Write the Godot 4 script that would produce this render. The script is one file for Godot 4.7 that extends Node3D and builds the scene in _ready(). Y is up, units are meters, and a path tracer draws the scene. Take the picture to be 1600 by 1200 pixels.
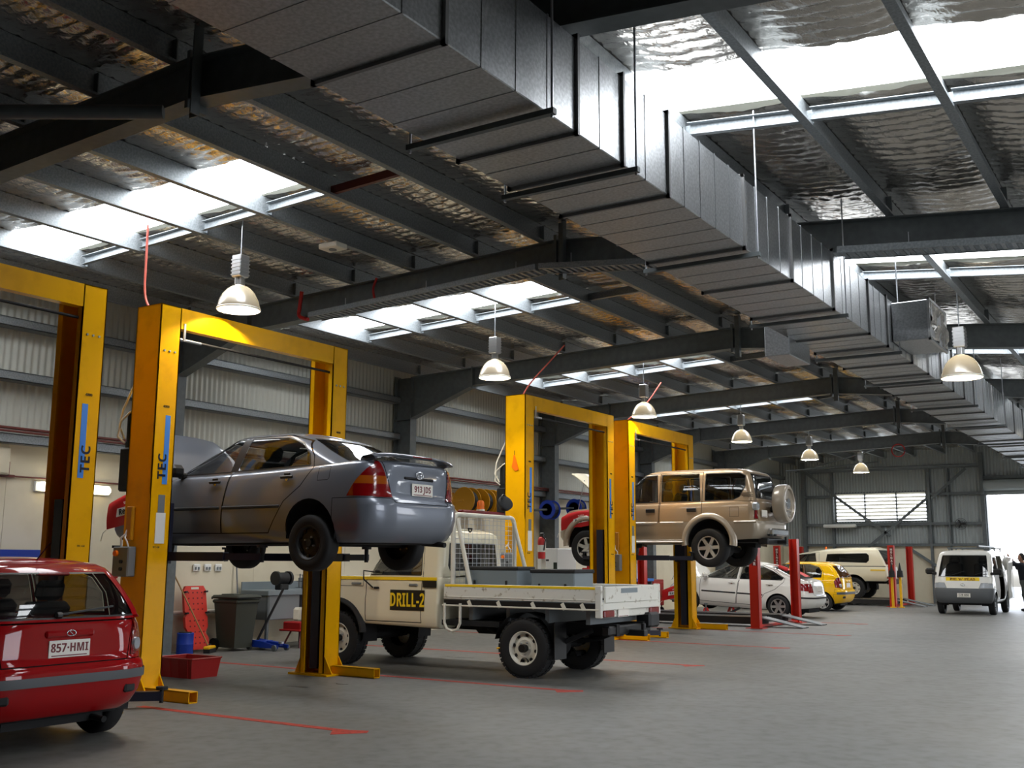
extends Node3D
# A motor workshop: portal-frame shed, two-post hoists, vehicles, a galvanised duct. x runs from the left wall to the aisle, -z runs down the hall.

class MB:
	var v := PackedVector3Array()
	var n := PackedVector3Array()
	func tri(a: Vector3, b: Vector3, c: Vector3) -> void:
		var m := (b - a).cross(c - a)
		if m.length_squared() < 1e-16: return
		m = m.normalized()
		v.append(a); v.append(c); v.append(b)
		n.append(m); n.append(m); n.append(m)
	func trin(a: Vector3, b: Vector3, c: Vector3, na: Vector3, nb: Vector3, nc: Vector3) -> void:
		v.append(a); v.append(c); v.append(b)
		n.append(na); n.append(nc); n.append(nb)
	func quad(a: Vector3, b: Vector3, c: Vector3, d: Vector3) -> void:
		tri(a, b, c); tri(a, c, d)
	func box(c: Vector3, s: Vector3, bs := Basis()) -> void:
		var h := s * 0.5
		var p := []
		for i in 8:
			p.append(c + bs * Vector3(h.x if i & 1 else -h.x, h.y if i & 2 else -h.y, h.z if i & 4 else -h.z))
		quad(p[1], p[3], p[7], p[5]); quad(p[0], p[4], p[6], p[2])
		quad(p[2], p[6], p[7], p[3]); quad(p[0], p[1], p[5], p[4])
		quad(p[4], p[5], p[7], p[6]); quad(p[0], p[2], p[3], p[1])
	func span(lo: Vector3, hi: Vector3) -> void:
		box((lo + hi) * 0.5, hi - lo)
	func cbox(c: Vector3, s: Vector3, b := 0.01, bs := Basis()) -> void:
		# a box with chamfered edges, 44 triangles
		var h := s * 0.5
		b = minf(b, minf(h.x, minf(h.y, h.z)) * 0.95)
		var q := func(ix: float, iy: float, iz: float, k: int) -> Vector3:
			var e := Vector3(h.x, h.y, h.z)
			for ax in 3:
				if ax != k: e[ax] -= b
			return c + bs * Vector3(ix * e.x, iy * e.y, iz * e.z)
		for k in 3:
			var a1 := (k + 1) % 3
			var a2 := (k + 2) % 3
			for s1 in [-1.0, 1.0]:
				var cs := []
				for uv in [[-1.0, -1.0], [1.0, -1.0], [1.0, 1.0], [-1.0, 1.0]]:
					var t := Vector3()
					t[k] = s1; t[a1] = uv[0]; t[a2] = uv[1]
					cs.append(q.call(t.x, t.y, t.z, k))
				if s1 > 0: quad(cs[0], cs[1], cs[2], cs[3])
				else: quad(cs[0], cs[3], cs[2], cs[1])
			# edges along axis k
			for s1 in [-1.0, 1.0]:
				for s2 in [-1.0, 1.0]:
					var t := Vector3(); t[a1] = s1; t[a2] = s2
					var u := t
					t[k] = -1.0; u[k] = 1.0
					var A: Vector3 = q.call(t.x, t.y, t.z, a1)
					var B: Vector3 = q.call(t.x, t.y, t.z, a2)
					var C: Vector3 = q.call(u.x, u.y, u.z, a2)
					var D: Vector3 = q.call(u.x, u.y, u.z, a1)
					if s1 * s2 > 0: quad(A, B, C, D)
					else: quad(A, D, C, B)
		for i in 8:
			var sx := 1.0 if i & 1 else -1.0
			var sy := 1.0 if i & 2 else -1.0
			var sz := 1.0 if i & 4 else -1.0
			var A: Vector3 = q.call(sx, sy, sz, 0)
			var B: Vector3 = q.call(sx, sy, sz, 1)
			var C: Vector3 = q.call(sx, sy, sz, 2)
			if sx * sy * sz > 0: tri(A, B, C)
			else: tri(A, C, B)
	static func frame(d: Vector3) -> Basis:
		var z := d.normalized()
		var up := Vector3.UP if absf(z.y) < 0.95 else Vector3.RIGHT
		var x := up.cross(z).normalized()
		return Basis(x, z.cross(x), z)
	func bar(a: Vector3, b: Vector3, w: float, h: float, up := Vector3.UP) -> void:
		var z := (b - a).normalized()
		var x := up.cross(z).normalized()
		box((a + b) * 0.5, Vector3(w, h, a.distance_to(b)), Basis(x, z.cross(x), z))
	func cyl(a: Vector3, b: Vector3, r0: float, r1 := -1.0, seg := 14, caps := true) -> void:
		if r1 < 0: r1 = r0
		var f := frame(b - a)
		var sl := (r0 - r1) / maxf(a.distance_to(b), 1e-6)
		for i in seg:
			var t0 := TAU * i / seg
			var t1 := TAU * (i + 1) / seg
			var d0 := f.x * cos(t0) + f.y * sin(t0)
			var d1 := f.x * cos(t1) + f.y * sin(t1)
			var n0 := (d0 + f.z * sl).normalized()
			var n1 := (d1 + f.z * sl).normalized()
			var A := a + d0 * r0
			var B := a + d1 * r0
			var C := b + d1 * r1
			var D := b + d0 * r1
			if r0 > 1e-5: trin(A, B, C, n0, n1, n1)
			if r1 > 1e-5: trin(A, C, D, n0, n1, n0)
			if caps:
				if r0 > 1e-5: tri(a, B, A)
				if r1 > 1e-5: tri(b, D, C)
	func tube(pts: Array, r: float, seg := 8) -> void:
		var m := pts.size()
		var fr := frame(pts[1] - pts[0])
		var prev := []
		var prevd := []
		for i in m:
			var d: Vector3
			if i == 0: d = pts[1] - pts[0]
			elif i == m - 1: d = pts[i] - pts[i - 1]
			else: d = (pts[i + 1] - pts[i]).normalized() + (pts[i] - pts[i - 1]).normalized()
			var z := d.normalized()
			var x := (fr.x - z * fr.x.dot(z)).normalized()
			fr = Basis(x, z.cross(x), z)
			var ring := []
			var dirs := []
			for k in seg:
				var t := TAU * k / seg
				var dd := fr.x * cos(t) + fr.y * sin(t)
				dirs.append(dd)
				ring.append(pts[i] + dd * r)
			if i > 0:
				for k in seg:
					var l := (k + 1) % seg
					trin(prev[k], prev[l], ring[l], prevd[k], prevd[l], dirs[l])
					trin(prev[k], ring[l], ring[k], prevd[k], dirs[l], dirs[k])
			if i == 0:
				for k in seg: tri(pts[0], ring[(k + 1) % seg], ring[k])
			if i == m - 1:
				for k in seg: tri(pts[i], ring[k], ring[(k + 1) % seg])
			prev = ring; prevd = dirs
	func lathe(prof: Array, xf := Transform3D(), seg := 24, crease := 0.75) -> void:
		# prof: Vector2(radius, height) from bottom to top on the outside, around local y
		var m := prof.size()
		for i in m - 1:
			var a: Vector2 = prof[i]
			var b: Vector2 = prof[i + 1]
			if a.distance_to(b) < 1e-6: continue
			var nn := Vector2(b.y - a.y, a.x - b.x).normalized()
			var na := nn
			var nb := nn
			if i > 0:
				var p: Vector2 = prof[i - 1]
				var q := Vector2(a.y - p.y, p.x - a.x).normalized()
				if q.dot(nn) > crease: na = (q + nn).normalized()
			if i < m - 2:
				var p: Vector2 = prof[i + 2]
				var q := Vector2(p.y - b.y, b.x - p.x).normalized()
				if q.dot(nn) > crease: nb = (q + nn).normalized()
			for k in seg:
				var t0 := TAU * k / seg
				var t1 := TAU * (k + 1) / seg
				var c0 := cos(t0); var s0 := sin(t0)
				var c1 := cos(t1); var s1 := sin(t1)
				var A := xf * Vector3(a.x * c0, a.y, a.x * s0)
				var B := xf * Vector3(a.x * c1, a.y, a.x * s1)
				var C := xf * Vector3(b.x * c1, b.y, b.x * s1)
				var D := xf * Vector3(b.x * c0, b.y, b.x * s0)
				var nA := xf.basis * Vector3(na.x * c0, na.y, na.x * s0)
				var nB := xf.basis * Vector3(na.x * c1, na.y, na.x * s1)
				var nC := xf.basis * Vector3(nb.x * c1, nb.y, nb.x * s1)
				var nD := xf.basis * Vector3(nb.x * c0, nb.y, nb.x * s0)
				if a.x > 1e-6: trin(A, C, B, nA, nC, nB)
				if b.x > 1e-6: trin(A, D, C, nA, nD, nC)
	func prism(poly: PackedVector2Array, xf: Transform3D, d: float) -> void:
		# polygon in local xy, pushed along local z from 0 to d
		var p := poly
		var area := 0.0
		for i in p.size():
			var a := p[i]
			var b := p[(i + 1) % p.size()]
			area += a.x * b.y - b.x * a.y
		if area < 0:
			p = p.duplicate(); p.reverse()
		var idx := Geometry2D.triangulate_polygon(p)
		for i in range(0, idx.size(), 3):
			var a := p[idx[i]]; var b := p[idx[i + 1]]; var c := p[idx[i + 2]]
			if (b - a).cross(c - a) < 0:
				var t := b; b = c; c = t
			tri(xf * Vector3(a.x, a.y, d), xf * Vector3(b.x, b.y, d), xf * Vector3(c.x, c.y, d))
			tri(xf * Vector3(a.x, a.y, 0), xf * Vector3(c.x, c.y, 0), xf * Vector3(b.x, b.y, 0))
		for i in p.size():
			var a := p[i]
			var b := p[(i + 1) % p.size()]
			quad(xf * Vector3(a.x, a.y, 0), xf * Vector3(b.x, b.y, 0), xf * Vector3(b.x, b.y, d), xf * Vector3(a.x, a.y, d))
	func grid(rows: Array, flip := false) -> void:
		# rows of equal length, smooth
		var h := rows.size()
		var w: int = rows[0].size()
		var nn := []
		for j in h:
			var r := PackedVector3Array()
			for i in w:
				var dx: Vector3 = rows[j][mini(i + 1, w - 1)] - rows[j][maxi(i - 1, 0)]
				var dy: Vector3 = rows[mini(j + 1, h - 1)][i] - rows[maxi(j - 1, 0)][i]
				var m := dx.cross(dy).normalized()
				r.append(-m if flip else m)
			nn.append(r)
		for j in h - 1:
			for i in w - 1:
				var a: Vector3 = rows[j][i]; var b: Vector3 = rows[j][i + 1]
				var c: Vector3 = rows[j + 1][i + 1]; var d: Vector3 = rows[j + 1][i]
				if flip:
					trin(a, c, b, nn[j][i], nn[j + 1][i + 1], nn[j][i + 1])
					trin(a, d, c, nn[j][i], nn[j + 1][i], nn[j + 1][i + 1])
				else:
					trin(a, b, c, nn[j][i], nn[j][i + 1], nn[j + 1][i + 1])
					trin(a, c, d, nn[j][i], nn[j + 1][i + 1], nn[j + 1][i])
	func join(o: MB, xf := Transform3D()) -> void:
		for i in o.v.size():
			v.append(xf * o.v[i]); n.append((xf.basis * o.n[i]).normalized())
	func mesh() -> ArrayMesh:
		var am := ArrayMesh.new()
		if v.size() == 0: return am
		var arr := []
		arr.resize(Mesh.ARRAY_MAX)
		arr[Mesh.ARRAY_VERTEX] = v
		arr[Mesh.ARRAY_NORMAL] = n
		am.add_surface_from_arrays(Mesh.PRIMITIVE_TRIANGLES, arr)
		return am

var M := {}
var used := {}
var noise := FastNoiseLite.new()

func numbered(s: String) -> String:
	var k: int = used.get(s, -1) + 1
	used[s] = k
	return s if k == 0 else "%s_%03d" % [s, k]

func part(called: String, mb: MB, m: Material, parent: Node, at := Vector3.ZERO) -> MeshInstance3D:
	var o := MeshInstance3D.new()
	o.name = called
	o.mesh = mb.mesh()
	o.material_override = m
	o.position = at
	parent.add_child(o, true)
	return o

func shared(called: String, mesh: Mesh, m: Material, parent: Node, xf := Transform3D()) -> MeshInstance3D:
	var o := MeshInstance3D.new()
	o.name = called
	o.mesh = mesh
	o.material_override = m
	o.transform = xf
	parent.add_child(o, true)
	return o

func tag(o: Node, label: String, category: String, group := "") -> void:
	o.set_meta("label", label); o.set_meta("category", category)
	if group: o.set_meta("group", group)

func thing(called: String, label: String, category: String, at := Vector3.ZERO, group := "") -> Node3D:
	var o := Node3D.new()
	o.name = numbered(called)
	add_child(o)
	o.position = at
	tag(o, label, category, group)
	return o

func setting(called: String) -> Node3D:
	var o := Node3D.new()
	o.name = numbered(called)
	add_child(o)
	o.set_meta("kind", "structure")
	return o

func struct(called: String, mb: MB, m: Material) -> MeshInstance3D:
	var o := part(numbered(called), mb, m, self)
	o.set_meta("kind", "structure")
	return o

func copy(o: Node3D, at: Vector3, label: String, stem := "") -> Node3D:
	var c: Node3D = o.duplicate()
	var s := stem if stem else String(o.name)
	c.name = numbered(s)
	add_child(c)
	c.position = at
	c.set_meta("label", label)
	return c

func mat(key: String, c: Color, rough := 0.6, metal := 0.0) -> StandardMaterial3D:
	var m := StandardMaterial3D.new()
	m.resource_name = key
	m.albedo_color = c
	m.roughness = rough
	m.metallic = metal
	M[key] = m
	return m

func noise_tex(freq: float, size: int, ramp: Array, sd := 1, octaves := 4, normal := 0.0) -> NoiseTexture2D:
	var f := FastNoiseLite.new()
	f.seed = sd
	f.noise_type = FastNoiseLite.TYPE_SIMPLEX_SMOOTH
	f.frequency = freq
	f.fractal_octaves = octaves
	var t := NoiseTexture2D.new()
	t.width = size; t.height = size
	t.seamless = true
	t.noise = f
	if normal > 0.0:
		t.as_normal_map = true
		t.bump_strength = normal
	elif ramp.size() > 0:
		var g := Gradient.new()
		var offs := PackedFloat32Array()
		var cols := PackedColorArray()
		for r in ramp:
			offs.append(r[0]); cols.append(r[1])
		g.offsets = offs; g.colors = cols
		t.color_ramp = g
	return t

func grainy(m: StandardMaterial3D, tex: Texture2D, scale: float, world := true) -> void:
	m.albedo_texture = tex
	m.uv1_triplanar = true
	m.uv1_world_triplanar = world
	m.uv1_scale = Vector3.ONE * scale

func letters(called: String, s: String, size: float, m: Material, parent: Node, xf: Transform3D, font := "Droid Sans", weight := 700, depth := 0.004, squeeze := 1.0) -> MeshInstance3D:
	var t := TextMesh.new()
	var f := SystemFont.new()
	f.font_names = PackedStringArray([font])
	f.font_weight = weight
	t.font = f
	t.text = s
	t.font_size = 64
	t.pixel_size = size / 46.0   # capital height in metres
	t.depth = depth
	t.curve_step = 2.0
	var o := MeshInstance3D.new()
	o.name = called
	o.mesh = t
	o.material_override = m
	o.transform = xf * Transform3D(Basis().scaled(Vector3(squeeze, 1, 1)), Vector3.ZERO)
	parent.add_child(o, true)
	return o

func arc(c: Vector3, ux: Vector3, uy: Vector3, r: float, a0: float, a1: float, k: int) -> Array:
	var out := []
	for i in k + 1:
		var t := deg_to_rad(lerpf(a0, a1, float(i) / k))
		out.append(c + ux * (cos(t) * r) + uy * (sin(t) * r))
	return out

func lerp_at(pl: Array, x: float) -> float:
	if x <= pl[0][0]: return pl[0][1]
	for i in pl.size() - 1:
		if x <= pl[i + 1][0]:
			var t: float = (x - pl[i][0]) / (pl[i + 1][0] - pl[i][0])
			return lerpf(pl[i][1], pl[i + 1][1], t)
	return pl[pl.size() - 1][1]

# smooth version: Catmull-Rom through the points (by x)
func curve_at(pl: Array, x: float) -> float:
	var k := pl.size()
	if x <= pl[0][0]: return pl[0][1]
	if x >= pl[k - 1][0]: return pl[k - 1][1]
	for i in k - 1:
		if x <= pl[i + 1][0]:
			var x0: float = pl[i][0]; var x1: float = pl[i + 1][0]
			var y0: float = pl[i][1]; var y1: float = pl[i + 1][1]
			var h := x1 - x0
			var d := (y1 - y0) / h
			var m0: float = d if i == 0 else 0.5 * (d + (y0 - pl[i - 1][1]) / (x0 - pl[i - 1][0]))
			var m1: float = d if i == k - 2 else 0.5 * (d + (pl[i + 2][1] - y1) / (pl[i + 2][0] - x1))
			if i > 0 and (y0 - pl[i - 1][1]) * d <= 0: m0 = 0.0
			if i < k - 2 and (pl[i + 2][1] - y1) * d <= 0: m1 = 0.0
			var t := (x - x0) / h
			var t2 := t * t
			var t3 := t2 * t
			return (2 * t3 - 3 * t2 + 1) * y0 + (t3 - 2 * t2 + t) * h * m0 + (-2 * t3 + 3 * t2) * y1 + (t3 - t2) * h * m1
	return pl[k - 1][1]

const RIDGE := -6.65
const FRAMES := [6.5, 0.5, -5.5, -11.4, -17.5, -23.45, -29.2, -35.1]
const END_Z := -42.2
const WALL_X := -14.25
const RIGHT_X := 3.2
func roof_y(x: float) -> float:
	return 5.55 + 0.035 * (x - RIDGE) if x <= RIDGE else 5.55 - 0.1 * (x - RIDGE)

func _ready() -> void:
	noise.seed = 7
	noise.frequency = 1.0
	noise.fractal_octaves = 3
	# camera
	var cam := Camera3D.new()
	cam.name = "camera"
	add_child(cam)
	cam.position = Vector3(0, 1.5, 0)
	cam.rotation = Vector3(deg_to_rad(9.411), deg_to_rad(32.825), deg_to_rad(0.31))
	cam.fov = 39.76
	cam.near = 0.05
	cam.far = 300.0
	cam.current = true
	# sky and exposure: a bright overcast day outside
	var env := Environment.new()
	var sky := Sky.new()
	var sm := ProceduralSkyMaterial.new()
	sm.sky_top_color = Color(0.86, 0.90, 0.96)
	sm.sky_horizon_color = Color(0.97, 0.98, 1.0)
	sm.ground_bottom_color = Color(0.45, 0.44, 0.42)
	sm.ground_horizon_color = Color(0.72, 0.72, 0.70)
	sm.sky_energy_multiplier = 2.2
	sm.ground_energy_multiplier = 1.2
	sky.sky_material = sm
	env.background_mode = Environment.BG_SKY
	env.sky = sky
	env.tonemap_mode = Environment.TONE_MAPPER_LINEAR
	env.tonemap_exposure = 1.2
	env.sdfgi_enabled = true
	env.ssao_enabled = true
	env.ssil_enabled = true
	var we := WorldEnvironment.new()
	we.name = "surroundings"
	we.environment = env
	add_child(we)
	materials()
	skylights()
	shell()
	frames()
	roof()
	end_wall()
	duct()
	trays()
	lamps()
	hoists()
	vehicles()
	wall_things()
	floor_things()

const SKY_ENERGY := 1.5   # AreaLight3D energy per square metre of roof sheet
const SKY_GLOW := 6.5

func skylights() -> void:
	# translucent roof sheets, one strip across each slope of each bay from the second bay on; the first bay has none
	var k := 1
	for i in range(2, FRAMES.size()):
		var z1: float = FRAMES[i] - 2.0
		var z0 := z1 - 1.0
		for s in [[-13.05, -7.95], [-5.4, 2.4]]:
			var xa: float = s[0]
			var xb: float = s[1]
			var w := setting("window_%d" % k)
			k += 1
			var mb := MB.new()
			var up := Vector3(0, 0.285, 0)
			var a := Vector3(xa, roof_y(xa), z0) + up
			var b := Vector3(xb, roof_y(xb), z0) + up
			var c := Vector3(xb, roof_y(xb), z1) + up
			var d := Vector3(xa, roof_y(xa), z1) + up
			mb.quad(a, b, c, d)
			mb.quad(d + Vector3(0, 0.01, 0), c + Vector3(0, 0.01, 0), b + Vector3(0, 0.01, 0), a + Vector3(0, 0.01, 0))
			part("translucent_sheet", mb, M.skylight, w)
			var al := AreaLight3D.new()
			al.name = "daylight"
			w.add_child(al, true)
			al.area_normalize_energy = false
			al.area_size = Vector2(xb - xa - 0.04, 0.96)
			al.light_energy = SKY_ENERGY
			al.light_color = Color(0.97, 0.985, 1.0)
			al.shadow_enabled = true
			al.area_range = 60.0
			al.area_attenuation = 2.0
			var tilt := atan2(roof_y(xb) - roof_y(xa), xb - xa)
			al.basis = Basis(Vector3(0, 0, 1), tilt) * Basis(Vector3(1, 0, 0), -PI / 2)
			al.position = (a + c) * 0.5 - Vector3(0, 0.012, 0)

func materials() -> void:
	var m: StandardMaterial3D
	# floor: sealed concrete, mottled
	m = mat("floor", Color(0.44, 0.435, 0.42), 0.42)
	grainy(m, noise_tex(0.02, 1024, [[0.0, Color(0.80, 0.79, 0.78)], [0.4, Color(0.92, 0.92, 0.91)], [0.6, Color(0.96, 0.96, 0.96)], [1.0, Color(1, 1, 1)]], 3, 8), 0.25)
	m.roughness_texture = noise_tex(0.01, 512, [[0.0, Color(0.86, 0.86, 0.86)], [1.0, Color(1, 1, 1)]], 9, 6)
	m.roughness = 0.56
	m = mat("cream", Color(0.86, 0.82, 0.72), 0.7)
	grainy(m, noise_tex(0.008, 512, [[0.0, Color(0.965, 0.96, 0.95)], [0.5, Color(1, 1, 1)], [1.0, Color(1, 1, 1)]], 12, 6), 0.3)
	m = mat("corrugated", Color(0.72, 0.72, 0.68), 0.45, 0.1)
	m = mat("corrugated_dark", Color(0.62, 0.645, 0.64), 0.45, 0.1)
	m = mat("steel", Color(0.40, 0.425, 0.43), 0.5, 0.0)
	grainy(m, noise_tex(0.02, 512, [[0.0, Color(0.86, 0.86, 0.86)], [1.0, Color(1, 1, 1)]], 4, 4), 0.7)
	m = mat("galvanised", Color(0.60, 0.62, 0.63), 0.48, 0.55)
	grainy(m, noise_tex(0.05, 512, [[0.0, Color(0.78, 0.79, 0.80)], [1.0, Color(1, 1, 1)]], 6, 3), 1.2)
	m = mat("duct", Color(0.78, 0.79, 0.80), 0.40, 0.85)
	grainy(m, noise_tex(0.035, 512, [[0.0, Color(0.80, 0.80, 0.80)], [1.0, Color(1, 1, 1)]], 8, 4), 1.6)
	m.roughness_texture = noise_tex(0.02, 256, [[0.0, Color(0.75, 0.75, 0.75)], [1.0, Color(1, 1, 1)]], 10, 3)
	m = mat("duct_flange", Color(0.52, 0.52, 0.52), 0.45, 0.5)
	m = mat("foil", Color(0.82, 0.80, 0.77), 0.24, 0.92)
	m.normal_enabled = true
	m.normal_texture = noise_tex(0.02, 512, [], 41, 4, 6.0)
	m.normal_scale = 0.7
	m.uv1_triplanar = true
	m.uv1_world_triplanar = true
	m.uv1_scale = Vector3.ONE * 0.9
	m = mat("skylight", Color(0.95, 0.96, 0.98), 0.5)
	m.emission_enabled = true
	m.emission = Color(0.97, 0.985, 1.0)
	m.emission_energy_multiplier = SKY_GLOW
	m = mat("hoist_yellow", Color(0.93, 0.68, 0.0), 0.3)
	m.metallic_specular = 0.3
	grainy(m, noise_tex(0.01, 512, [[0.0, Color(0.95, 0.94, 0.92)], [0.4, Color(1, 1, 1)], [1.0, Color(1, 1, 1)]], 15, 6), 0.5)
	m = mat("hoist_red", Color(0.72, 0.13, 0.06), 0.4)
	m = mat("black", Color(0.045, 0.045, 0.05), 0.5)
	m = mat("dark", Color(0.10, 0.10, 0.105), 0.7)
	m = mat("rubber", Color(0.075, 0.075, 0.08), 0.75)
	m = mat("under", Color(0.06, 0.06, 0.065), 0.85)
	m = mat("white", Color(0.90, 0.90, 0.88), 0.5)
	m = mat("off_white", Color(0.86, 0.84, 0.78), 0.45)
	m = mat("chrome", Color(0.85, 0.86, 0.88), 0.12, 1.0)
	m = mat("steel_bright", Color(0.72, 0.73, 0.75), 0.32, 0.9)
	m = mat("aluminium", Color(0.82, 0.82, 0.82), 0.3, 0.9)
	m = mat("red_paint_line", Color(0.72, 0.20, 0.13), 0.6)
	grainy(m, noise_tex(0.03, 512, [[0.0, Color(0.62, 0.60, 0.58)], [0.4, Color(0.95, 0.95, 0.95)], [1.0, Color(1, 1, 1)]], 21, 5), 0.8)
	m = mat("stain", Color(0.28, 0.27, 0.26), 0.35)
	m = mat("hose_pink", Color(0.86, 0.42, 0.36), 0.5)
	m = mat("hose_red", Color(0.70, 0.10, 0.08), 0.5)
	m = mat("pipe_red", Color(0.38, 0.16, 0.13), 0.5)
	m = mat("blue", Color(0.08, 0.22, 0.62), 0.4)
	m = mat("blue_dark", Color(0.055, 0.07, 0.15), 0.4)
	m = mat("blue_pale", Color(0.25, 0.52, 0.86), 0.5)
	m = mat("grey_plastic", Color(0.45, 0.47, 0.48), 0.5)
	m = mat("grey_box", Color(0.47, 0.51, 0.53), 0.45)
	m = mat("bin_green", Color(0.20, 0.21, 0.17), 0.55)
	m = mat("crate_red", Color(0.66, 0.09, 0.08), 0.5)
	m = mat("creeper_red", Color(0.80, 0.20, 0.14), 0.5)
	m = mat("wood", Color(0.66, 0.52, 0.33), 0.6)
	m = mat("yellow_plastic", Color(0.93, 0.72, 0.05), 0.45)
	m = mat("reel_yellow", Color(0.74, 0.52, 0.05), 0.4)
	m = mat("orange", Color(0.95, 0.45, 0.04), 0.35)
	m = mat("cover_red", Color(0.74, 0.06, 0.07), 0.55)
	m = mat("plate_white", Color(0.90, 0.88, 0.84), 0.45)
	m = mat("plate_maroon", Color(0.42, 0.05, 0.08), 0.5)
	m = mat("plate_green", Color(0.10, 0.16, 0.12), 0.5)
	m = mat("sign_yellow", Color(0.95, 0.80, 0.10), 0.5)
	m = mat("lamp_red", Color(0.48, 0.012, 0.025), 0.12)
	m.clearcoat_enabled = true; m.clearcoat = 1.0; m.clearcoat_roughness = 0.05
	m = mat("lamp_amber", Color(0.62, 0.30, 0.04), 0.12)
	m.clearcoat_enabled = true; m.clearcoat = 1.0; m.clearcoat_roughness = 0.05
	m = mat("lamp_clear", Color(0.80, 0.82, 0.84), 0.08, 0.5)
	m = mat("glass", Color(0.02, 0.03, 0.03, 0.6), 0.02)
	m.transparency = BaseMaterial3D.TRANSPARENCY_ALPHA
	m = mat("glass_dark", Color(0.015, 0.02, 0.02, 0.8), 0.02)
	m.transparency = BaseMaterial3D.TRANSPARENCY_ALPHA
	m = mat("glass_van", Color(0.02, 0.025, 0.03, 0.93), 0.02)
	m.transparency = BaseMaterial3D.TRANSPARENCY_ALPHA
	m = mat("seat", Color(0.20, 0.20, 0.21), 0.9)
	m = mat("skin", Color(0.62, 0.45, 0.36), 0.6)
	m = mat("cloth_maroon", Color(0.36, 0.08, 0.14), 0.9)
	m = mat("cloth_grey", Color(0.30, 0.31, 0.30), 0.9)
	m = mat("hair", Color(0.10, 0.08, 0.07), 0.8)
	m = mat("cloth_navy", Color(0.06, 0.07, 0.11), 0.9)
	paint("paint_grey", Color(0.46, 0.48, 0.52), 0.35)
	paint("paint_red", Color(0.58, 0.012, 0.035), 0.0)
	paint("paint_white", Color(0.87, 0.86, 0.83), 0.0)
	paint("paint_cream", Color(0.88, 0.85, 0.75), 0.0)
	paint("paint_gold", Color(0.66, 0.57, 0.46), 0.35)
	paint("paint_gold_trim", Color(0.66, 0.61, 0.54), 0.3)
	paint("paint_yellow", Color(0.96, 0.74, 0.04), 0.0)
	paint("paint_silver_white", Color(0.86, 0.85, 0.82), 0.1)
	m = mat("tray_white", Color(0.86, 0.85, 0.81), 0.5)
	grainy(m, noise_tex(0.03, 512, [[0.0, Color(0.55, 0.51, 0.46)], [0.16, Color(0.86, 0.84, 0.80)], [0.26, Color(1, 1, 1)], [1.0, Color(1, 1, 1)]], 31, 6), 0.5)
	m = mat("bumper_grey", Color(0.33, 0.34, 0.35), 0.6)
	m = mat("tube_light", Color(1, 0.97, 0.88), 0.5)
	m.emission_enabled = true
	m.emission = Color(1.0, 0.95, 0.80)
	m.emission_energy_multiplier = 4.0
	m = mat("lamp_bulb", Color(1, 0.96, 0.88), 0.5)
	m.emission_enabled = true
	m.emission = Color(1.0, 0.93, 0.80)
	m.emission_energy_multiplier = 14.0
	m = mat("lamp_dome", Color(0.60, 0.59, 0.57), 0.25, 0.6)
	m.backlight_enabled = true
	m.backlight = Color(0.14, 0.135, 0.12)
	m = mat("lamp_inside", Color(0.93, 0.92, 0.88), 0.35)

func paint(key: String, c: Color, metal: float) -> void:
	var m := mat(key, c, 0.32 if metal > 0.2 else 0.6, metal)
	m.clearcoat_enabled = true
	m.clearcoat = 0.8
	m.clearcoat_roughness = 0.03
	m.metallic_specular = 0.15

func corrugation(mb: MB, a: Vector3, b: Vector3, y0: float, y1: float, out: Vector3, pitch := 0.09, depth := 0.02) -> void:
	# ribbed cladding between plan points a and b; out is the way the inside face looks
	var ln := a.distance_to(b)
	var d := (b - a) / ln
	var steps := int(ln / (pitch / 5.0))
	var lo := []
	var hi := []
	for i in steps + 1:
		var t := ln * i / steps
		var p := a + d * t + out * (depth * 0.5 * cos(t / pitch * TAU))
		lo.append(Vector3(p.x, y0, p.z))
		hi.append(Vector3(p.x, y1, p.z))
	mb.grid([lo, hi], (d.cross(Vector3.UP)).dot(out) < 0)

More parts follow.
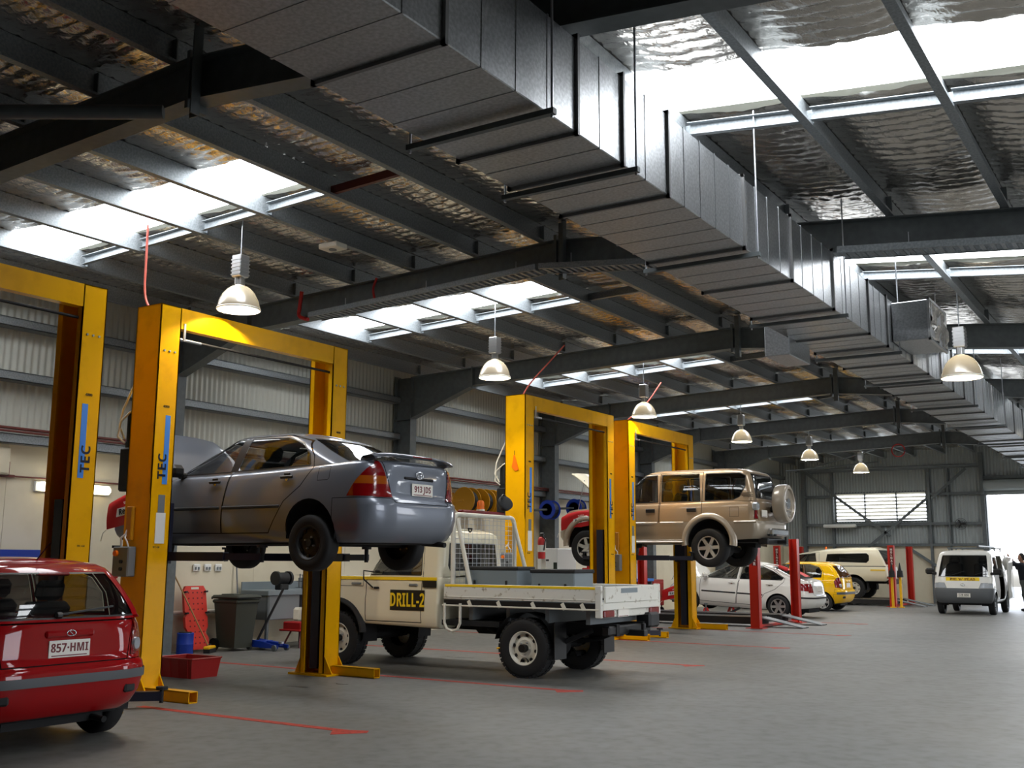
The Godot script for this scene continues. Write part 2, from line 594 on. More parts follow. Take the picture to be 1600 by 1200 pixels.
func shell() -> void:
	var mb := MB.new()
	# floor slab
	mb.span(Vector3(-14.6, -0.25, -42.45), Vector3(3.5, 0, 8.2))
	struct("floor", mb, M.floor)
	mb = MB.new()
	mb.span(Vector3(-30, -0.3, -75), Vector3(30, -0.02, -42.46))
	mb.span(Vector3(3.51, -0.3, -42.4), Vector3(30, -0.02, 15))
	struct("ground_outside", mb, M.floor)
	# bay lines painted on the floor
	for l in [[-7.42, -9.3, -6.45], [-11.12, -13.6, -6.34], [-14.82, -13.6, -6.38], [-18.7, -13.6, -6.4], [-22.6, -13.6, -6.4], [-27.0, -13.6, -7.2]]:
		mb = MB.new()
		var z: float = l[0]
		mb.span(Vector3(l[1], -0.01, z - 0.05), Vector3(l[2], 0.0025, z + 0.05))
		mb.prism(PackedVector2Array([Vector2(l[2] - 0.3, z + 0.05), Vector2(l[2] + 0.1, z - 0.12), Vector2(l[2] + 0.16, z - 0.02), Vector2(l[2] - 0.05, z + 0.22), Vector2(l[2] - 0.18, z + 0.05)]), Transform3D(Basis(Vector3(1, 0, 0), Vector3(0, 0, 1), Vector3(0, -1, 0)), Vector3(0, 0.0025, 0)), 0.01)
		var o := part(numbered("floor_marking"), mb, M.red_paint_line, self)
		o.set_meta("kind", "structure")
	# left wall: cream panels below, ribbed sheet above
	var w := setting("wall_left")
	mb = MB.new()
	mb.span(Vector3(-14.55, 0, -42.4), Vector3(-14.29, 6.2, 8.2))
	part("backing", mb, M.corrugated, w)
	mb = MB.new()
	corrugation(mb, Vector3(-14.26, 0, 8.0), Vector3(-14.26, 0, END_Z), 3.1, 6.0, Vector3(1, 0, 0), 0.11, 0.035)
	part("ribbed_sheet", mb, M.corrugated, w)
	var z0 := 8.0
	while z0 > END_Z:
		var z1 := maxf(z0 - 2.4, END_Z)
		mb = MB.new()
		mb.cbox(Vector3(-14.245, 1.56, (z0 + z1) * 0.5), Vector3(0.07, 3.12, z0 - z1 - 0.004), 0.003)
		part("lining_panel", mb, M.cream, w)
		z0 = z1
	for g in [[3.16, 0.14], [4.05, 0.13], [4.82, 0.13]]:
		for i in range(0, FRAMES.size()):
			var za: float = FRAMES[i] - 0.1
			var zb: float = (FRAMES[i + 1] + 0.1) if i + 1 < FRAMES.size() else END_Z
			mb = MB.new()
			var y: float = g[0]
			var h: float = g[1]
			# C-shaped girt, open downwards to the wall
			mb.span(Vector3(-14.03, y - h * 0.5, zb), Vector3(-14.02, y + h * 0.5, za))
			mb.span(Vector3(-14.24, y + h * 0.5 - 0.012, zb), Vector3(-14.02, y + h * 0.5, za))
			mb.span(Vector3(-14.24, y - h * 0.5, zb), Vector3(-14.02, y - h * 0.5 + 0.012, za))
			part("girt", mb, M.galvanised, w)
	mb = MB.new()
	mb.span(Vector3(-14.2, 0.0, END_Z), Vector3(-14.19, 0.12, 8.0))
	struct("baseboard_left", mb, M.cream)
	# right wall with open roller doorways, out of the picture
	w = setting("wall_right")
	mb = MB.new()
	mb.span(Vector3(3.2, 3.9, -42.4), Vector3(3.45, 6.0, 8.2))
	for s in [[8.2, -6.4], [-10.6, -18.4], [-22.6, -42.4]]:
		mb.span(Vector3(3.2, 0, s[1]), Vector3(3.45, 3.9, s[0]))
	part("cladding", mb, M.corrugated, w)
	# wall behind the camera
	mb = MB.new()
	mb.span(Vector3(-14.55, 0, 8.0), Vector3(3.45, 6.2, 8.25))
	struct("wall_back", mb, M.corrugated)

func ibeam(mb: MB, a: Vector3, b: Vector3, depth_a: float, depth_b: float, w: float, side: Vector3) -> void:
	# top edge from a to b; hangs down by the depths; side is the flange direction
	var u := side.normalized() * (w * 0.5)
	var t := 0.014
	var dn := Vector3.DOWN
	var f := func(p: Vector3, q: Vector3, r: Vector3, s: Vector3, hw: Vector3) -> void:
		# slab between two top points p,q and two bottom points r,s (r under p, s under q)
		mb.quad(p - hw, p + hw, q + hw, q - hw); mb.quad(r - hw, s - hw, s + hw, r + hw)
		mb.quad(p + hw, r + hw, s + hw, q + hw); mb.quad(p - hw, q - hw, s - hw, r - hw)
		mb.quad(p - hw, r - hw, r + hw, p + hw); mb.quad(q - hw, q + hw, s + hw, s - hw)
	f.call(a, b, a + dn * t, b + dn * t, u)
	f.call(a + dn * (depth_a - t), b + dn * (depth_b - t), a + dn * depth_a, b + dn * depth_b, u)
	f.call(a + dn * t, b + dn * t, a + dn * (depth_a - t), b + dn * (depth_b - t), side.normalized() * 0.007)

func frames() -> void:
	var Z := Vector3(0, 0, 1)
	for i in FRAMES.size():
		var z: float = FRAMES[i]
		var fr := setting("portal_frame")
		var mb := MB.new()
		var hx := -12.2
		ibeam(mb, Vector3(-13.75, roof_y(-13.75), z), Vector3(hx, roof_y(hx), z), 0.88, 0.37, 0.19, Z)
		part("haunch", mb, M.steel, fr)
		mb = MB.new()
		ibeam(mb, Vector3(hx, roof_y(hx), z), Vector3(RIDGE, roof_y(RIDGE), z), 0.37, 0.37, 0.19, Z)
		part("rafter", mb, M.steel, fr)
		mb = MB.new()
		ibeam(mb, Vector3(RIDGE, roof_y(RIDGE), z), Vector3(RIGHT_X, roof_y(RIGHT_X), z), 0.37, 0.37, 0.19, Z)
		part("rafter", mb, M.steel, fr)
		mb = MB.new()
		mb.span(Vector3(-14.2, 0, z - 0.1), Vector3(-14.185, 5.34, z + 0.1))
		mb.span(Vector3(-13.765, 0, z - 0.1), Vector3(-13.75, 5.3, z + 0.1))
		mb.span(Vector3(-14.185, 0, z - 0.006), Vector3(-13.765, 5.3, z + 0.006))
		mb.span(Vector3(-14.185, 4.4, z - 0.095), Vector3(-13.765, 4.415, z + 0.095))
		part("column", mb, M.steel, fr)
		mb = MB.new()
		mb.span(Vector3(-14.22, -0.01, z - 0.14), Vector3(-13.68, 0.02, z + 0.14))
		part("base_plate", mb, M.steel, fr)
		# apex end plates and the short hanger post bolted to them
		mb = MB.new()
		mb.span(Vector3(RIDGE - 0.02, roof_y(RIDGE) - 0.44, z - 0.1), Vector3(RIDGE + 0.02, roof_y(RIDGE) + 0.06, z + 0.1))
		mb.span(Vector3(RIDGE + 0.06, 5.0, z + 0.1), Vector3(RIDGE + 0.17, 5.75, z + 0.112))
		mb.span(Vector3(RIDGE + 0.158, 5.0, z + 0.1), Vector3(RIDGE + 0.17, 5.75, z + 0.19))
		part("apex_plate", mb, M.steel, fr)
		# splice plates of the rafter
		mb = MB.new()
		mb.span(Vector3(hx - 0.012, roof_y(hx) - 0.42, z - 0.1), Vector3(hx + 0.012, roof_y(hx) + 0.02, z + 0.1))
		part("splice_plate", mb, M.steel, fr)
		# purlin cleats standing on the rafter
		for x in PURLINS:
			mb = MB.new()
			mb.span(Vector3(x - 0.045, roof_y(x), z - 0.09), Vector3(x - 0.035, roof_y(x) + 0.2, z + 0.09))
			mb.span(Vector3(x - 0.045, roof_y(x), z + 0.08), Vector3(x + 0.03, roof_y(x) + 0.22, z + 0.09))
			part("cleat", mb, M.steel, fr)
	# purlins: Z sections, one length down each line
	var pur := setting("roof_purlins")
	for x in PURLINS:
		var y := roof_y(x)
		var mb := MB.new()
		var L := 8.0 - END_Z
		var zc := (8.0 + END_Z) * 0.5
		mb.box(Vector3(x - 0.03, y + 0.125, zc), Vector3(0.006, 0.25, L))
		mb.box(Vector3(x + 0.005, y + 0.004, zc), Vector3(0.075, 0.006, L))
		mb.box(Vector3(x - 0.065, y + 0.246, zc), Vector3(0.075, 0.006, L))
		mb.box(Vector3(x + 0.041, y + 0.014, zc), Vector3(0.005, 0.022, L))
		part("purlin", mb, M.galvanised, pur)
	# bridging channels between purlins in the middle of each bay
	for i in range(1, FRAMES.size()):
		var z: float = FRAMES[i] - 3.03
		for j in PURLINS.size() - 1:
			var xa: float = PURLINS[j]
			var xb: float = PURLINS[j + 1]
			if xa < -13.0 or (xa < RIDGE and xb > RIDGE) or (i == 2 and xa == -7.88): continue
			var mb := MB.new()
			var ya := roof_y(xa) + 0.10
			var yb := roof_y(xb) + 0.10
			mb.bar(Vector3(xa + 0.03, ya, z), Vector3(xb - 0.04, yb, z), 0.006, 0.11)
			mb.bar(Vector3(xa + 0.03, ya - 0.055, z + 0.03), Vector3(xb - 0.04, yb - 0.055, z + 0.03), 0.06, 0.006)
			mb.bar(Vector3(xa + 0.03, ya + 0.055, z + 0.03), Vector3(xb - 0.04, yb + 0.055, z + 0.03), 0.06, 0.006)
			mb.span(Vector3(xa - 0.026, ya - 0.08, z - 0.05), Vector3(xa + 0.034, ya + 0.07, z - 0.044))
			part("bridging", mb, M.galvanised, pur)
	# fly brace in the dark bay nearest the camera, a reddish strut further on
	var mb := MB.new()
	mb.cyl(Vector3(-6.9, 5.12, -5.38), Vector3(-9.4, 4.98, -3.4), 0.06, 0.06, 10)
	struct("beam_brace", mb, M.steel)
	mb = MB.new()
	mb.bar(Vector3(-7.9, roof_y(-7.9) + 0.08, -8.5), Vector3(-6.88, roof_y(-6.8) + 0.08, -8.5), 0.05, 0.09)
	struct("beam_strut", mb, M.pipe_red)

const PURLINS := [-13.55, -12.4, -11.22, -10.05, -8.95, -7.88, -6.85, -5.9, -4.75, -3.63, -2.52, -1.4, -0.28, 0.84, 1.96, 3.05]

func foil_y(x: float, z: float) -> float:
	# blanket sagging between purlins on its wire mesh, creased across
	var y := roof_y(x) + 0.262
	var xa := -14.3
	var xb := 3.3
	for p in PURLINS:
		if p <= x: xa = p
		else:
			xb = p
			break
	var t := (x - xa) / (xb - xa)
	var sag := sin(t * PI)
	var amp: float = 0.25 + 0.75 * sag
	y -= 0.035 * sag * (0.7 + 0.5 * noise.get_noise_2d(x * 0.4, z * 0.7))
	var ph := z / 0.155 + 0.7 * noise.get_noise_2d(x * 0.9, z * 0.5)
	y -= 0.030 * amp * sqrt(absf(sin(ph * PI)))
	var px := absf(sin(x / 0.3 * PI))
	y += 0.006 * amp * (1.0 - px) ** 3
	y += 0.022 * amp * absf(noise.get_noise_2d(x * 5.0, z * 8.0))
	y += 0.010 * amp * noise.get_noise_2d(x * 16.0, z * 22.0)
	return y

func foil_patch(mb: MB, xa: float, xb: float, za: float, zb: float, dx: float, dz: float) -> void:
	var nx := maxi(1, int(ceil((xb - xa) / dx)))
	var nz := maxi(1, int(ceil(absf(zb - za) / dz)))
	var rows := []
	for j in nz + 1:
		var z := lerpf(za, zb, float(j) / nz)
		var r := PackedVector3Array()
		for i in nx + 1:
			var x := lerpf(xa, xb, float(i) / nx)
			r.append(Vector3(x, foil_y(x, z), z))
		rows.append(r)
	mb.grid(rows, false)

func roof() -> void:
	var ce := setting("ceiling")
	# roof sheet above everything, open over the skylights
	var top := MB.new()
	for i in FRAMES.size():
		var za: float = FRAMES[i] if i > 0 else 8.2
		var zb: float = FRAMES[i + 1] if i + 1 < FRAMES.size() else -42.4
		var fine := i >= 1
		for s in [[-14.25, RIDGE, -13.05, -7.95], [RIDGE, RIGHT_X, -5.4, 2.4]]:
			var mb := MB.new()
			var dx: float = (0.07 if za > -20 else 0.12) if fine else 0.3
			var dz: float = (0.028 if za > -20 else 0.05) if fine else 0.15
			if i >= 2:
				var z1: float = FRAMES[i] - 2.0
				var z0 := z1 - 1.0
				foil_patch(mb, s[0], s[1], za, z1, dx, dz)
				foil_patch(mb, s[0], s[1], z0, zb, dx, dz)
				foil_patch(mb, s[0], s[2], z1, z0, dx, dz)
				foil_patch(mb, s[3], s[1], z1, z0, dx, dz)
			else:
				foil_patch(mb, s[0], s[1], za, zb, dx, dz)
			part("insulation_foil", mb, M.foil, ce)
	for s in [[-14.6, RIDGE], [RIDGE, 3.6]]:
		var xa: float = s[0]
		var xb: float = s[1]
		var a := Vector3(xa, roof_y(xa) + 0.36, -42.4)
		var b := Vector3(xb, roof_y(xb) + 0.36, -42.4)
		var L := Vector3(0, 0, 50.6)
		top.quad(a, a + L, b + L, b)
		top.quad(a, b, b + L, a + L)
	part("roof_sheet", top, M.corrugated, ce)

func end_wall() -> void:
	var w := setting("wall_end")
	var mb := MB.new()
	var zw := END_Z
	# backing wall with a window and a door opening
	var dl := -6.53
	var dr := -1.6
	var dt := 3.98
	mb.span(Vector3(-14.55, 0, zw - 0.25), Vector3(-12.07, 6.1, zw - 0.03))
	mb.span(Vector3(-12.07, 0, zw - 0.25), Vector3(-8.62, 3.03, zw - 0.03))
	mb.span(Vector3(-12.07, 4.15, zw - 0.25), Vector3(-8.62, 6.1, zw - 0.03))
	mb.span(Vector3(-8.62, 0, zw - 0.25), Vector3(dl, 6.1, zw - 0.03))
	mb.span(Vector3(dl, dt, zw - 0.25), Vector3(dr, 6.1, zw - 0.03))
	mb.span(Vector3(dr, 0, zw - 0.25), Vector3(3.45, 6.1, zw - 0.03))
	part("backing", mb, M.corrugated_dark, w)
	mb = MB.new()
	var f := Vector3(0, 0, 1)
	corrugation(mb, Vector3(-14.2, 0, zw), Vector3(-12.07, 0, zw), 2.1, 6.0, f, 0.11, 0.035)
	corrugation(mb, Vector3(-12.07, 0, zw), Vector3(-8.62, 0, zw), 2.1, 3.03, f, 0.11, 0.035)
	corrugation(mb, Vector3(-12.07, 0, zw), Vector3(-8.62, 0, zw), 4.15, 6.0, f, 0.11, 0.035)
	corrugation(mb, Vector3(-8.62, 0, zw), Vector3(dl, 0, zw), 2.1, 6.0, f, 0.11, 0.035)
	corrugation(mb, Vector3(dl, 0, zw), Vector3(dr, 0, zw), dt, 6.0, f, 0.11, 0.035)
	corrugation(mb, Vector3(dr, 0, zw), Vector3(3.2, 0, zw), 0, 6.0, f, 0.11, 0.035)
	part("ribbed_sheet", mb, M.corrugated_dark, w)
	var x0 := -14.2
	while x0 < dl - 0.3:
		var x1 := minf(x0 + 2.4, dl - 0.06)
		mb = MB.new()
		mb.cbox(Vector3((x0 + x1) * 0.5, 1.05, zw + 0.02), Vector3(x1 - x0 - 0.004, 2.1, 0.05), 0.003)
		part("lining_panel", mb, M.cream, w)
		x0 = x1
	for y in [2.14, 2.92, 4.02, 5.02]:
		for s in [[-13.2, -12.07], [-12.07, -8.55], [-8.5, -6.7]]:
			if y > 3 and y < 4.1 and s[0] == -12.07: continue
			mb = MB.new()
			mb.span(Vector3(s[0], y - 0.05, zw + 0.03), Vector3(s[1], y + 0.05, zw + 0.16))
			part("girt", mb, M.steel, w)
	for p in [[-13.25, 0.16, 5.4], [-12.12, 0.09, 5.05], [-8.5, 0.09, 5.05], [-7.82, 0.06, 5.0], [-6.64, 0.14, 5.5]]:
		mb = MB.new()
		mb.span(Vector3(p[0] - p[1] * 0.5, 0.0, zw + 0.03), Vector3(p[0] + p[1] * 0.5, p[2], zw + 0.2))
		part("post", mb, M.steel, w)
	for b in [[-12.06, 4.08, -9.95, 2.46], [-8.57, 3.86, -10.8, 2.06], [-13.15, 5.03, -12.16, 4.19], [-7.15, 4.93, -8.4, 3.85], [-9.3, 2.02, -7.6, 0.85]]:
		mb = MB.new()
		mb.bar(Vector3(b[0], b[1], zw + 0.22), Vector3(b[2], b[3], zw + 0.22), 0.03, 0.10)
		part("brace", mb, M.steel, w)
	# eave strut and pipes high on the end wall
	mb = MB.new()
	mb.cyl(Vector3(-13.2, 5.05, zw + 0.9), Vector3(-6.6, 5.0, zw + 0.9), 0.035)
	mb.cyl(Vector3(-13.2, 4.95, zw + 1.2), Vector3(-9.6, 5.45, zw + 3.4), 0.025)
	mb.cyl(Vector3(-10.2, 5.28, zw + 0.5), Vector3(-13.0, 4.85, zw + 3.0), 0.025)
	struct("beam_rods", mb, M.steel)
	# louvred window
	var win := setting("window_20")
	mb = MB.new()
	for x in [-12.05, -10.92, -9.74, -8.64]:
		mb.span(Vector3(x - 0.02, 3.03, zw - 0.12), Vector3(x + 0.02, 4.15, zw - 0.02))
	mb.span(Vector3(-12.07, 3.0, zw - 0.14), Vector3(-8.62, 3.06, zw + 0.0))
	mb.span(Vector3(-12.07, 4.12, zw - 0.14), Vector3(-8.62, 4.18, zw + 0.0))
	part("window_frame", mb, M.steel, win)
	for i in 8:
		mb = MB.new()
		var y := 3.12 + 0.138 * i
		mb.box(Vector3(-10.345, y, zw - 0.08), Vector3(3.40, 0.007, 0.105), Basis(Vector3(1, 0, 0), deg_to_rad(-38)))
		part("louvre", mb, M.off_white, win)
	# roller door: rolled-up curtain over the opening
	var door := setting("door_1")
	mb = MB.new()
	mb.cyl(Vector3(dl - 0.05, 4.28, zw + 0.28), Vector3(dr + 0.05, 4.28, zw + 0.28), 0.2, 0.2, 20)
	part("curtain_roll", mb, M.corrugated_dark, door)
	mb = MB.new()
	mb.span(Vector3(dl - 0.1, 4.5, zw + 0.02), Vector3(dr, 4.62, zw + 0.25))
	mb.span(Vector3(dl - 0.12, 3.95, zw + 0.02), Vector3(dl - 0.02, 4.6, zw + 0.5))
	part("bracket", mb, M.steel, door)
	mb = MB.new()
	mb.span(Vector3(dl - 0.02, 3.93, zw + 0.07), Vector3(dr, 4.1, zw + 0.11))
	part("curtain_edge", mb, M.corrugated_dark, door)
	mb = MB.new()
	mb.span(Vector3(dl - 0.1, 0, zw - 0.02), Vector3(dl, 3.98, zw + 0.1))
	mb.span(Vector3(dr, 0, zw - 0.02), Vector3(dr + 0.1, 3.98, zw + 0.1))
	part("guide_rail", mb, M.steel, door)
	# strip light fitting and wall fan
	var t := thing("strip_light", "long pale strip light fitting under the louvred window on the far wall", "light", Vector3(-11.83, 2.87, zw + 0.3))
	mb = MB.new()
	mb.cbox(Vector3.ZERO, Vector3(1.25, 0.13, 0.2), 0.03)
	part("diffuser", mb, M.white, t)
	mb = MB.new()
	mb.span(Vector3(-0.5, 0.0, -0.13), Vector3(0.5, 0.04, 0.0))
	part("bracket", mb, M.steel, t)
	t = thing("wall_fan", "round black fan on the far wall near the roller door", "fan", Vector3(-7.43, 2.9, zw + 0.2))
	mb = MB.new()
	for r in [0.2, 0.15, 0.1]:
		mb.tube(arc(Vector3.ZERO, Vector3.RIGHT, Vector3.UP, r, 0, 360, 20), 0.008, 5)
	part("guard", mb, M.black, t)
	mb = MB.new()
	for i in 3:
		var a := TAU * i / 3
		mb.box(Vector3(cos(a), sin(a), 0) * 0.09, Vector3(0.15, 0.06, 0.006), Basis(Vector3(0, 0, 1), a) * Basis(Vector3(1, 0, 0), 0.4))
	mb.cyl(Vector3(0, 0, -0.19), Vector3(0, 0, 0.03), 0.035)
	part("blade", mb, M.black, t)

func duct() -> void:
	var d := thing("air_duct", "long galvanised rectangular air duct hung under the roof ridge", "duct")
	var y0 := 4.13
	var y1 := 4.76
	var xl := -3.96
	var xr := -3.07
	var ribs := [2.6, 1.2, -0.2, -1.5, -2.75, -4.09, -5.48, -6.11, -6.84, -8.38, -9.64, -11.0, -12.43, -13.3, -14.6, -15.6, -16.5, -17.4, -18.3, -19.2, -20.15, -21.15, -22.6, -23.8, -25.1, -26.4, -27.7, -29.0, -30.3, -31.6, -32.9]
	for i in ribs.size() - 1:
		var za: float = ribs[i]
		var zb: float = ribs[i + 1]
		var mb := MB.new()
		var ra := xr
		mb.cbox(Vector3((xl + ra) * 0.5, (y0 + y1) * 0.5, (za + zb) * 0.5), Vector3(ra - xl, y1 - y0, za - zb - 0.01), 0.006)
		# pressed beads round the sheet
		var k := int(round((za - zb) / 0.32))
		for j in range(1, k):
			var z := lerpf(za, zb, float(j) / k)
			mb.span(Vector3(xl - 0.003, y0 - 0.003, z - 0.008), Vector3(ra + 0.004, y1 + 0.003, z + 0.008))
		part("duct_section", mb, M.duct, d)
	for i in ribs.size():
		var z: float = ribs[i]
		var mb := MB.new()
		var e := 0.022
		mb.span(Vector3(xl - e, y0 - e, z - 0.013), Vector3(xr + e, y0 + 0.01, z + 0.013))
		mb.span(Vector3(xl - e, y1 - 0.01, z - 0.013), Vector3(xr + e, y1 + e, z + 0.013))
		mb.span(Vector3(xl - e, y0 - e, z - 0.013), Vector3(xl + 0.01, y1 + e, z + 0.013))
		mb.span(Vector3(xr - 0.01, y0 - e, z - 0.013), Vector3(xr + e, y1 + e, z + 0.013))
		part("flange", mb, M.duct_flange, d)
	for z in [-2.0, -5.05, -6.16, -8.5, -11.2, -13.6, -16.0, -19.0, -22.0, -25.5, -29.0, -32.0]:
		var mb := MB.new()
		mb.span(Vector3(xl - 0.1, y0 - 0.06, z - 0.02), Vector3(xr + 0.1, y0 - 0.024, z + 0.02))
		part("trapeze_bar", mb, M.steel, d)
		for x in [xl - 0.08, xr + 0.08]:
			mb = MB.new()
			mb.cyl(Vector3(x, y0 - 0.08, z), Vector3(x, roof_y(x) + 0.2, z), 0.008, 0.008, 6)
			part("hanger_rod", mb, M.steel_bright, d)
	# side outlet with an open cushion-head end, and the lower take-off on the other side
	var mb := MB.new()
	mb.cbox(Vector3(-2.84, 4.47, -14.05), Vector3(0.44, 0.5, 1.0), 0.008)
	part("outlet_box", mb, M.duct, d)
	mb = MB.new()
	mb.span(Vector3(-2.63, 4.2, -14.58), Vector3(-2.60, 4.23, -13.52)); mb.span(Vector3(-2.63, 4.71, -14.58), Vector3(-2.60, 4.74, -13.52))
	mb.span(Vector3(-2.63, 4.2, -13.55), Vector3(-2.60, 4.74, -13.52)); mb.span(Vector3(-2.63, 4.2, -14.58), Vector3(-2.60, 4.74, -14.55))
	part("outlet_flange", mb, M.aluminium, d)
	mb = MB.new()
	var rows := []
	for j in 9:
		var r := PackedVector3Array()
		for i in 12:
			var z := lerpf(-13.56, -14.54, i / 11.0)
			var y := lerpf(4.24, 4.7, j / 8.0)
			r.append(Vector3(-2.61 + 0.07 * noise.get_noise_2d(z * 4.0, y * 5.0 + 3.0), y, z))
		rows.append(r)
	mb.grid(rows, false)
	part("foil_cover", mb, M.foil, d)
	mb = MB.new()
	mb.cbox(Vector3(-4.08, 4.13, -12.55), Vector3(0.3, 0.42, 0.8), 0.008)
	part("take_off", mb, M.duct, d)

func ladder_tray(called: String, label: String, xa: float, ya: float, xb: float, yb: float, z: float) -> void:
	var t := thing(called, label, "cable tray")
	var mb := MB.new()
	for s in [0.0, 0.3]:
		mb.bar(Vector3(xa, ya, z + s), Vector3(xb, yb, z + s), 0.004, 0.07)
		mb.bar(Vector3(xa, ya - 0.035, z + s + (0.012 if s == 0.0 else -0.012)), Vector3(xb, yb - 0.035, z + s + (0.012 if s == 0.0 else -0.012)), 0.024, 0.004)
	part("side_rail", mb, M.galvanised, t)
	var n := int((xb - xa) / 0.095)
	for i in n:
		mb = MB.new()
		var x := lerpf(xa, xb, (i + 0.5) / n)
		var y := lerpf(ya, yb, (i + 0.5) / n) - 0.025
		mb.box(Vector3(x, y, z + 0.15), Vector3(0.04, 0.012, 0.3))
		part("rung", mb, M.galvanised, t)
	for k in [0.12, 0.5, 0.88]:
		mb = MB.new()
		var x := lerpf(xa, xb, k)
		var y := lerpf(ya, yb, k)
		mb.cyl(Vector3(x, y - 0.04, z + 0.02), Vector3(x, roof_y(x) - 0.2, z + 0.02), 0.006, 0.006, 5)
		part("hanger", mb, M.steel_bright, t)

func trays() -> void:
	ladder_tray("cable_tray", "slotted galvanised cable tray along the roof beam behind the first hanging lamp", -10.6, 4.98, -6.75, 5.13, -11.28)
	ladder_tray("cable_tray", "slotted cable tray continuing past the ridge towards the duct", -6.7, 5.13, -4.1, 4.86, -11.28)
	ladder_tray("cable_tray", "slotted cable tray on the far side of the duct below the bright roof strip", -3.0, 4.76, 2.6, 4.24, -11.28)
	# hoses dropping from the roof
	var hs := [
		[[[-10.35, 5.45, -7.95], [-10.33, 5.0, -7.94], [-10.30, 4.6, -7.93], [-10.2, 4.4, -7.93]], "hose_pink", "pink air hose hanging from the roof to the hoist with the grey sedan", 0.014],
		[[[-9.45, 5.35, -16.4], [-9.6, 5.0, -16.1], [-9.78, 4.62, -15.8], [-9.9, 4.38, -15.7]], "hose_pink", "pink air hose slanting to the brightly lit yellow hoist post", 0.014],
		[[[-9.3, 5.2, -20.2], [-9.5, 4.8, -20.0], [-9.72, 4.52, -19.8], [-9.86, 4.38, -19.72]], "hose_pink", "pink air hose slanting to the hoist with the gold four-wheel drive", 0.014],
		[[[-10.95, 5.42, -11.2], [-11.0, 5.2, -11.22], [-10.98, 5.05, -11.2], [-10.75, 4.96, -11.14]], "hose_red", "thick red hose looped over the roof beam at the tray end", 0.03],
		[[[-9.55, 5.44, -11.25], [-9.6, 5.3, -11.24], [-9.58, 5.16, -11.24], [-9.55, 5.05, -11.24]], "hose_red", "thin red hose clipped on the roof beam mid span", 0.018],
	]
	for h in hs:
		var pts := []
		for p in h[0]: pts.append(Vector3(p[0], p[1], p[2]))
		var c := Curve3D.new()
		for i in pts.size():
			var tn: Vector3 = (pts[mini(i + 1, pts.size() - 1)] - pts[maxi(i - 1, 0)]) * 0.2
			c.add_point(pts[i], -tn, tn)
		var mb := MB.new()
		mb.tube(Array(c.tessellate(3, 3)), h[3], 7)
		var o := part(numbered("air_hose"), mb, M[h[1]], self)
		tag(o, h[2], "hose")
	var mb := MB.new()
	mb.tube(arc(Vector3(-7.9, 5.0, -34.9), Vector3.RIGHT, Vector3.UP, 0.2, 0, 350, 24), 0.02, 6)
	var o := part(numbered("coiled_hose"), mb, M.hose_red, self)
	tag(o, "red hose coil hung on a far roof beam above the lamps", "hose")
	# small junction box under a purlin
	var t := thing("junction_box", "pale junction box fixed under a purlin beyond the near skylight", "box", Vector3(-9.02, 5.43, -9.75))
	mb = MB.new()
	mb.cbox(Vector3.ZERO, Vector3(0.3, 0.07, 0.22), 0.01)
	part("casing", mb, M.off_white, t)
	mb = MB.new()
	mb.cyl(Vector3(0, -0.035, 0), Vector3(0, -0.045, 0), 0.05)
	part("cover_disc", mb, M.grey_plastic, t)

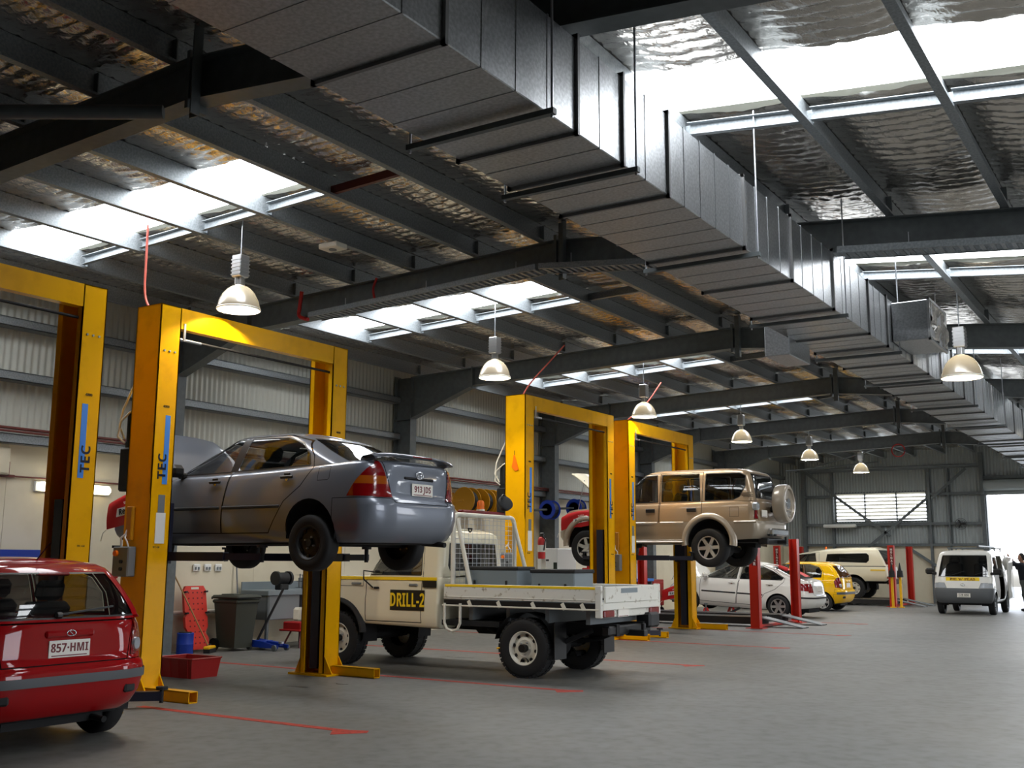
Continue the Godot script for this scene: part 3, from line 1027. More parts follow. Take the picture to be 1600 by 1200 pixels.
func lamps() -> void:
	var spots := [
		[-9.42, 4.42, -8.59, 0.5, "hanging bell lamp above the grey sedan's hoist"],
		[-9.45, 4.42, -14.13, 0.5, "hanging bell lamp before the brightly lit yellow hoist post"],
		[-9.44, 4.42, -19.65, 0.5, "hanging bell lamp above the gold four-wheel drive's hoist"],
		[-9.39, 4.42, -25.05, 0.5, "hanging bell lamp over the empty red hoist bay"],
		[-9.39, 4.42, -30.5, 0.5, "hanging bell lamp above the louvred window's near end"],
		[-9.3, 4.42, -35.7, 0.5, "smallest hanging bell lamp, before the louvred window"],
		[-2.64, 4.05, -15.7, 0.54, "large hanging bell lamp beside the duct outlet"],
		[-2.62, 4.05, -25.6, 0.5, "hanging bell lamp under the far end of the duct"]]
	for i in spots.size():
		var s: Array = spots[i]
		var t := thing("bell_lamp", s[4], "lamp", Vector3(s[0], s[1], s[2]), "hanging bell lamps")
		var k: float = s[3] / 0.5
		var mb := MB.new()
		mb.lathe([Vector2(0.252, 0.0), Vector2(0.256, 0.012), Vector2(0.246, 0.05), Vector2(0.225, 0.12), Vector2(0.19, 0.19), Vector2(0.145, 0.245), Vector2(0.095, 0.28), Vector2(0.055, 0.295), Vector2(0.05, 0.30)], Transform3D(Basis().scaled(Vector3.ONE * k), Vector3.ZERO), 32)
		part("dome", mb, M.lamp_dome, t)
		mb = MB.new()
		mb.lathe([Vector2(0.249, 0.004), Vector2(0.25, -0.006), Vector2(0.258, -0.006), Vector2(0.262, 0.004), Vector2(0.258, 0.014), Vector2(0.25, 0.012), Vector2(0.249, 0.004)], Transform3D(Basis().scaled(Vector3.ONE * k), Vector3.ZERO), 32)
		part("rim", mb, M.lamp_inside, t)
		mb = MB.new()
		mb.lathe([Vector2(0.0, 0.10), Vector2(0.03, 0.105), Vector2(0.048, 0.13), Vector2(0.05, 0.17), Vector2(0.035, 0.21), Vector2(0.02, 0.25), Vector2(0.0, 0.26)], Transform3D(Basis().scaled(Vector3.ONE * k), Vector3.ZERO), 16)
		part("bulb", mb, M.lamp_bulb, t)
		mb = MB.new()
		mb.cyl(Vector3(0, 0.295, 0) * k, Vector3(0, 0.40, 0) * k, 0.05 * k)
		for a in 4:
			var d := Vector3(cos(a * PI / 2 + 0.4), 0, sin(a * PI / 2 + 0.4)) * 0.052 * k
			mb.box(d + Vector3(0, 0.36 * k, 0), Vector3(0.018, 0.11, 0.018) * k)
		part("neck", mb, M.aluminium, t)
		mb = MB.new()
		mb.cbox(Vector3(0, 0.53, 0) * k, Vector3(0.15, 0.27, 0.15) * k, 0.01)
		for r in 5:
			mb.span(Vector3(-0.079, 0.42 + r * 0.045, -0.079) * k, Vector3(0.079, 0.432 + r * 0.045, 0.079) * k)
		part("ballast_box", mb, M.aluminium, t)
		mb = MB.new()
		mb.cyl(Vector3(0, 0.66, 0) * k, Vector3(0, roof_y(s[0]) + 0.25 - s[1], 0), 0.008, 0.008, 6)
		part("hanger", mb, M.steel_bright, t)
		var l := OmniLight3D.new()
		l.name = "lamplight"
		t.add_child(l, true)
		l.position = Vector3(0, 0.16 * k, 0)
		l.light_color = Color(1.0, 0.93, 0.81)
		l.light_energy = 2.4
		l.light_size = 0.04
		l.omni_range = 60.0
		l.omni_attenuation = 2.0
		l.shadow_enabled = true

func hoist(zn: float, zf: float, label: String, lift_y: float, unit: bool, draw_near: bool, post_note: String) -> Node3D:
	# two-post clear-floor hoist: posts at zn (nearer) and zf, overhead beam along z
	var t := thing("two_post_hoist", label, "hoist", Vector3(-9.99, 0, (zn + zf) * 0.5), "yellow two-post hoists")
	var hz := (zn - zf) * 0.5
	var H := 4.38
	var sides := [1.0, -1.0] if draw_near else [-1.0]
	for s in sides:
		var z0: float = s * hz            # outer face
		var dz: float = -s * 0.29         # towards the middle
		var mb := MB.new()
		# channel: back, two sides, two lips
		var zi := z0 + dz
		var add := func(xa: float, xb: float, a: float, b: float) -> void:
			mb.span(Vector3(xa, 0.02, minf(a, b)), Vector3(xb, H, maxf(a, b)))
		add.call(-0.21, 0.21, z0, z0 + dz * 0.04)
		add.call(-0.21, -0.195, z0, zi)
		add.call(0.195, 0.21, z0, zi)
		add.call(-0.21, -0.13, zi - dz * 0.05, zi)
		add.call(0.13, 0.21, zi - dz * 0.05, zi)
		add.call(0.195, 0.21, zi, zi)
		mb.span(Vector3(-0.21, H - 0.012, minf(z0, zi)), Vector3(0.21, H, maxf(z0, zi)))
		var post := part("post", mb, M.hoist_yellow, t)
		# bolt heads on the aisle face
		for b in 3:
			mb = MB.new()
			mb.cyl(Vector3(0.21, 3.84, z0 + dz * (0.25 + 0.25 * b)), Vector3(0.22, 3.84, z0 + dz * (0.25 + 0.25 * b)), 0.013, 0.013, 8)
			part("bolt", mb, M.steel_bright, post)
		# slide strip inside the channel and the carriage
		mb = MB.new()
		mb.span(Vector3(-0.06, 0.08, minf(z0 + dz * 0.5, zi + s * 0.02)), Vector3(0.08, (lift_y + 1.1 if lift_y > 0.5 else 2.1), maxf(z0 + dz * 0.5, zi + s * 0.02)))
		part("slide", mb, M.blue_dark, t)
		mb = MB.new()
		mb.span(Vector3(-0.12, maxf(lift_y - 0.18, 0.05), minf(z0 + dz * 0.3, zi - s * 0.12)), Vector3(0.12, lift_y + 0.5, maxf(z0 + dz * 0.3, zi - s * 0.12)))
		part("carriage", mb, M.blue_dark, t)
		# base plate with gussets
		mb = MB.new()
		mb.span(Vector3(-0.32, 0, minf(z0 + s * 0.06, zi - s * 0.1)), Vector3(0.36, 0.025, maxf(z0 + s * 0.06, zi - s * 0.1)))
		part("base_plate", mb, M.hoist_yellow, t)
		for zz in [z0 + dz * 0.03, zi - dz * 0.08]:
			mb = MB.new()
			mb.prism(PackedVector2Array([Vector2(0.21, 0.02), Vector2(0.35, 0.02), Vector2(0.21, 0.24)]), Transform3D(Basis(), Vector3(0, 0, zz - 0.008)), 0.016)
			part("gusset", mb, M.hoist_yellow, t)
			mb = MB.new()
			mb.prism(PackedVector2Array([Vector2(-0.21, 0.02), Vector2(-0.31, 0.02), Vector2(-0.21, 0.24)]), Transform3D(Basis(), Vector3(0, 0, zz - 0.008)), 0.016)
			part("gusset", mb, M.hoist_yellow, t)
		# open-ended foot tube reaching into the aisle
		mb = MB.new()
		var fz := z0 + dz * 0.35
		for q in [[Vector3(0.24, 0.11, fz - 0.06), Vector3(0.96, 0.12, fz + 0.06)], [Vector3(0.24, 0.0, fz - 0.06), Vector3(0.96, 0.01, fz + 0.06)], [Vector3(0.24, 0, fz - 0.06), Vector3(0.96, 0.12, fz - 0.05)], [Vector3(0.24, 0, fz + 0.05), Vector3(0.96, 0.12, fz + 0.06)]]:
			mb.span(q[0], q[1])
		part("foot_tube", mb, M.hoist_yellow, t)
		# decals on the aisle face
		var dx := 0.2125
		mb = MB.new()
		var zc := z0 + dz * 0.62
		mb.span(Vector3(0.205, 2.32, zc - 0.035), Vector3(dx, 3.1, zc + 0.035))
		part("decal_stripe", mb, M.blue_pale, t)
		letters("lettering", "TEC", 0.11, M.blue_dark, t, Transform3D(Basis(Vector3(0, 1, 0), Vector3(0, 0, 1), Vector3(1, 0, 0)), Vector3(dx, 2.52, z0 + dz * 0.46)), "Droid Sans", 700, 0.004, 1.1)
		letters("lettering", "4000", 0.028, M.black, t, Transform3D(Basis(Vector3(0, 0, -1), Vector3(0, 1, 0), Vector3(1, 0, 0)), Vector3(dx, 3.2, z0 + dz * 0.5)), "Droid Sans", 400, 0.004)
		letters("lettering", "TEC 4.0", 0.02, M.plate_green, t, Transform3D(Basis(Vector3(0, 0, -1), Vector3(0, 1, 0), Vector3(1, 0, 0)), Vector3(dx, 1.62, z0 + dz * 0.4)), "Droid Sans", 400, 0.004)
		# arms
		if lift_y > 0.3:
			for sx in [-1.0, 1.0]:
				mb = MB.new()
				var a := Vector3(sx * 0.1, lift_y - 0.1, zi - s * 0.1)
				var b := Vector3(sx * 1.25, lift_y - 0.1, zi - s * 0.42)
				mb.bar(a, a.lerp(b, 0.62), 0.11, 0.1)
				mb.bar(a.lerp(b, 0.45), b, 0.08, 0.075)
				var arm := part("arm", mb, M.blue_dark, t)
				mb = MB.new()
				mb.cyl(b + Vector3(0, -0.06, 0), b + Vector3(0, 0.1, 0), 0.025)
				mb.cyl(b + Vector3(0, 0.1, 0), b + Vector3(0, 0.13, 0), 0.06)
				part("pad", mb, M.rubber, arm)
		elif s < 0 or draw_near:
			for sx in [1.0]:
				mb = MB.new()
				var a := Vector3(0.15, 0.12, zi - s * 0.1) if s > 0 else Vector3(0.25, 0.12, zi + 0.02)
				var b := Vector3(1.25, 0.12, zi - s * 0.25) if s > 0 else Vector3(0.95, 0.12, z0 - 0.42)
				mb.bar(a, b, 0.1, 0.09)
				var arm := part("arm", mb, M.blue_dark, t)
				mb = MB.new()
				mb.cyl(b + Vector3(0, -0.07, 0), b + Vector3(0, 0.06, 0), 0.02)
				mb.cyl(b + Vector3(0, 0.06, 0), b + Vector3(0, 0.09, 0), 0.06)
				part("pad", mb, M.rubber, arm)
	# overhead beam and limit bar
	var mb := MB.new()
	mb.span(Vector3(0.10, 4.13, -hz + 0.04), Vector3(0.209, 4.375, hz - 0.04))
	part("overhead_beam", mb, M.hoist_yellow, t)
	mb = MB.new()
	mb.cyl(Vector3(0.14, 4.02, -hz + 0.2), Vector3(0.14, 4.02, hz - 0.2), 0.016, 0.016, 8)
	part("limit_bar", mb, M.dark, t)
	mb = MB.new()
	mb.cyl(Vector3(0.14, 4.02, hz - 0.65), Vector3(0.14, 4.02, hz - 0.3), 0.018, 0.018, 8)
	mb.span(Vector3(0.2, 3.99, hz - 0.36), Vector3(0.216, 4.2, hz - 0.33))
	part("limit_switch", mb, M.steel_bright, t)
	if unit:
		# hydraulic unit on the wall side of the nearer post
		var z0 := hz - 0.13
		mb = MB.new()
		mb.cbox(Vector3(-0.31, 2.5, z0), Vector3(0.19, 0.5, 0.22), 0.02)
		part("oil_tank", mb, M.black, t)
		mb = MB.new()
		mb.cyl(Vector3(-0.3, 2.82, z0), Vector3(-0.3, 3.16, z0), 0.085, 0.085, 18)
		mb.cbox(Vector3(-0.3, 2.78, z0), Vector3(0.14, 0.1, 0.14), 0.01)
		part("motor", mb, M.black, t)
		mb = MB.new()
		mb.tube([Vector3(-0.36, 2.85, z0 + 0.08), Vector3(-0.44, 3.0, z0 + 0.1), Vector3(-0.42, 3.2, z0 + 0.08), Vector3(-0.34, 3.4, z0 + 0.05), Vector3(-0.24, 3.62, z0 + 0.02), Vector3(-0.2, 3.66, z0)], 0.014, 6)
		mb.tube([Vector3(-0.33, 2.8, z0 + 0.1), Vector3(-0.42, 2.88, z0 + 0.13), Vector3(-0.4, 3.05, z0 + 0.12), Vector3(-0.28, 3.15, z0 + 0.1), Vector3(-0.21, 3.2, z0 + 0.06)], 0.012, 6)
		part("hydraulic_hose", mb, M.off_white, t)
		# control box on the face that looks up the hall
		var c := Vector3(-0.1, 1.46, hz + 0.055)
		mb = MB.new()
		mb.cbox(c, Vector3(0.27, 0.33, 0.11), 0.012)
		var cb := part("control_box", mb, M.grey_plastic, t)
		mb = MB.new()
		mb.cyl(c + Vector3(-0.06, 0.09, 0.055), c + Vector3(-0.06, 0.09, 0.085), 0.032)
		part("stop_button", mb, M.orange, cb)
		for k in 2:
			mb = MB.new()
			mb.cyl(c + Vector3(0.03, 0.0 - 0.08 * k, 0.055), c + Vector3(0.03, 0.0 - 0.08 * k, 0.075), 0.02)
			part("push_button", mb, M.black, cb)
		mb = MB.new()
		mb.tube([c + Vector3(-0.06, 0.16, 0.0), c + Vector3(-0.05, 0.26, 0.02), c + Vector3(0.0, 0.3, 0.0), c + Vector3(0.02, 0.4, -0.03)], 0.012, 6)
		mb.tube([c + Vector3(0.06, 0.16, 0.0), c + Vector3(0.07, 0.22, 0.03), c + Vector3(0.02, 0.26, 0.02), c + Vector3(-0.02, 0.34, -0.03)], 0.01, 6)
		part("cable", mb, M.white, cb)
		mb = MB.new()
		mb.cbox(c + Vector3(0.03, 0.42, -0.03), Vector3(0.1, 0.38, 0.05), 0.01)
		part("cable_cover", mb, M.reel_yellow, t)
	# paper notice and grey plate on the near post's aisle face
	if draw_near:
		mb = MB.new()
		mb.span(Vector3(0.205, 1.98, hz - 0.2), Vector3(0.2135, 2.2, hz - 0.11))
		part("plate", mb, M.grey_plastic, t)
		mb = MB.new()
		mb.span(Vector3(0.205, 1.66, hz - 0.22), Vector3(0.2145, 2.0, hz - 0.09))
		part("notice", mb, M.white, t)
	return t

func four_post(label: String, x0: float, x1: float, za: float, zb: float, sign_post: bool) -> void:
	var t := thing("four_post_hoist", label, "hoist", Vector3((x0 + x1) * 0.5, 0, (za + zb) * 0.5))
	var hx := (x1 - x0) * 0.5
	var hz := (za - zb) * 0.5
	for sx in [-1.0, 1.0]:
		for sz in [-1.0, 1.0]:
			var mb := MB.new()
			var c := Vector3(sx * hx, 0, sz * hz)
			mb.span(c + Vector3(-0.1, 0, sz * 0.09 - 0.012), c + Vector3(0.1, 2.06, sz * 0.09 + 0.012))
			mb.span(c + Vector3(-0.1, 0, -0.1), c + Vector3(-0.085, 2.06, 0.1))
			mb.span(c + Vector3(0.085, 0, -0.1), c + Vector3(0.1, 2.06, 0.1))
			var p := part("post", mb, M.hoist_red, t)
			mb = MB.new()
			mb.span(c + Vector3(-0.2, 0, -0.18), c + Vector3(0.2, 0.015, 0.18))
			part("base_plate", mb, M.hoist_red, p)
			if sign_post and sz > 0:
				mb = MB.new()
				mb.span(c + Vector3(-0.03, 1.4, 0.1), c + Vector3(0.09, 2.0, 0.107))
				part("name_strip", mb, M.plate_maroon, p)
				var ch := "MOLNAR"
				for k in 6:
					letters("lettering", ch[k], 0.07, M.white, p, Transform3D(Basis(), c + Vector3(0.03, 1.92 - k * 0.095, 0.112)), "Droid Sans", 700, 0.004)
	for sz in [-1.0, 1.0]:
		var mb := MB.new()
		var z: float = sz * (hz - 0.72)
		mb.cbox(Vector3(0, 0.14, z), Vector3(hx * 2 - 0.1, 0.16, 0.48), 0.01)
		var r := part("runway", mb, M.dark, t)
		mb = MB.new()
		mb.span(Vector3(-hx + 0.1, 0.222, z - 0.24), Vector3(hx - 0.1, 0.235, z - 0.2)); 
		mb.span(Vector3(-hx + 0.1, 0.222, z + 0.2), Vector3(hx - 0.1, 0.235, z + 0.24))
		part("runway_edge", mb, M.steel_bright, r)
		mb = MB.new()
		var e := hx - 0.05
		mb.quad(Vector3(e, 0.22, z + 0.22), Vector3(e + 0.95, 0.02, z + 0.22), Vector3(e + 0.95, 0.02, z - 0.22), Vector3(e, 0.22, z - 0.22))
		mb.quad(Vector3(e, 0.19, z - 0.22), Vector3(e + 0.95, 0.0, z - 0.22), Vector3(e + 0.95, 0.0, z + 0.22), Vector3(e, 0.19, z + 0.22))
		mb.quad(Vector3(e, 0.22, z + 0.22), Vector3(e, 0.19, z + 0.22), Vector3(e + 0.95, 0.0, z + 0.22), Vector3(e + 0.95, 0.02, z + 0.22))
		mb.quad(Vector3(e, 0.22, z - 0.22), Vector3(e + 0.95, 0.02, z - 0.22), Vector3(e + 0.95, 0.0, z - 0.22), Vector3(e, 0.19, z - 0.22))
		part("ramp", mb, M.grey_plastic, t)
	for sx in [-1.0, 1.0]:
		var mb := MB.new()
		mb.span(Vector3(sx * hx - 0.06, 0.02, -hz + 0.1), Vector3(sx * hx + 0.06, 0.07, hz - 0.1))
		part("cross_beam", mb, M.hoist_red, t)

func hoists() -> void:
	hoist(-3.88, -7.05, "yellow two-post hoist at the picture's edge, beside the red hatchback", 0.15, false, true, "")
	hoist(-7.77, -10.95, "yellow two-post hoist holding up the grey sedan", 1.62, true, true, "")
	hoist(-15.6, -18.95, "empty yellow two-post hoist behind the white tray truck", 0.15, true, true, "")
	hoist(-19.6, -22.94, "yellow two-post hoist holding up the gold four-wheel drive", 1.66, true, true, "")
	four_post("red four-post hoist with empty lowered runways before the white hatchback", -12.9, -8.68, -23.75, -26.6, true)
	four_post("far red four-post hoist under the cream canopy utility", -13.0, -9.0, -37.9, -40.6, true)

# ---------- vehicles: bodies are stacks of plan outlines, panels are cut out of them ----------
const FRONT := 0
const SIDE := 1
const REAR := 2
const TOP := 3
const NF := 5
const NC := 8
var cuts := []
var bag := {}

func half_ring(xf: float, xr: float, hw: float, rf: Vector2, rr: Vector2, ns: int, plan: Array) -> PackedVector2Array:
	var o := PackedVector2Array()
	for i in NF: o.append(Vector2(xf, (hw - rf.y) * i / NF))
	for i in NC + 1:
		var a := PI * 0.5 * i / NC
		o.append(Vector2(xf + rf.x - rf.x * cos(a), hw - rf.y + rf.y * sin(a)))
	for i in range(1, ns):
		o.append(Vector2(lerpf(xf + rf.x, xr - rr.x, float(i) / ns), hw))
	for i in NC + 1:
		var a := PI * 0.5 * (NC - i) / NC
		o.append(Vector2(xr - rr.x + rr.x * cos(a), hw - rr.y + rr.y * sin(a)))
	for i in NF: o.append(Vector2(xr, (hw - rr.y) * (NF - 1 - i) / NF))
	for i in o.size(): o[i].y *= curve_at(plan, o[i].x)
	return o

func region_of(i: int, ns: int) -> int:
	if i < NF + NC / 2: return FRONT
	if i < NF + NC + ns + NC / 2: return SIDE
	return REAR

func cut(r: int, to: String, pts: Array, gap := 0.0, mirror := true, push := 0.0) -> void:
	# a panel outlined in side (x,y), end (z,y) or plan (x,z) view; mirrored to the other side unless told not to
	var p := PackedVector2Array()
	for q in pts: p.append(Vector2(q[0], q[1]))
	var sides := [1.0, -1.0] if mirror else [0.0]
	for s in sides:
		var pp := p.duplicate()
		if s < 0.0 and r != SIDE:
			for i in pp.size():
				if r == TOP: pp[i].y = -pp[i].y
				else: pp[i].x = -pp[i].x
		if Geometry2D.is_polygon_clockwise(pp): pp.reverse()
		var inner := pp
		var outer := pp
		if gap > 0.0:
			var q := Geometry2D.offset_polygon(pp, -gap * 0.5, Geometry2D.JOIN_ROUND)
			if q.size() > 0: inner = q[0]
			q = Geometry2D.offset_polygon(pp, gap * 0.5, Geometry2D.JOIN_ROUND)
			if q.size() > 0: outer = q[0]
		var bb := Rect2(outer[0], Vector2.ZERO)
		for q in outer: bb = bb.expand(q)
		cuts.append({"r": r, "to": to, "side": s, "inner": inner, "outer": outer, "bb": bb, "push": push})

func mb_of(key: String) -> MB:
	if not bag.has(key): bag[key] = MB.new()
	return bag[key]

func flat_of(p: Vector3, r: int) -> Vector2:
	if r == SIDE: return Vector2(p.x, p.y)
	if r == TOP: return Vector2(p.x, p.z)
	return Vector2(p.z, p.y)

func cut_tri(P: Array, N: Array, r: int, side: float, base: String, only_holes := false) -> void:
	var a := flat_of(P[0], r)
	var b := flat_of(P[1], r)
	var c := flat_of(P[2], r)
	var area := (b - a).cross(c - a)
	var bb := Rect2(a, Vector2.ZERO).expand(b).expand(c)
	var pieces := [PackedVector2Array([a, b, c] if area > 0 else [a, c, b])]
	var touched := false
	if absf(area) > 1e-9:
		for k in cuts:
			if k.r != r or (r == SIDE and k.side * side < 0): continue
			if only_holes and k.to != "": continue
			if not (k.bb as Rect2).intersects(bb): continue
			touched = true
			var rest := []
			for pc in pieces:
				if k.to != "":
					for q in Geometry2D.intersect_polygons(pc, k.inner):
						if Geometry2D.is_polygon_clockwise(q): continue
						put_piece(q, P, N, a, b, c, area, String(k.to) + ("+" if (k.side > 0 or (k.side == 0 and r == SIDE and side > 0)) else "-" if (k.side < 0 or (k.side == 0 and r == SIDE)) else ""), k.push)
				for q in Geometry2D.clip_polygons(pc, k.outer):
					if not Geometry2D.is_polygon_clockwise(q): rest.append(q)
			pieces = rest
			if pieces.is_empty(): break
	if not touched:
		mb_of(base).trin(P[0], P[1], P[2], N[0], N[1], N[2])
		return
	for pc in pieces: put_piece(pc, P, N, a, b, c, area, base, 0.0)

func put_piece(q: PackedVector2Array, P: Array, N: Array, a: Vector2, b: Vector2, c: Vector2, area: float, key: String, push: float) -> void:
	var idx := Geometry2D.triangulate_polygon(q)
	if idx.size() == 0: return
	var m := mb_of(key)
	var pos := []
	var nor := []
	for p in q:
		var w1 := (p - a).cross(c - a) / area
		var w2 := (b - a).cross(p - a) / area
		var w0 := 1.0 - w1 - w2
		var nn: Vector3 = (N[0] * w0 + N[1] * w1 + N[2] * w2).normalized()
		pos.append(P[0] * w0 + P[1] * w1 + P[2] * w2 + nn * push)
		nor.append(nn)
	for i in range(0, idx.size(), 3):
		var i0 := idx[i]; var i1 := idx[i + 1]; var i2 := idx[i + 2]
		var s := (q[i1] - q[i0]).cross(q[i2] - q[i0])
		if s * area < 0:
			var t := i1; i1 = i2; i2 = t
		m.trin(pos[i0], pos[i1], pos[i2], nor[i0], nor[i1], nor[i2])

func ring_skin(rows: Array, regs: Array, base: String, only_holes := false) -> void:
	# rows of Vector3 (z >= 0 half, front to rear), bottom to top; skins both halves
	var h := rows.size()
	var w: int = rows[0].size()
	var nn := []
	for j in h:
		var r := []
		for i in w:
			var dx: Vector3 = rows[j][mini(i + 1, w - 1)] - rows[j][maxi(i - 1, 0)]
			var dy: Vector3 = rows[mini(j + 1, h - 1)][i] - rows[maxi(j - 1, 0)][i]
			var m := dx.cross(dy)
			if m.length() < 1e-9: m = Vector3(0, 1, 0)
			m = m.normalized()
			if i == 0 or i == w - 1: m = Vector3(m.x, m.y, 0).normalized()
			r.append(m)
		nn.append(r)
	var F := Vector3(1, 1, -1)
	for j in h - 1:
		for i in w - 1:
			var a: Vector3 = rows[j][i]; var b: Vector3 = rows[j][i + 1]
			var c: Vector3 = rows[j + 1][i + 1]; var d: Vector3 = rows[j + 1][i]
			var na: Vector3 = nn[j][i]; var nb: Vector3 = nn[j][i + 1]
			var nc: Vector3 = nn[j + 1][i + 1]; var nd: Vector3 = nn[j + 1][i]
			var r: int = regs[i]
			cut_tri([a, b, c], [na, nb, nc], r, 1.0, base, only_holes)
			cut_tri([a, c, d], [na, nc, nd], r, 1.0, base, only_holes)
			cut_tri([a * F, c * F, b * F], [na * F, nc * F, nb * F], r, -1.0, base, only_holes)
			cut_tri([a * F, d * F, c * F], [na * F, nd * F, nc * F], r, -1.0, base, only_holes)

func cap_skin(row: Array, crown: float, hw: float, base: String) -> void:
	var lines := []
	var nc := 10
	for p in row:
		var l := []
		for i in nc + 1:
			var t := -1.0 + 2.0 * i / nc
			t = sign(t) * pow(absf(t), 0.8)
			l.append(Vector3(p.x, p.y + crown * minf(1.0, p.z / hw) * (1.0 - pow(absf(t), 2.4)), p.z * t))
		lines.append(l)
	var h := lines.size()
	var nn := []
	for j in h:
		var r := []
		for i in nc + 1:
			var dx: Vector3 = lines[j][mini(i + 1, nc)] - lines[j][maxi(i - 1, 0)]
			var dy: Vector3 = lines[mini(j + 1, h - 1)][i] - lines[maxi(j - 1, 0)][i]
			var m := dx.cross(dy)
			r.append(m.normalized() if m.length() > 1e-9 else Vector3.UP)
		nn.append(r)
	for j in h - 1:
		for i in nc:
			cut_tri([lines[j][i], lines[j][i + 1], lines[j + 1][i + 1]], [nn[j][i], nn[j][i + 1], nn[j + 1][i + 1]], TOP, 1.0, base)
			cut_tri([lines[j][i], lines[j + 1][i + 1], lines[j + 1][i]], [nn[j][i], nn[j + 1][i + 1], nn[j + 1][i]], TOP, 1.0, base)

func car_body(sp: Dictionary) -> void:
	# sp: see the vehicles below. x: front is -x; y = 0 at the tyre's foot; z = 0 on the centre line
	var ns: int = sp.get("ns", 26)
	var regs := []
	for i in NF * 2 + NC * 2 + ns + 2: regs.append(region_of(i, ns))
	for a in sp.arches:
		var c := []
		for i in 28:
			var t := TAU * i / 28
			c.append([a[0] + cos(t) * a[2], a[1] + sin(t) * a[2] * (a[3] if a.size() > 3 else 1.0)])
		cut(SIDE, "", c)
		cuts.push_front(cuts.pop_back()); cuts.push_front(cuts.pop_back())
	for inner in [false, true]:
		var rows := []
		for k in sp.rows:
			var off := 0.028 if inner else 0.0
			var rg := half_ring(sp.x0 + k[2] + off, sp.x1 - k[3] - off, sp.hw - k[1] - off, sp.rf, sp.rr, ns, sp.plan)
			var r := []
			for p in rg:
				var yb := curve_at(sp.ybot, p.x)
				var yt := curve_at(sp.ytop, p.x)
				r.append(Vector3(p.x, lerpf(yb, yt, k[0]) - off * 0.4, p.y))
			rows.append(r)
		ring_skin(rows, regs, "inner_shell" if inner else "body", inner)
		if not inner: cap_skin(rows[rows.size() - 1], sp.crown, sp.hw, "body")
	if sp.has("gh"):
		var rows := []
		var g: Dictionary = sp.gh
		for k in g.rows:
			var rg := half_ring(k[1], k[2], k[3], g.rf, g.rr, ns, g.plan)
			var r := []
			for p in rg:
				var yb := curve_at(g.get("ybase", sp.ytop), p.x)
				r.append(Vector3(p.x, lerpf(yb, curve_at(g.roof, p.x), k[0]), p.y))
			rows.append(r)
		ring_skin(rows, regs, "body")
		cap_skin(rows[rows.size() - 1], g.crown, g.rows[g.rows.size() - 1][3], "body")
	# wheel housings and floor pan
	for a in sp.arches:
		for s in [-1.0, 1.0]:
			var m := mb_of(("front" if a[0] < -1.0 else "rear") + "_wheel_housing" + ("+" if s > 0 else "-"))
			var zo: float = s * (sp.hw - 0.04)
			var zi: float = s * (sp.hw - 0.36)
			var pr := Vector3.ZERO
			for i in 15:
				var t := deg_to_rad(-12.0 + 204.0 * i / 14)
				var p := Vector3(a[0] + cos(t) * (a[2] + 0.004), a[1] + sin(t) * (a[2] + 0.004), 0)
				if i > 0:
					m.quad(pr + Vector3(0, 0, zo), pr + Vector3(0, 0, zi), p + Vector3(0, 0, zi), p + Vector3(0, 0, zo))
					m.tri(Vector3(a[0], a[1], zi), p + Vector3(0, 0, zi), pr + Vector3(0, 0, zi))
				pr = p
	var fl := mb_of("floor_pan")
	fl.span(Vector3(sp.x0 + 0.25, sp.pan - 0.02, -sp.hw + 0.38), Vector3(sp.x1 - 0.2, sp.pan + 0.1, sp.hw - 0.38))
	fl.span(Vector3(sp.arches[0][0] + 0.42, sp.pan + 0.02, -sp.hw + 0.09), Vector3(sp.arches[1][0] - 0.42, sp.pan + 0.09, sp.hw - 0.09))

func car_done(t: Node3D, mats: Dictionary) -> void:
	# hang the collected panels under the vehicle: "door/window" becomes a piece of the door
	var nodes := {}
	var keys := bag.keys()
	keys.sort_custom(func(a, b): return String(a).count("/") < String(b).count("/"))
	for key in keys:
		var k := String(key)
		var sgn := k[k.length() - 1] if k.ends_with("+") or k.ends_with("-") else ""
		var nm := k.trim_suffix(sgn) if sgn else k
		var bits := nm.split("/")
		var called: String = bits[bits.size() - 1]
		var par: Node = t
		if bits.size() > 1 and nodes.has(bits[0] + sgn): par = nodes[bits[0] + sgn]
		var m: Material = mats.get(nm, mats.get(called, M.under if called.ends_with("wheel_housing") else mats.get("body")))
		nodes[k] = part(called, bag[key], m, par)
	bag = {}
	cuts = []

const ZWARD := Basis(Vector3(1, 0, 0), Vector3(0, 0, 1), Vector3(0, -1, 0))   # turns a lathe's axis from y to z

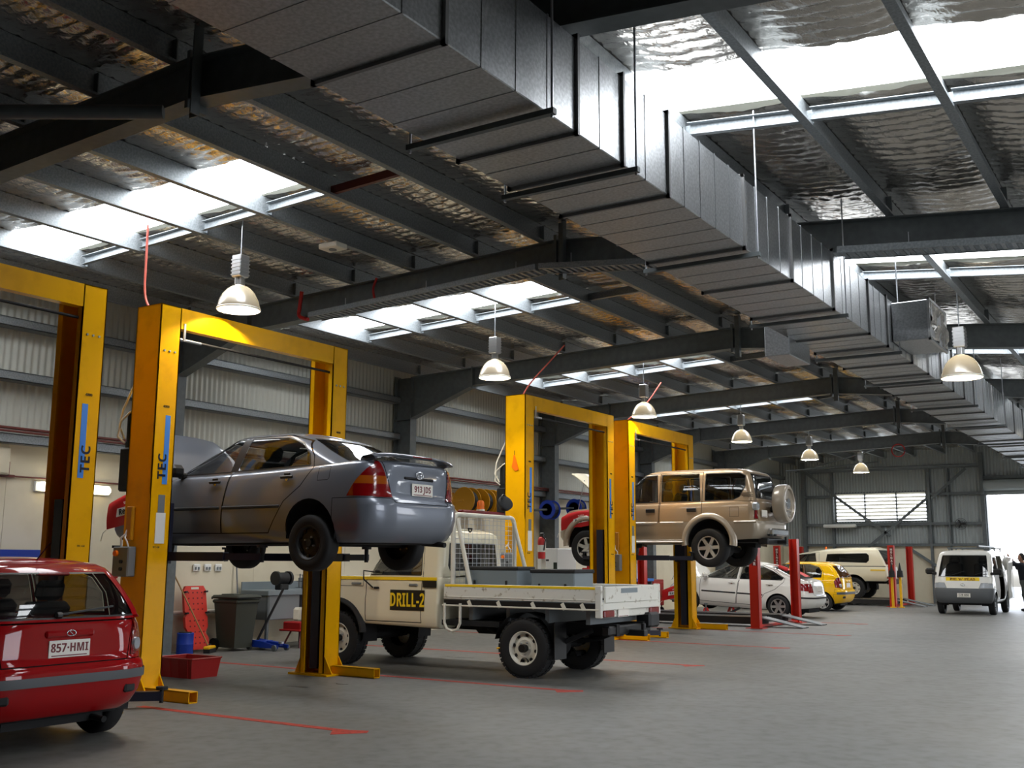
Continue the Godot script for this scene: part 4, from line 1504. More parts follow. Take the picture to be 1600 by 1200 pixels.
func wheel(r: float, w: float, rim: float, style: String, m_rim: Material) -> Node3D:
	# outer face looks to +z
	var o := Node3D.new()
	o.name = "wheel"
	var xf := Transform3D(ZWARD, Vector3.ZERO)
	var mb := MB.new()
	mb.lathe([Vector2(rim - 0.01, -w * 0.44), Vector2(rim + 0.02, -w * 0.49), Vector2(r - 0.045, -w * 0.5), Vector2(r - 0.014, -w * 0.45), Vector2(r, -w * 0.34), Vector2(r, w * 0.34), Vector2(r - 0.014, w * 0.45), Vector2(r - 0.045, w * 0.5), Vector2(rim + 0.02, w * 0.49), Vector2(rim - 0.01, w * 0.44)], xf, 40, 0.6)
	# tread blocks
	if style == "mud":
		for i in 36:
			var a := TAU * i / 36
			for s in [-1.0, 1.0]:
				mb.box(Vector3(cos(a + s * 0.04), sin(a + s * 0.04), 0) * (r - 0.004) + Vector3(0, 0, s * w * 0.31), Vector3(0.024, 0.05, w * 0.3), Basis(Vector3(0, 0, 1), a + s * 0.04))
	part("tyre", mb, M.rubber, o)
	var back := MB.new()
	back.lathe([Vector2(0, w * 0.06), Vector2(rim - 0.02, w * 0.06), Vector2(rim - 0.012, w * 0.43)], Transform3D(ZWARD, Vector3.ZERO), 28)
	var f := MB.new()
	if style == "steel" or style == "mud":
		f.lathe([Vector2(rim + 0.008, w * 0.45), Vector2(rim - 0.004, w * 0.47), Vector2(rim - 0.02, w * 0.42), Vector2(rim - 0.035, w * 0.22), Vector2(rim * 0.66, w * 0.26), Vector2(rim * 0.5, w * 0.31), Vector2(rim * 0.3, w * 0.24), Vector2(0.0, w * 0.24)].map(func(p): return p), Transform3D(ZWARD * Basis(Vector3(1, 0, 0), 0), Vector3.ZERO), 32)
		part("rim", flipped(f), m_rim, o)
		var hole := MB.new()
		var nh := 8
		for i in nh:
			var a := TAU * i / nh
			var c := Vector3(cos(a), sin(a), 0) * rim * 0.76 + Vector3(0, 0, w * 0.25)
			hole.prism(PackedVector2Array([Vector2(0.0, -0.016), Vector2(0.03, -0.024), Vector2(0.036, 0.0), Vector2(0.03, 0.024), Vector2(0.0, 0.016)]), Transform3D(Basis(Vector3(0, 0, 1), a), c - Vector3(cos(a), sin(a), 0) * 0.016), 0.012)
		part("vent_hole", hole, M.black, o)
	else:
		part("barrel", flipped(back), M.dark, o)
		f.lathe([Vector2(rim - 0.014, w * 0.38), Vector2(rim - 0.012, w * 0.46), Vector2(rim + 0.006, w * 0.47), Vector2(rim + 0.01, w * 0.44)], Transform3D(ZWARD, Vector3.ZERO), 36)
		var sp := flipped(f)
		var n := 6 if style == "six" else 5 if style == "five" else 7
		for i in n:
			var a := TAU * (i + 0.5) / n
			var u := Vector3(cos(a), sin(a), 0)
			var v := Vector3(-sin(a), cos(a), 0)
			var z0 := Vector3(0, 0, w * 0.40)
			var wi := 0.036 if style == "six" else 0.03
			var wo := 0.03 if style == "six" else 0.045
			var A := u * 0.04 - v * wi + z0 * 0.9; var B := u * 0.04 + v * wi + z0 * 0.9
			var C := u * (rim - 0.008) + v * wo + z0; var D := u * (rim - 0.008) - v * wo + z0
			var dn := Vector3(0, 0, -w * 0.16)
			sp.quad(A, D, C, B)
			sp.quad(A, A + dn, D + dn, D); sp.quad(B, C, C + dn, B + dn)
		part("rim", sp, m_rim, o)
	var hub := MB.new()
	hub.cyl(Vector3(0, 0, w * 0.05), Vector3(0, 0, w * 0.42), rim * 0.24, rim * 0.2, 18)
	if style == "mud": hub.cyl(Vector3(0, 0, w * 0.4), Vector3(0, 0, w * 0.62), 0.055, 0.05, 14)
	part("hub", hub, M.black if style == "mud" else m_rim, o)
	var nuts := 4 if style == "steel" else 5
	for i in nuts:
		var a := TAU * i / nuts + 0.5
		var nb := MB.new()
		var c := Vector3(cos(a), sin(a), 0) * rim * 0.36
		nb.cyl(c + Vector3(0, 0, w * 0.2), c + Vector3(0, 0, w * 0.4), 0.011, 0.009, 6)
		part("wheel_nut", nb, M.steel_bright, o)
	return o

func flipped(m: MB) -> MB:
	var o := MB.new()
	for i in range(0, m.v.size(), 3):
		o.v.append(m.v[i]); o.v.append(m.v[i + 2]); o.v.append(m.v[i + 1])
		o.n.append(-m.n[i]); o.n.append(-m.n[i + 2]); o.n.append(-m.n[i + 1])
	return o

func fit_wheels(t: Node3D, wh: Node3D, xs: Array, y: float, track: float, turn := 0.0) -> void:
	for i in xs.size():
		for s in [1.0, -1.0]:
			var c: Node3D = wh.duplicate()
			c.name = "wheel"
			t.add_child(c, true)
			c.position = Vector3(xs[i], y, s * track * 0.5)
			c.rotation.y = (0.0 if s > 0 else PI) + (turn if i == 0 else 0.0)
			c.rotation.z = 0.4 * i + s * 0.2
	wh.free()

func seats(t: Node3D, xs: Array, y: float, z: float, m: Material) -> void:
	for x in xs:
		for s in [-1.0, 1.0]:
			var mb := MB.new()
			mb.cbox(Vector3(x - 0.1, y, s * z), Vector3(0.5, 0.16, 0.48), 0.05)
			mb.cbox(Vector3(x + 0.2, y + 0.33, s * z), Vector3(0.14, 0.6, 0.46), 0.05, Basis(Vector3(0, 0, 1), -0.28))
			mb.cbox(Vector3(x + 0.31, y + 0.72, s * z), Vector3(0.1, 0.17, 0.27), 0.04, Basis(Vector3(0, 0, 1), -0.2))
			part("seat", mb, m, t)

func dash(t: Node3D, x: float, y: float, hw: float, zs: float) -> void:
	var mb := MB.new()
	mb.cbox(Vector3(x, y, 0), Vector3(0.36, 0.2, hw * 2), 0.06)
	part("dashboard", mb, M.dark, t)
	mb = MB.new()
	var c := Vector3(x + 0.32, y + 0.05, zs)
	mb.tube(arc(c, Vector3(0, 0, 1), Vector3(0.45, 0.9, 0).normalized(), 0.18, 0, 360, 20), 0.014, 6)
	mb.cyl(c, c + Vector3(-0.3, -0.1, 0), 0.03)
	part("steering_wheel", mb, M.black, t)

func mirror_pair(t: Node3D, at: Vector3, m: Material, s := 1.0) -> void:
	for k in [1.0, -1.0]:
		var mb := MB.new()
		var p := Vector3(at.x, at.y, at.z * k)
		mb.cbox(p + Vector3(0.0, 0.05, 0.11 * k) * s, Vector3(0.12, 0.15, 0.2) * s, 0.045)
		mb.cbox(p + Vector3(-0.01, 0, 0.0), Vector3(0.1, 0.07, 0.1) * s, 0.02)
		part("wing_mirror", mb, m, t)

func plate(t: Node3D, c: Vector3, bs: Basis, text: String, m: Material, w := 0.372, h := 0.134) -> void:
	# bs.z points out of the plate
	var mb := MB.new()
	mb.cbox(c, Vector3(w, h, 0.008), 0.003, bs)
	var p := part("number_plate", mb, M.plate_white, t)
	letters("lettering", text, h * 0.50, m, p, Transform3D(bs, c + bs.z * 0.005 + bs.y * h * 0.06), "Droid Sans", 600, 0.003, 0.92)
	mb = MB.new()
	mb.cbox(c - bs.y * h * 0.39 + bs.z * 0.0035, Vector3(w * 0.86, 0.008, 0.003), 0.001, bs)
	part("motto_line", mb, m, p)

func seal(r: int, called: String, glass: Array, mirror := true, lip := 0.014) -> void:
	# a pane and the dark strip round it
	cut(r, called, glass, 0.0, mirror, -0.006)
	var p := PackedVector2Array()
	for q in glass: p.append(Vector2(q[0], q[1]))
	if Geometry2D.is_polygon_clockwise(p): p.reverse()
	var o := Geometry2D.offset_polygon(p, lip, Geometry2D.JOIN_ROUND)
	var pts := []
	for q in o[0]: pts.append([q.x, q.y])
	cut(r, called.get_slice("/", 0) + "/window_seal", pts, 0.0, mirror, 0.001)

func handle(t: Node3D, at: Vector3, m: Material, w := 0.19) -> void:
	var mb := MB.new()
	mb.cbox(at + Vector3(0, 0, 0.012), Vector3(w, 0.035, 0.024), 0.01)
	mb.cbox(at + Vector3(0.0, 0.022, 0.004), Vector3(w * 0.5, 0.05, 0.012), 0.006)
	part("door_handle", mb, m, t)
	mb = MB.new()
	mb.cyl(at + Vector3(0, -0.02, 0.0), at + Vector3(0, -0.02, 0.012), 0.022, 0.022, 12)
	part("handle_dish", mb, M.chrome, t)

func open_hood(t: Node3D, xh: float, yh: float, ln: float, hw: float, deg: float, m: Material) -> void:
	var mb := MB.new()
	var a := deg_to_rad(deg)
	var ux := Vector3(-cos(a), sin(a), 0)
	var un := Vector3(sin(a), cos(a), 0)
	for side in [0, 1]:
		var rows := []
		for j in 9:
			var r := PackedVector3Array()
			var u := j / 8.0
			for i in 11:
				var z := -1.0 + i / 5.0
				var wid := hw * (1.0 - 0.16 * u * u)
				var bow := 0.05 * (1.0 - z * z) - 0.10 * u * u * u
				r.append(Vector3(xh, yh, 0) + ux * (u * ln) + un * (bow - 0.018 * side) + Vector3(0, 0, z * wid))
			rows.append(r)
		mb.grid(rows, side == 0)
	part("bonnet", mb, m, t)
	mb = MB.new()
	mb.cyl(Vector3(xh - 0.75, yh - 0.12, hw * 0.8), Vector3(xh, yh, hw * 0.8) + ux * ln * 0.72, 0.008, 0.008, 6)
	part("bonnet_stay", mb, M.steel_bright, t)

func engine_bay(t: Node3D, xa: float, xb: float, y: float, hw: float) -> void:
	var mb := MB.new()
	mb.cbox(Vector3((xa + xb) * 0.5, y - 0.12, -0.05), Vector3((xb - xa) * 0.6, 0.24, hw * 1.0), 0.04)
	mb.cbox(Vector3(xb - 0.2, y - 0.05, hw * 0.6), Vector3(0.2, 0.2, 0.24), 0.03)
	mb.cyl(Vector3(xa + 0.3, y - 0.05, -hw * 0.6), Vector3(xa + 0.3, y + 0.03, -hw * 0.6), 0.08)
	part("engine", mb, M.dark, t)

func fender_cover(t_label: String, origin: Vector3, xa: float, xb: float, yt: Array, zi: float, zo: float, drop: float, text: String) -> void:
	# a padded cloth laid over the guard: in from the bonnet edge, over the shoulder, down the side
	var o := thing("fender_cover", t_label, "fender cover", origin)
	var prof := []
	var mb := MB.new()
	var rows := []
	var n := 14
	var k := 16
	for j in n + 1:
		var u := float(j) / n
		var x := lerpf(xa, xb, u)
		var y := curve_at(yt, x)
		var r := PackedVector3Array()
		for i in k + 1:
			var v := float(i) / k
			var p: Vector3
			if v < 0.4:
				p = Vector3(x, y + 0.03 + 0.012 * sin(v * 8.0), lerpf(zi, zo - 0.05, v / 0.4))
			elif v < 0.55:
				var a := (v - 0.4) / 0.15 * PI * 0.5
				p = Vector3(x, y - 0.03 + 0.06 * cos(a), zo - 0.05 + 0.062 * sin(a))
			else:
				var dd := (v - 0.55) / 0.45
				p = Vector3(x, y - 0.03 - drop * dd * (1.0 - 0.35 * absf(u - 0.5)), zo + 0.014 + 0.012 * sin(u * 9.0 + dd * 3.0))
			r.append(p)
		rows.append(r)
	mb.grid(rows, true)
	part("cloth", mb, M.cover_red, o)
	mb = MB.new()
	var xc := lerpf(xa, xb, 0.52)
	var yc := curve_at(yt, xc) - 0.03 - drop * 0.5
	var tilt := Basis(Vector3(0, 0, 1), 0.16)
	mb.prism(PackedVector2Array([Vector2(-0.21, -0.05), Vector2(0.19, -0.05), Vector2(0.22, 0.05), Vector2(-0.18, 0.05)]), Transform3D(tilt, Vector3(xc, yc, zo + 0.02)), 0.012)
	part("badge", mb, M.white, o)
	letters("lettering", text, 0.07, M.black, o, Transform3D(tilt, Vector3(xc, yc, zo + 0.034)), "Droid Sans", 700, 0.004, 1.1)
	letters("lettering", "SERVICE", 0.03, M.white, o, Transform3D(tilt, Vector3(xc, yc + 0.1, zo + 0.03)), "Droid Sans", 500, 0.004)
	mb = MB.new()
	mb.tube([rows[0][k], rows[0][k] + Vector3(-0.06, -0.05, 0.01), rows[0][k] + Vector3(-0.1, -0.14, 0.0)], 0.006, 5)
	part("tie_cord", mb, M.off_white, o)

func sedan() -> void:
	var at := Vector3(-8.0, 1.48, -9.25)
	var t := thing("sedan", "grey four-door sedan raised on a yellow hoist with its bonnet open", "car", at)
	var sp := {
		"x0": -3.47, "x1": 0.89, "hw": 0.85, "pan": 0.2, "crown": 0.035, "ns": 30,
		"rows": [[0.0, 0.11, 0.16, 0.15], [0.05, 0.07, 0.07, 0.07], [0.16, 0.03, 0.025, 0.02], [0.30, 0.008, 0.0, 0.0], [0.44, 0.0, 0.008, 0.0], [0.505, 0.0, 0.03, 0.012], [0.53, 0.0, 0.05, 0.045], [0.62, 0.003, 0.075, 0.055], [0.75, 0.012, 0.10, 0.062], [0.88, 0.03, 0.135, 0.075], [0.95, 0.048, 0.165, 0.085], [0.985, 0.07, 0.19, 0.10], [1.0, 0.09, 0.22, 0.125]],
		"ytop": [[-3.4, 0.66], [-3.1, 0.76], [-2.6, 0.88], [-2.2, 0.95], [-1.6, 0.965], [-0.8, 0.985], [0.0, 1.015], [0.45, 1.04], [0.8, 1.055], [0.95, 1.05]],
		"ybot": [[-3.4, 0.23], [-2.9, 0.2], [-2.0, 0.19], [0.0, 0.2], [0.5, 0.19], [0.95, 0.2]],
		"plan": [[-3.47, 0.93], [-2.9, 0.98], [-2.0, 1.0], [0.0, 1.0], [0.5, 0.98], [0.95, 0.95]],
		"rf": Vector2(0.24, 0.5), "rr": Vector2(0.24, 0.42),
		"arches": [[-2.6, 0.31, 0.35], [0.0, 0.31, 0.35]],
		"gh": {"rows": [[0.0, -2.44, 0.48, 0.768], [0.15, -2.28, 0.37, 0.752], [0.32, -2.10, 0.24, 0.73], [0.5, -1.92, 0.10, 0.705], [0.68, -1.75, -0.03, 0.678], [0.82, -1.61, -0.15, 0.65], [0.91, -1.52, -0.23, 0.622], [0.97, -1.42, -0.33, 0.575], [1.0, -1.30, -0.44, 0.51]],
			"roof": [[-2.4, 1.37], [-1.7, 1.405], [-1.2, 1.43], [-0.6, 1.425], [-0.2, 1.40], [0.3, 1.37]], "rf": Vector2(0.24, 0.5), "rr": Vector2(0.26, 0.5), "plan": [[-3, 1.0], [1, 1.0]], "crown": 0.03}}
	seal(SIDE, "front_door/side_window", [[-2.06, 0.99], [-1.95, 1.065], [-1.6, 1.29], [-1.42, 1.36], [-1.21, 1.373], [-1.30, 1.0]])
	seal(SIDE, "rear_door/side_window", [[-1.18, 1.005], [-1.09, 1.373], [-0.52, 1.36], [-0.27, 1.28], [-0.12, 1.15], [-0.07, 1.03]])
	cut(SIDE, "pillar_trim", [[-1.305, 0.99], [-1.175, 0.995], [-1.095, 1.37], [-1.225, 1.37]], 0.0, true, 0.001)
	seal(FRONT, "windscreen", [[-0.68, 0.97], [0.68, 0.97], [0.55, 1.345], [-0.55, 1.345]], false)
	seal(REAR, "rear_window", [[-0.60, 1.07], [0.60, 1.07], [0.50, 1.34], [-0.50, 1.34]], false)
	cut(SIDE, "front_door", [[-2.27, 0.31], [-1.36, 0.30], [-1.33, 0.6], [-1.27, 0.96], [-1.15, 1.393], [-1.48, 1.386], [-2.10, 1.05], [-2.26, 0.93], [-2.3, 0.6]], 0.011)
	cut(SIDE, "rear_door", [[-1.35, 0.30], [-0.62, 0.30], [-0.50, 0.46], [-0.37, 0.64], [-0.14, 0.80], [0.0, 0.98], [-0.04, 1.13], [-0.23, 1.32], [-0.50, 1.392], [-1.13, 1.393], [-1.255, 0.96], [-1.32, 0.6]], 0.011)
	cut(SIDE, "indicator", [[0.60, 0.80], [1.2, 0.80], [1.2, 0.885], [0.655, 0.885]], 0.0, true, 0.007)
	cut(REAR, "indicator", [[0.52, 0.80], [1.0, 0.80], [1.0, 0.885], [0.545, 0.885]], 0.0, true, 0.007)
	cut(SIDE, "brake_lamp", [[0.52, 0.675], [1.2, 0.66], [1.2, 0.80], [0.60, 0.80]], 0.0, true, 0.006)
	cut(REAR, "brake_lamp", [[0.47, 0.665], [1.0, 0.66], [1.0, 0.80], [0.52, 0.80]], 0.0, true, 0.006)
	cut(SIDE, "tail_lamp", [[0.655, 0.884], [1.2, 0.884], [1.2, 1.06], [0.77, 1.06], [0.70, 0.96]], 0.0, true, 0.006)
	cut(REAR, "tail_lamp", [[0.545, 0.884], [1.0, 0.884], [1.0, 1.06], [0.60, 1.06], [0.56, 0.94]], 0.0, true, 0.006)
	cut(SIDE, "rear_bumper", [[0.30, 0.05], [1.3, 0.05], [1.3, 0.655], [0.33, 0.655]], 0.007)
	cut(REAR, "rear_bumper", [[-1.2, 0.05], [1.2, 0.05], [1.2, 0.655], [0.5, 0.655], [0.46, 0.61], [-0.46, 0.61], [-0.5, 0.655], [-1.2, 0.655]], 0.007, false)
	cut(REAR, "boot_lid", [[-0.46, 0.61], [0.46, 0.61], [0.53, 0.9], [0.59, 1.2], [-0.59, 1.2], [-0.53, 0.9]], 0.01, false)
	cut(TOP, "boot_lid", [[0.45, -0.63], [1.2, -0.63], [1.2, 0.63], [0.45, 0.63]], 0.01, false)
	cut(SIDE, "front_bumper", [[-3.7, 0.05], [-2.93, 0.05], [-2.93, 0.5], [-3.0, 0.56], [-3.7, 0.56]], 0.007)
	cut(FRONT, "front_bumper", [[-1.2, 0.05], [1.2, 0.05], [1.2, 0.56], [-1.2, 0.56]], 0.007, false)
	cut(SIDE, "fuel_flap", [[0.10, 0.85], [0.24, 0.85], [0.26, 0.87], [0.26, 0.99], [0.24, 1.0], [0.13, 1.0], [0.10, 0.98]], 0.006)
	cut(TOP, "", [[-3.3, -0.6], [-2.42, -0.7], [-2.42, 0.7], [-3.3, 0.6]], 0.0, false)
	car_body(sp)
	car_done(t, {"body": M.paint_grey, "side_window": M.glass, "windscreen": M.glass, "rear_window": M.glass_dark, "window_seal": M.black, "pillar_trim": M.black, "tail_lamp": M.lamp_red, "brake_lamp": M.lamp_red, "indicator": M.lamp_amber, "inner_shell": M.under, "wheel_housing": M.under, "floor_pan": M.under})
	open_hood(t, -2.46, 0.95, 0.88, 0.66, 50.0, M.paint_grey)
	engine_bay(t, -3.3, -2.45, 0.8, 0.6)
	seats(t, [-1.35], 0.5, 0.36, M.seat)
	seats(t, [-0.5], 0.5, 0.36, M.seat)
	dash(t, -2.05, 0.85, 0.62, -0.36)
	mirror_pair(t, Vector3(-2.08, 0.98, 0.78), M.black)
	handle(t, Vector3(-1.47, 0.88, 0.833), M.black)
	handle(t, Vector3(-0.34, 0.90, 0.833), M.black)
	# side rubbing strip, one piece on each door
	for s in [[-2.2, -1.37], [-1.33, -0.43]]:
		var mb := MB.new()
		mb.cbox(Vector3((s[0] + s[1]) * 0.5, 0.585, 0.849), Vector3(s[1] - s[0], 0.035, 0.02), 0.008)
		part("rubbing_strip", mb, M.dark, t)
	# amber band across the tail lamp, badge bar, maker's oval, plate
	var mb := MB.new()
	mb.cbox(Vector3(0.825, 0.885, 0), Vector3(0.03, 0.03, 0.52), 0.012)
	part("boot_handle", mb, M.dark, t)
	mb = MB.new()
	mb.tube(arc(Vector3(0.835, 0.925, 0), Vector3(0, 0, 1), Vector3(0, 0.7, 0), 0.06, 0, 360, 20), 0.006, 5)
	mb.tube(arc(Vector3(0.837, 0.925, 0), Vector3(0, 0, 0.45), Vector3(0, 0.7, 0), 0.06, 0, 360, 16), 0.005, 5)
	mb.tube(arc(Vector3(0.837, 0.943, 0), Vector3(0, 0, 0.8), Vector3(0, 0.3, 0), 0.06, 0, 360, 16), 0.005, 5)
	part("emblem", mb, M.chrome, t)
	plate(t, Vector3(0.845, 0.765, -0.04), Basis(Vector3(0, 0, -1), Vector3(0, 1, 0), Vector3(1, 0, 0)), "913 JDS", M.plate_maroon)
	# boot spoiler on two feet
	mb = MB.new()
	var sp_rows := []
	for j in 13:
		var z := lerpf(-0.70, 0.70, j / 12.0)
		var e := absf(z) / 0.70
		var x := 0.79 - 0.10 * e * e
		var y := 1.115 - 0.035 * pow(e, 6)
		var r := PackedVector3Array()
		for q in [[-0.11, 0.0], [-0.06, 0.024], [0.04, 0.028], [0.085, 0.012], [0.085, -0.006], [0.0, -0.012], [-0.11, 0.0]]:
			r.append(Vector3(x + q[0], y + q[1], z))
		sp_rows.append(r)
	mb.grid(sp_rows, false)
	for s in [-1.0, 1.0]:
		mb.cbox(Vector3(0.65, 1.08, s * 0.64), Vector3(0.22, 0.07, 0.06), 0.02, Basis(Vector3(0, 0, 1), 0.25))
	var spo := part("boot_spoiler", mb, M.paint_grey, t)
	mb = MB.new()
	mb.cbox(Vector3(0.872, 1.12, 0), Vector3(0.008, 0.016, 0.34), 0.003)
	part("brake_lamp", mb, M.lamp_red, spo)
	mb = MB.new()
	mb.cyl(Vector3(0.55, 0.2, -0.45), Vector3(0.86, 0.18, -0.45), 0.03)
	mb.cyl(Vector3(0.0, 0.2, -0.7), Vector3(0.0, 0.2, 0.7), 0.045)
	mb.cbox(Vector3(0.5, 0.3, -0.2), Vector3(0.4, 0.12, 0.5), 0.05)
	part("exhaust", mb, M.under, t)
	fit_wheels(t, wheel(0.3, 0.19, 0.185, "steel", M.black), [-2.6, 0.0], 0.19, 1.49)
	fender_cover("red fender cover with white badge on the grey sedan's front guard", at, -3.36, -2.62, sp.ytop, 0.56, 0.83, 0.34, "Repco")

func hatch(at: Vector3, label: String, m: Material, reg: String, detailed: bool) -> Node3D:
	var t := thing("hatchback", label, "car", at)
	var sp := {
		"x0": -3.19, "x1": 0.64, "hw": 0.83, "pan": 0.2, "crown": 0.04, "ns": 26 if detailed else 18,
		"rows": [[0.0, 0.13, 0.13, 0.13], [0.06, 0.08, 0.06, 0.06], [0.2, 0.025, 0.012, 0.015], [0.36, 0.0, 0.0, 0.0], [0.455, 0.0, 0.012, 0.0], [0.51, 0.0, 0.03, 0.015], [0.55, 0.004, 0.05, 0.06], [0.68, 0.006, 0.07, 0.065], [0.82, 0.015, 0.10, 0.07], [0.93, 0.035, 0.14, 0.078], [1.0, 0.06, 0.17, 0.09]],
		"ytop": [[-3.1, 0.70], [-2.8, 0.84], [-2.2, 0.95], [-1.0, 0.97], [0.0, 0.99], [0.64, 1.0]],
		"ybot": [[-3.2, 0.22], [-2.0, 0.18], [0.0, 0.2], [0.64, 0.28]],
		"plan": [[-3.2, 0.92], [-2.6, 0.98], [-2.0, 1.0], [0.0, 1.0], [0.64, 0.955]],
		"rf": Vector2(0.42, 0.6), "rr": Vector2(0.20, 0.40),
		"arches": [[-2.455, 0.285, 0.33], [0.0, 0.285, 0.33]],
		"gh": {"rows": [[0.0, -2.38, 0.56, 0.768], [0.15, -2.18, 0.535, 0.752], [0.32, -1.98, 0.49, 0.73], [0.5, -1.80, 0.435, 0.702], [0.68, -1.62, 0.37, 0.672], [0.82, -1.48, 0.31, 0.642], [0.91, -1.39, 0.265, 0.615], [0.97, -1.29, 0.20, 0.565], [1.0, -1.17, 0.10, 0.50]],
			"roof": [[-2.2, 1.40], [-1.5, 1.45], [-0.9, 1.475], [-0.3, 1.475], [0.3, 1.445]], "rf": Vector2(0.24, 0.5), "rr": Vector2(0.16, 0.42), "plan": [[-3, 1.0], [1, 1.0]], "crown": 0.03}}
	seal(SIDE, "front_door/side_window", [[-2.0, 0.99], [-1.85, 1.12], [-1.5, 1.36], [-1.3, 1.40], [-1.06, 1.405], [-1.1, 1.0]])
	seal(SIDE, "rear_door/side_window", [[-0.99, 1.0], [-0.97, 1.405], [-0.4, 1.40], [-0.12, 1.33], [-0.02, 1.2], [-0.04, 1.03]])
	seal(FRONT, "windscreen", [[-0.68, 0.99], [0.68, 0.99], [0.55, 1.38], [-0.55, 1.38]], false)
	seal(REAR, "rear_window", [[-0.665, 1.03], [0.665, 1.03], [0.63, 1.18], [0.535, 1.365], [-0.535, 1.365], [-0.63, 1.18]], false)
	cut(SIDE, "front_door", [[-2.2, 0.30], [-1.06, 0.29], [-1.04, 0.96], [-1.01, 1.425], [-1.35, 1.42], [-2.05, 1.05], [-2.2, 0.95]], 0.011)
	cut(SIDE, "rear_door", [[-1.05, 0.29], [-0.5, 0.29], [-0.42, 0.42], [-0.3, 0.58], [-0.05, 0.7], [0.03, 0.95], [0.03, 1.2], [-0.1, 1.37], [-0.4, 1.425], [-1.0, 1.425], [-1.03, 0.96]], 0.011)
	cut(SIDE, "tail_lamp", [[0.40, 0.72], [1.0, 0.68], [1.0, 1.0], [0.44, 1.02], [0.36, 0.9]], 0.004, true, 0.005)
	cut(REAR, "tail_lamp", [[0.60, 0.70], [1.0, 0.68], [1.0, 1.0], [0.68, 1.0], [0.62, 0.86]], 0.004, true, 0.005)
	cut(REAR, "bumper_strip", [[-1.2, 0.515], [1.2, 0.515], [1.2, 0.585], [-1.2, 0.585]], 0.0, false, 0.012)
	cut(SIDE, "bumper_strip", [[0.44, 0.515], [1.3, 0.515], [1.3, 0.585], [0.44, 0.585]], 0.0, true, 0.012)
	cut(REAR, "bumper_top", [[-1.2, 0.58], [1.2, 0.58], [1.2, 0.665], [-1.2, 0.665]], 0.005, false)
	cut(SIDE, "bumper_top", [[0.36, 0.58], [1.3, 0.58], [1.3, 0.665], [0.37, 0.665]], 0.005)
	cut(REAR, "rear_bumper", [[-1.2, 0.05], [1.2, 0.05], [1.2, 0.52], [-1.2, 0.52]], 0.005, false)
	cut(SIDE, "rear_bumper", [[0.28, 0.05], [1.3, 0.05], [1.3, 0.52], [0.34, 0.52]], 0.005)
	cut(REAR, "tailgate", [[-0.565, 0.665], [0.565, 0.665], [0.60, 0.85], [0.66, 0.99], [-0.66, 0.99], [-0.60, 0.85]], 0.011, false)
	cut(SIDE, "front_bumper", [[-3.5, 0.05], [-2.78, 0.05], [-2.78, 0.5], [-3.5, 0.56]], 0.007)
	cut(FRONT, "front_bumper", [[-1.2, 0.05], [1.2, 0.05], [1.2, 0.56], [-1.2, 0.56]], 0.007, false)
	car_body(sp)
	car_done(t, {"body": m, "side_window": M.glass, "windscreen": M.glass, "rear_window": M.glass, "window_seal": M.black, "tail_lamp": M.lamp_red, "inner_shell": M.under, "wheel_housing": M.under, "floor_pan": M.under, "bumper_strip": M.bumper_grey})
	seats(t, [-1.35, -0.55], 0.5, 0.34, M.seat)
	dash(t, -1.95, 0.87, 0.62, -0.34)
	mirror_pair(t, Vector3(-1.95, 0.99, 0.78), m)
	handle(t, Vector3(-1.18, 0.86, 0.825), m)
	handle(t, Vector3(-0.16, 0.88, 0.82), m)
	for s in [-1.0, 1.0]:
		var mb := MB.new()
		var c := Vector3(0.512, 0.785, s * 0.665)
		mb.cyl(c, c + Vector3(0.03, 0, s * 0.013), 0.055, 0.05, 18)
		part("reversing_lamp", mb, M.lamp_clear, t)
	# recess panel with plate, lip above with the maker's oval, wiper, reflectors
	var mb := MB.new()
	mb.cbox(Vector3(0.572, 0.90, 0), Vector3(0.035, 0.055, 0.44), 0.015)
	var lip := part("tailgate_grip", mb, m, t)
	mb = MB.new()
	mb.tube(arc(Vector3(0.592, 0.905, 0), Vector3(0, 0, 1), Vector3(0, 0.55, 0), 0.04, 0, 360, 18), 0.004, 5)
	mb.tube([Vector3(0.592, 0.918, 0.015), Vector3(0.592, 0.905, 0.0), Vector3(0.592, 0.892, -0.015)], 0.004, 5)
	part("emblem", mb, M.chrome, lip)
	mb = MB.new()
	mb.span(Vector3(0.560, 0.70, -0.30), Vector3(0.566, 0.715, 0.30))
	mb.span(Vector3(0.560, 0.71, -0.30), Vector3(0.566, 0.87, -0.29)); mb.span(Vector3(0.560, 0.71, 0.29), Vector3(0.566, 0.87, 0.30))
	part("recess_edge", mb, m, t)
	plate(t, Vector3(0.578, 0.785, 0.0), Basis(Vector3(0, 0, -1), Vector3(0, 1, 0), Vector3(1, 0, 0)), reg, M.plate_maroon)
	for s in [-1.0, 1.0]:
		mb = MB.new()
		mb.cbox(Vector3(0.592, 0.43, s * 0.58), Vector3(0.04, 0.07, 0.14), 0.015, Basis(Vector3(0, 1, 0), s * -0.35))
		part("fog_recess", mb, M.dark, t)
	mb = MB.new()
	mb.cbox(Vector3(0.55, 1.045, 0.10), Vector3(0.05, 0.05, 0.07), 0.015)
	mb.bar(Vector3(0.565, 1.05, 0.12), Vector3(0.525, 1.10, -0.42), 0.014, 0.014)
	part("rear_wiper", mb, M.black, t)
	mb = MB.new()
	mb.cbox(Vector3(0.29, 1.365, 0.0), Vector3(0.04, 0.03, 0.3), 0.012)
	part("high_brake_lamp", mb, M.lamp_red, t)
	mb = MB.new()
	mb.cyl(Vector3(0.05, 1.48, 0.0), Vector3(0.22, 1.62, 0.0), 0.006, 0.003, 6)
	part("aerial", mb, M.black, t)
	mb = MB.new()
	mb.cyl(Vector3(0.3, 0.22, -0.35), Vector3(0.6, 0.2, -0.35), 0.025)
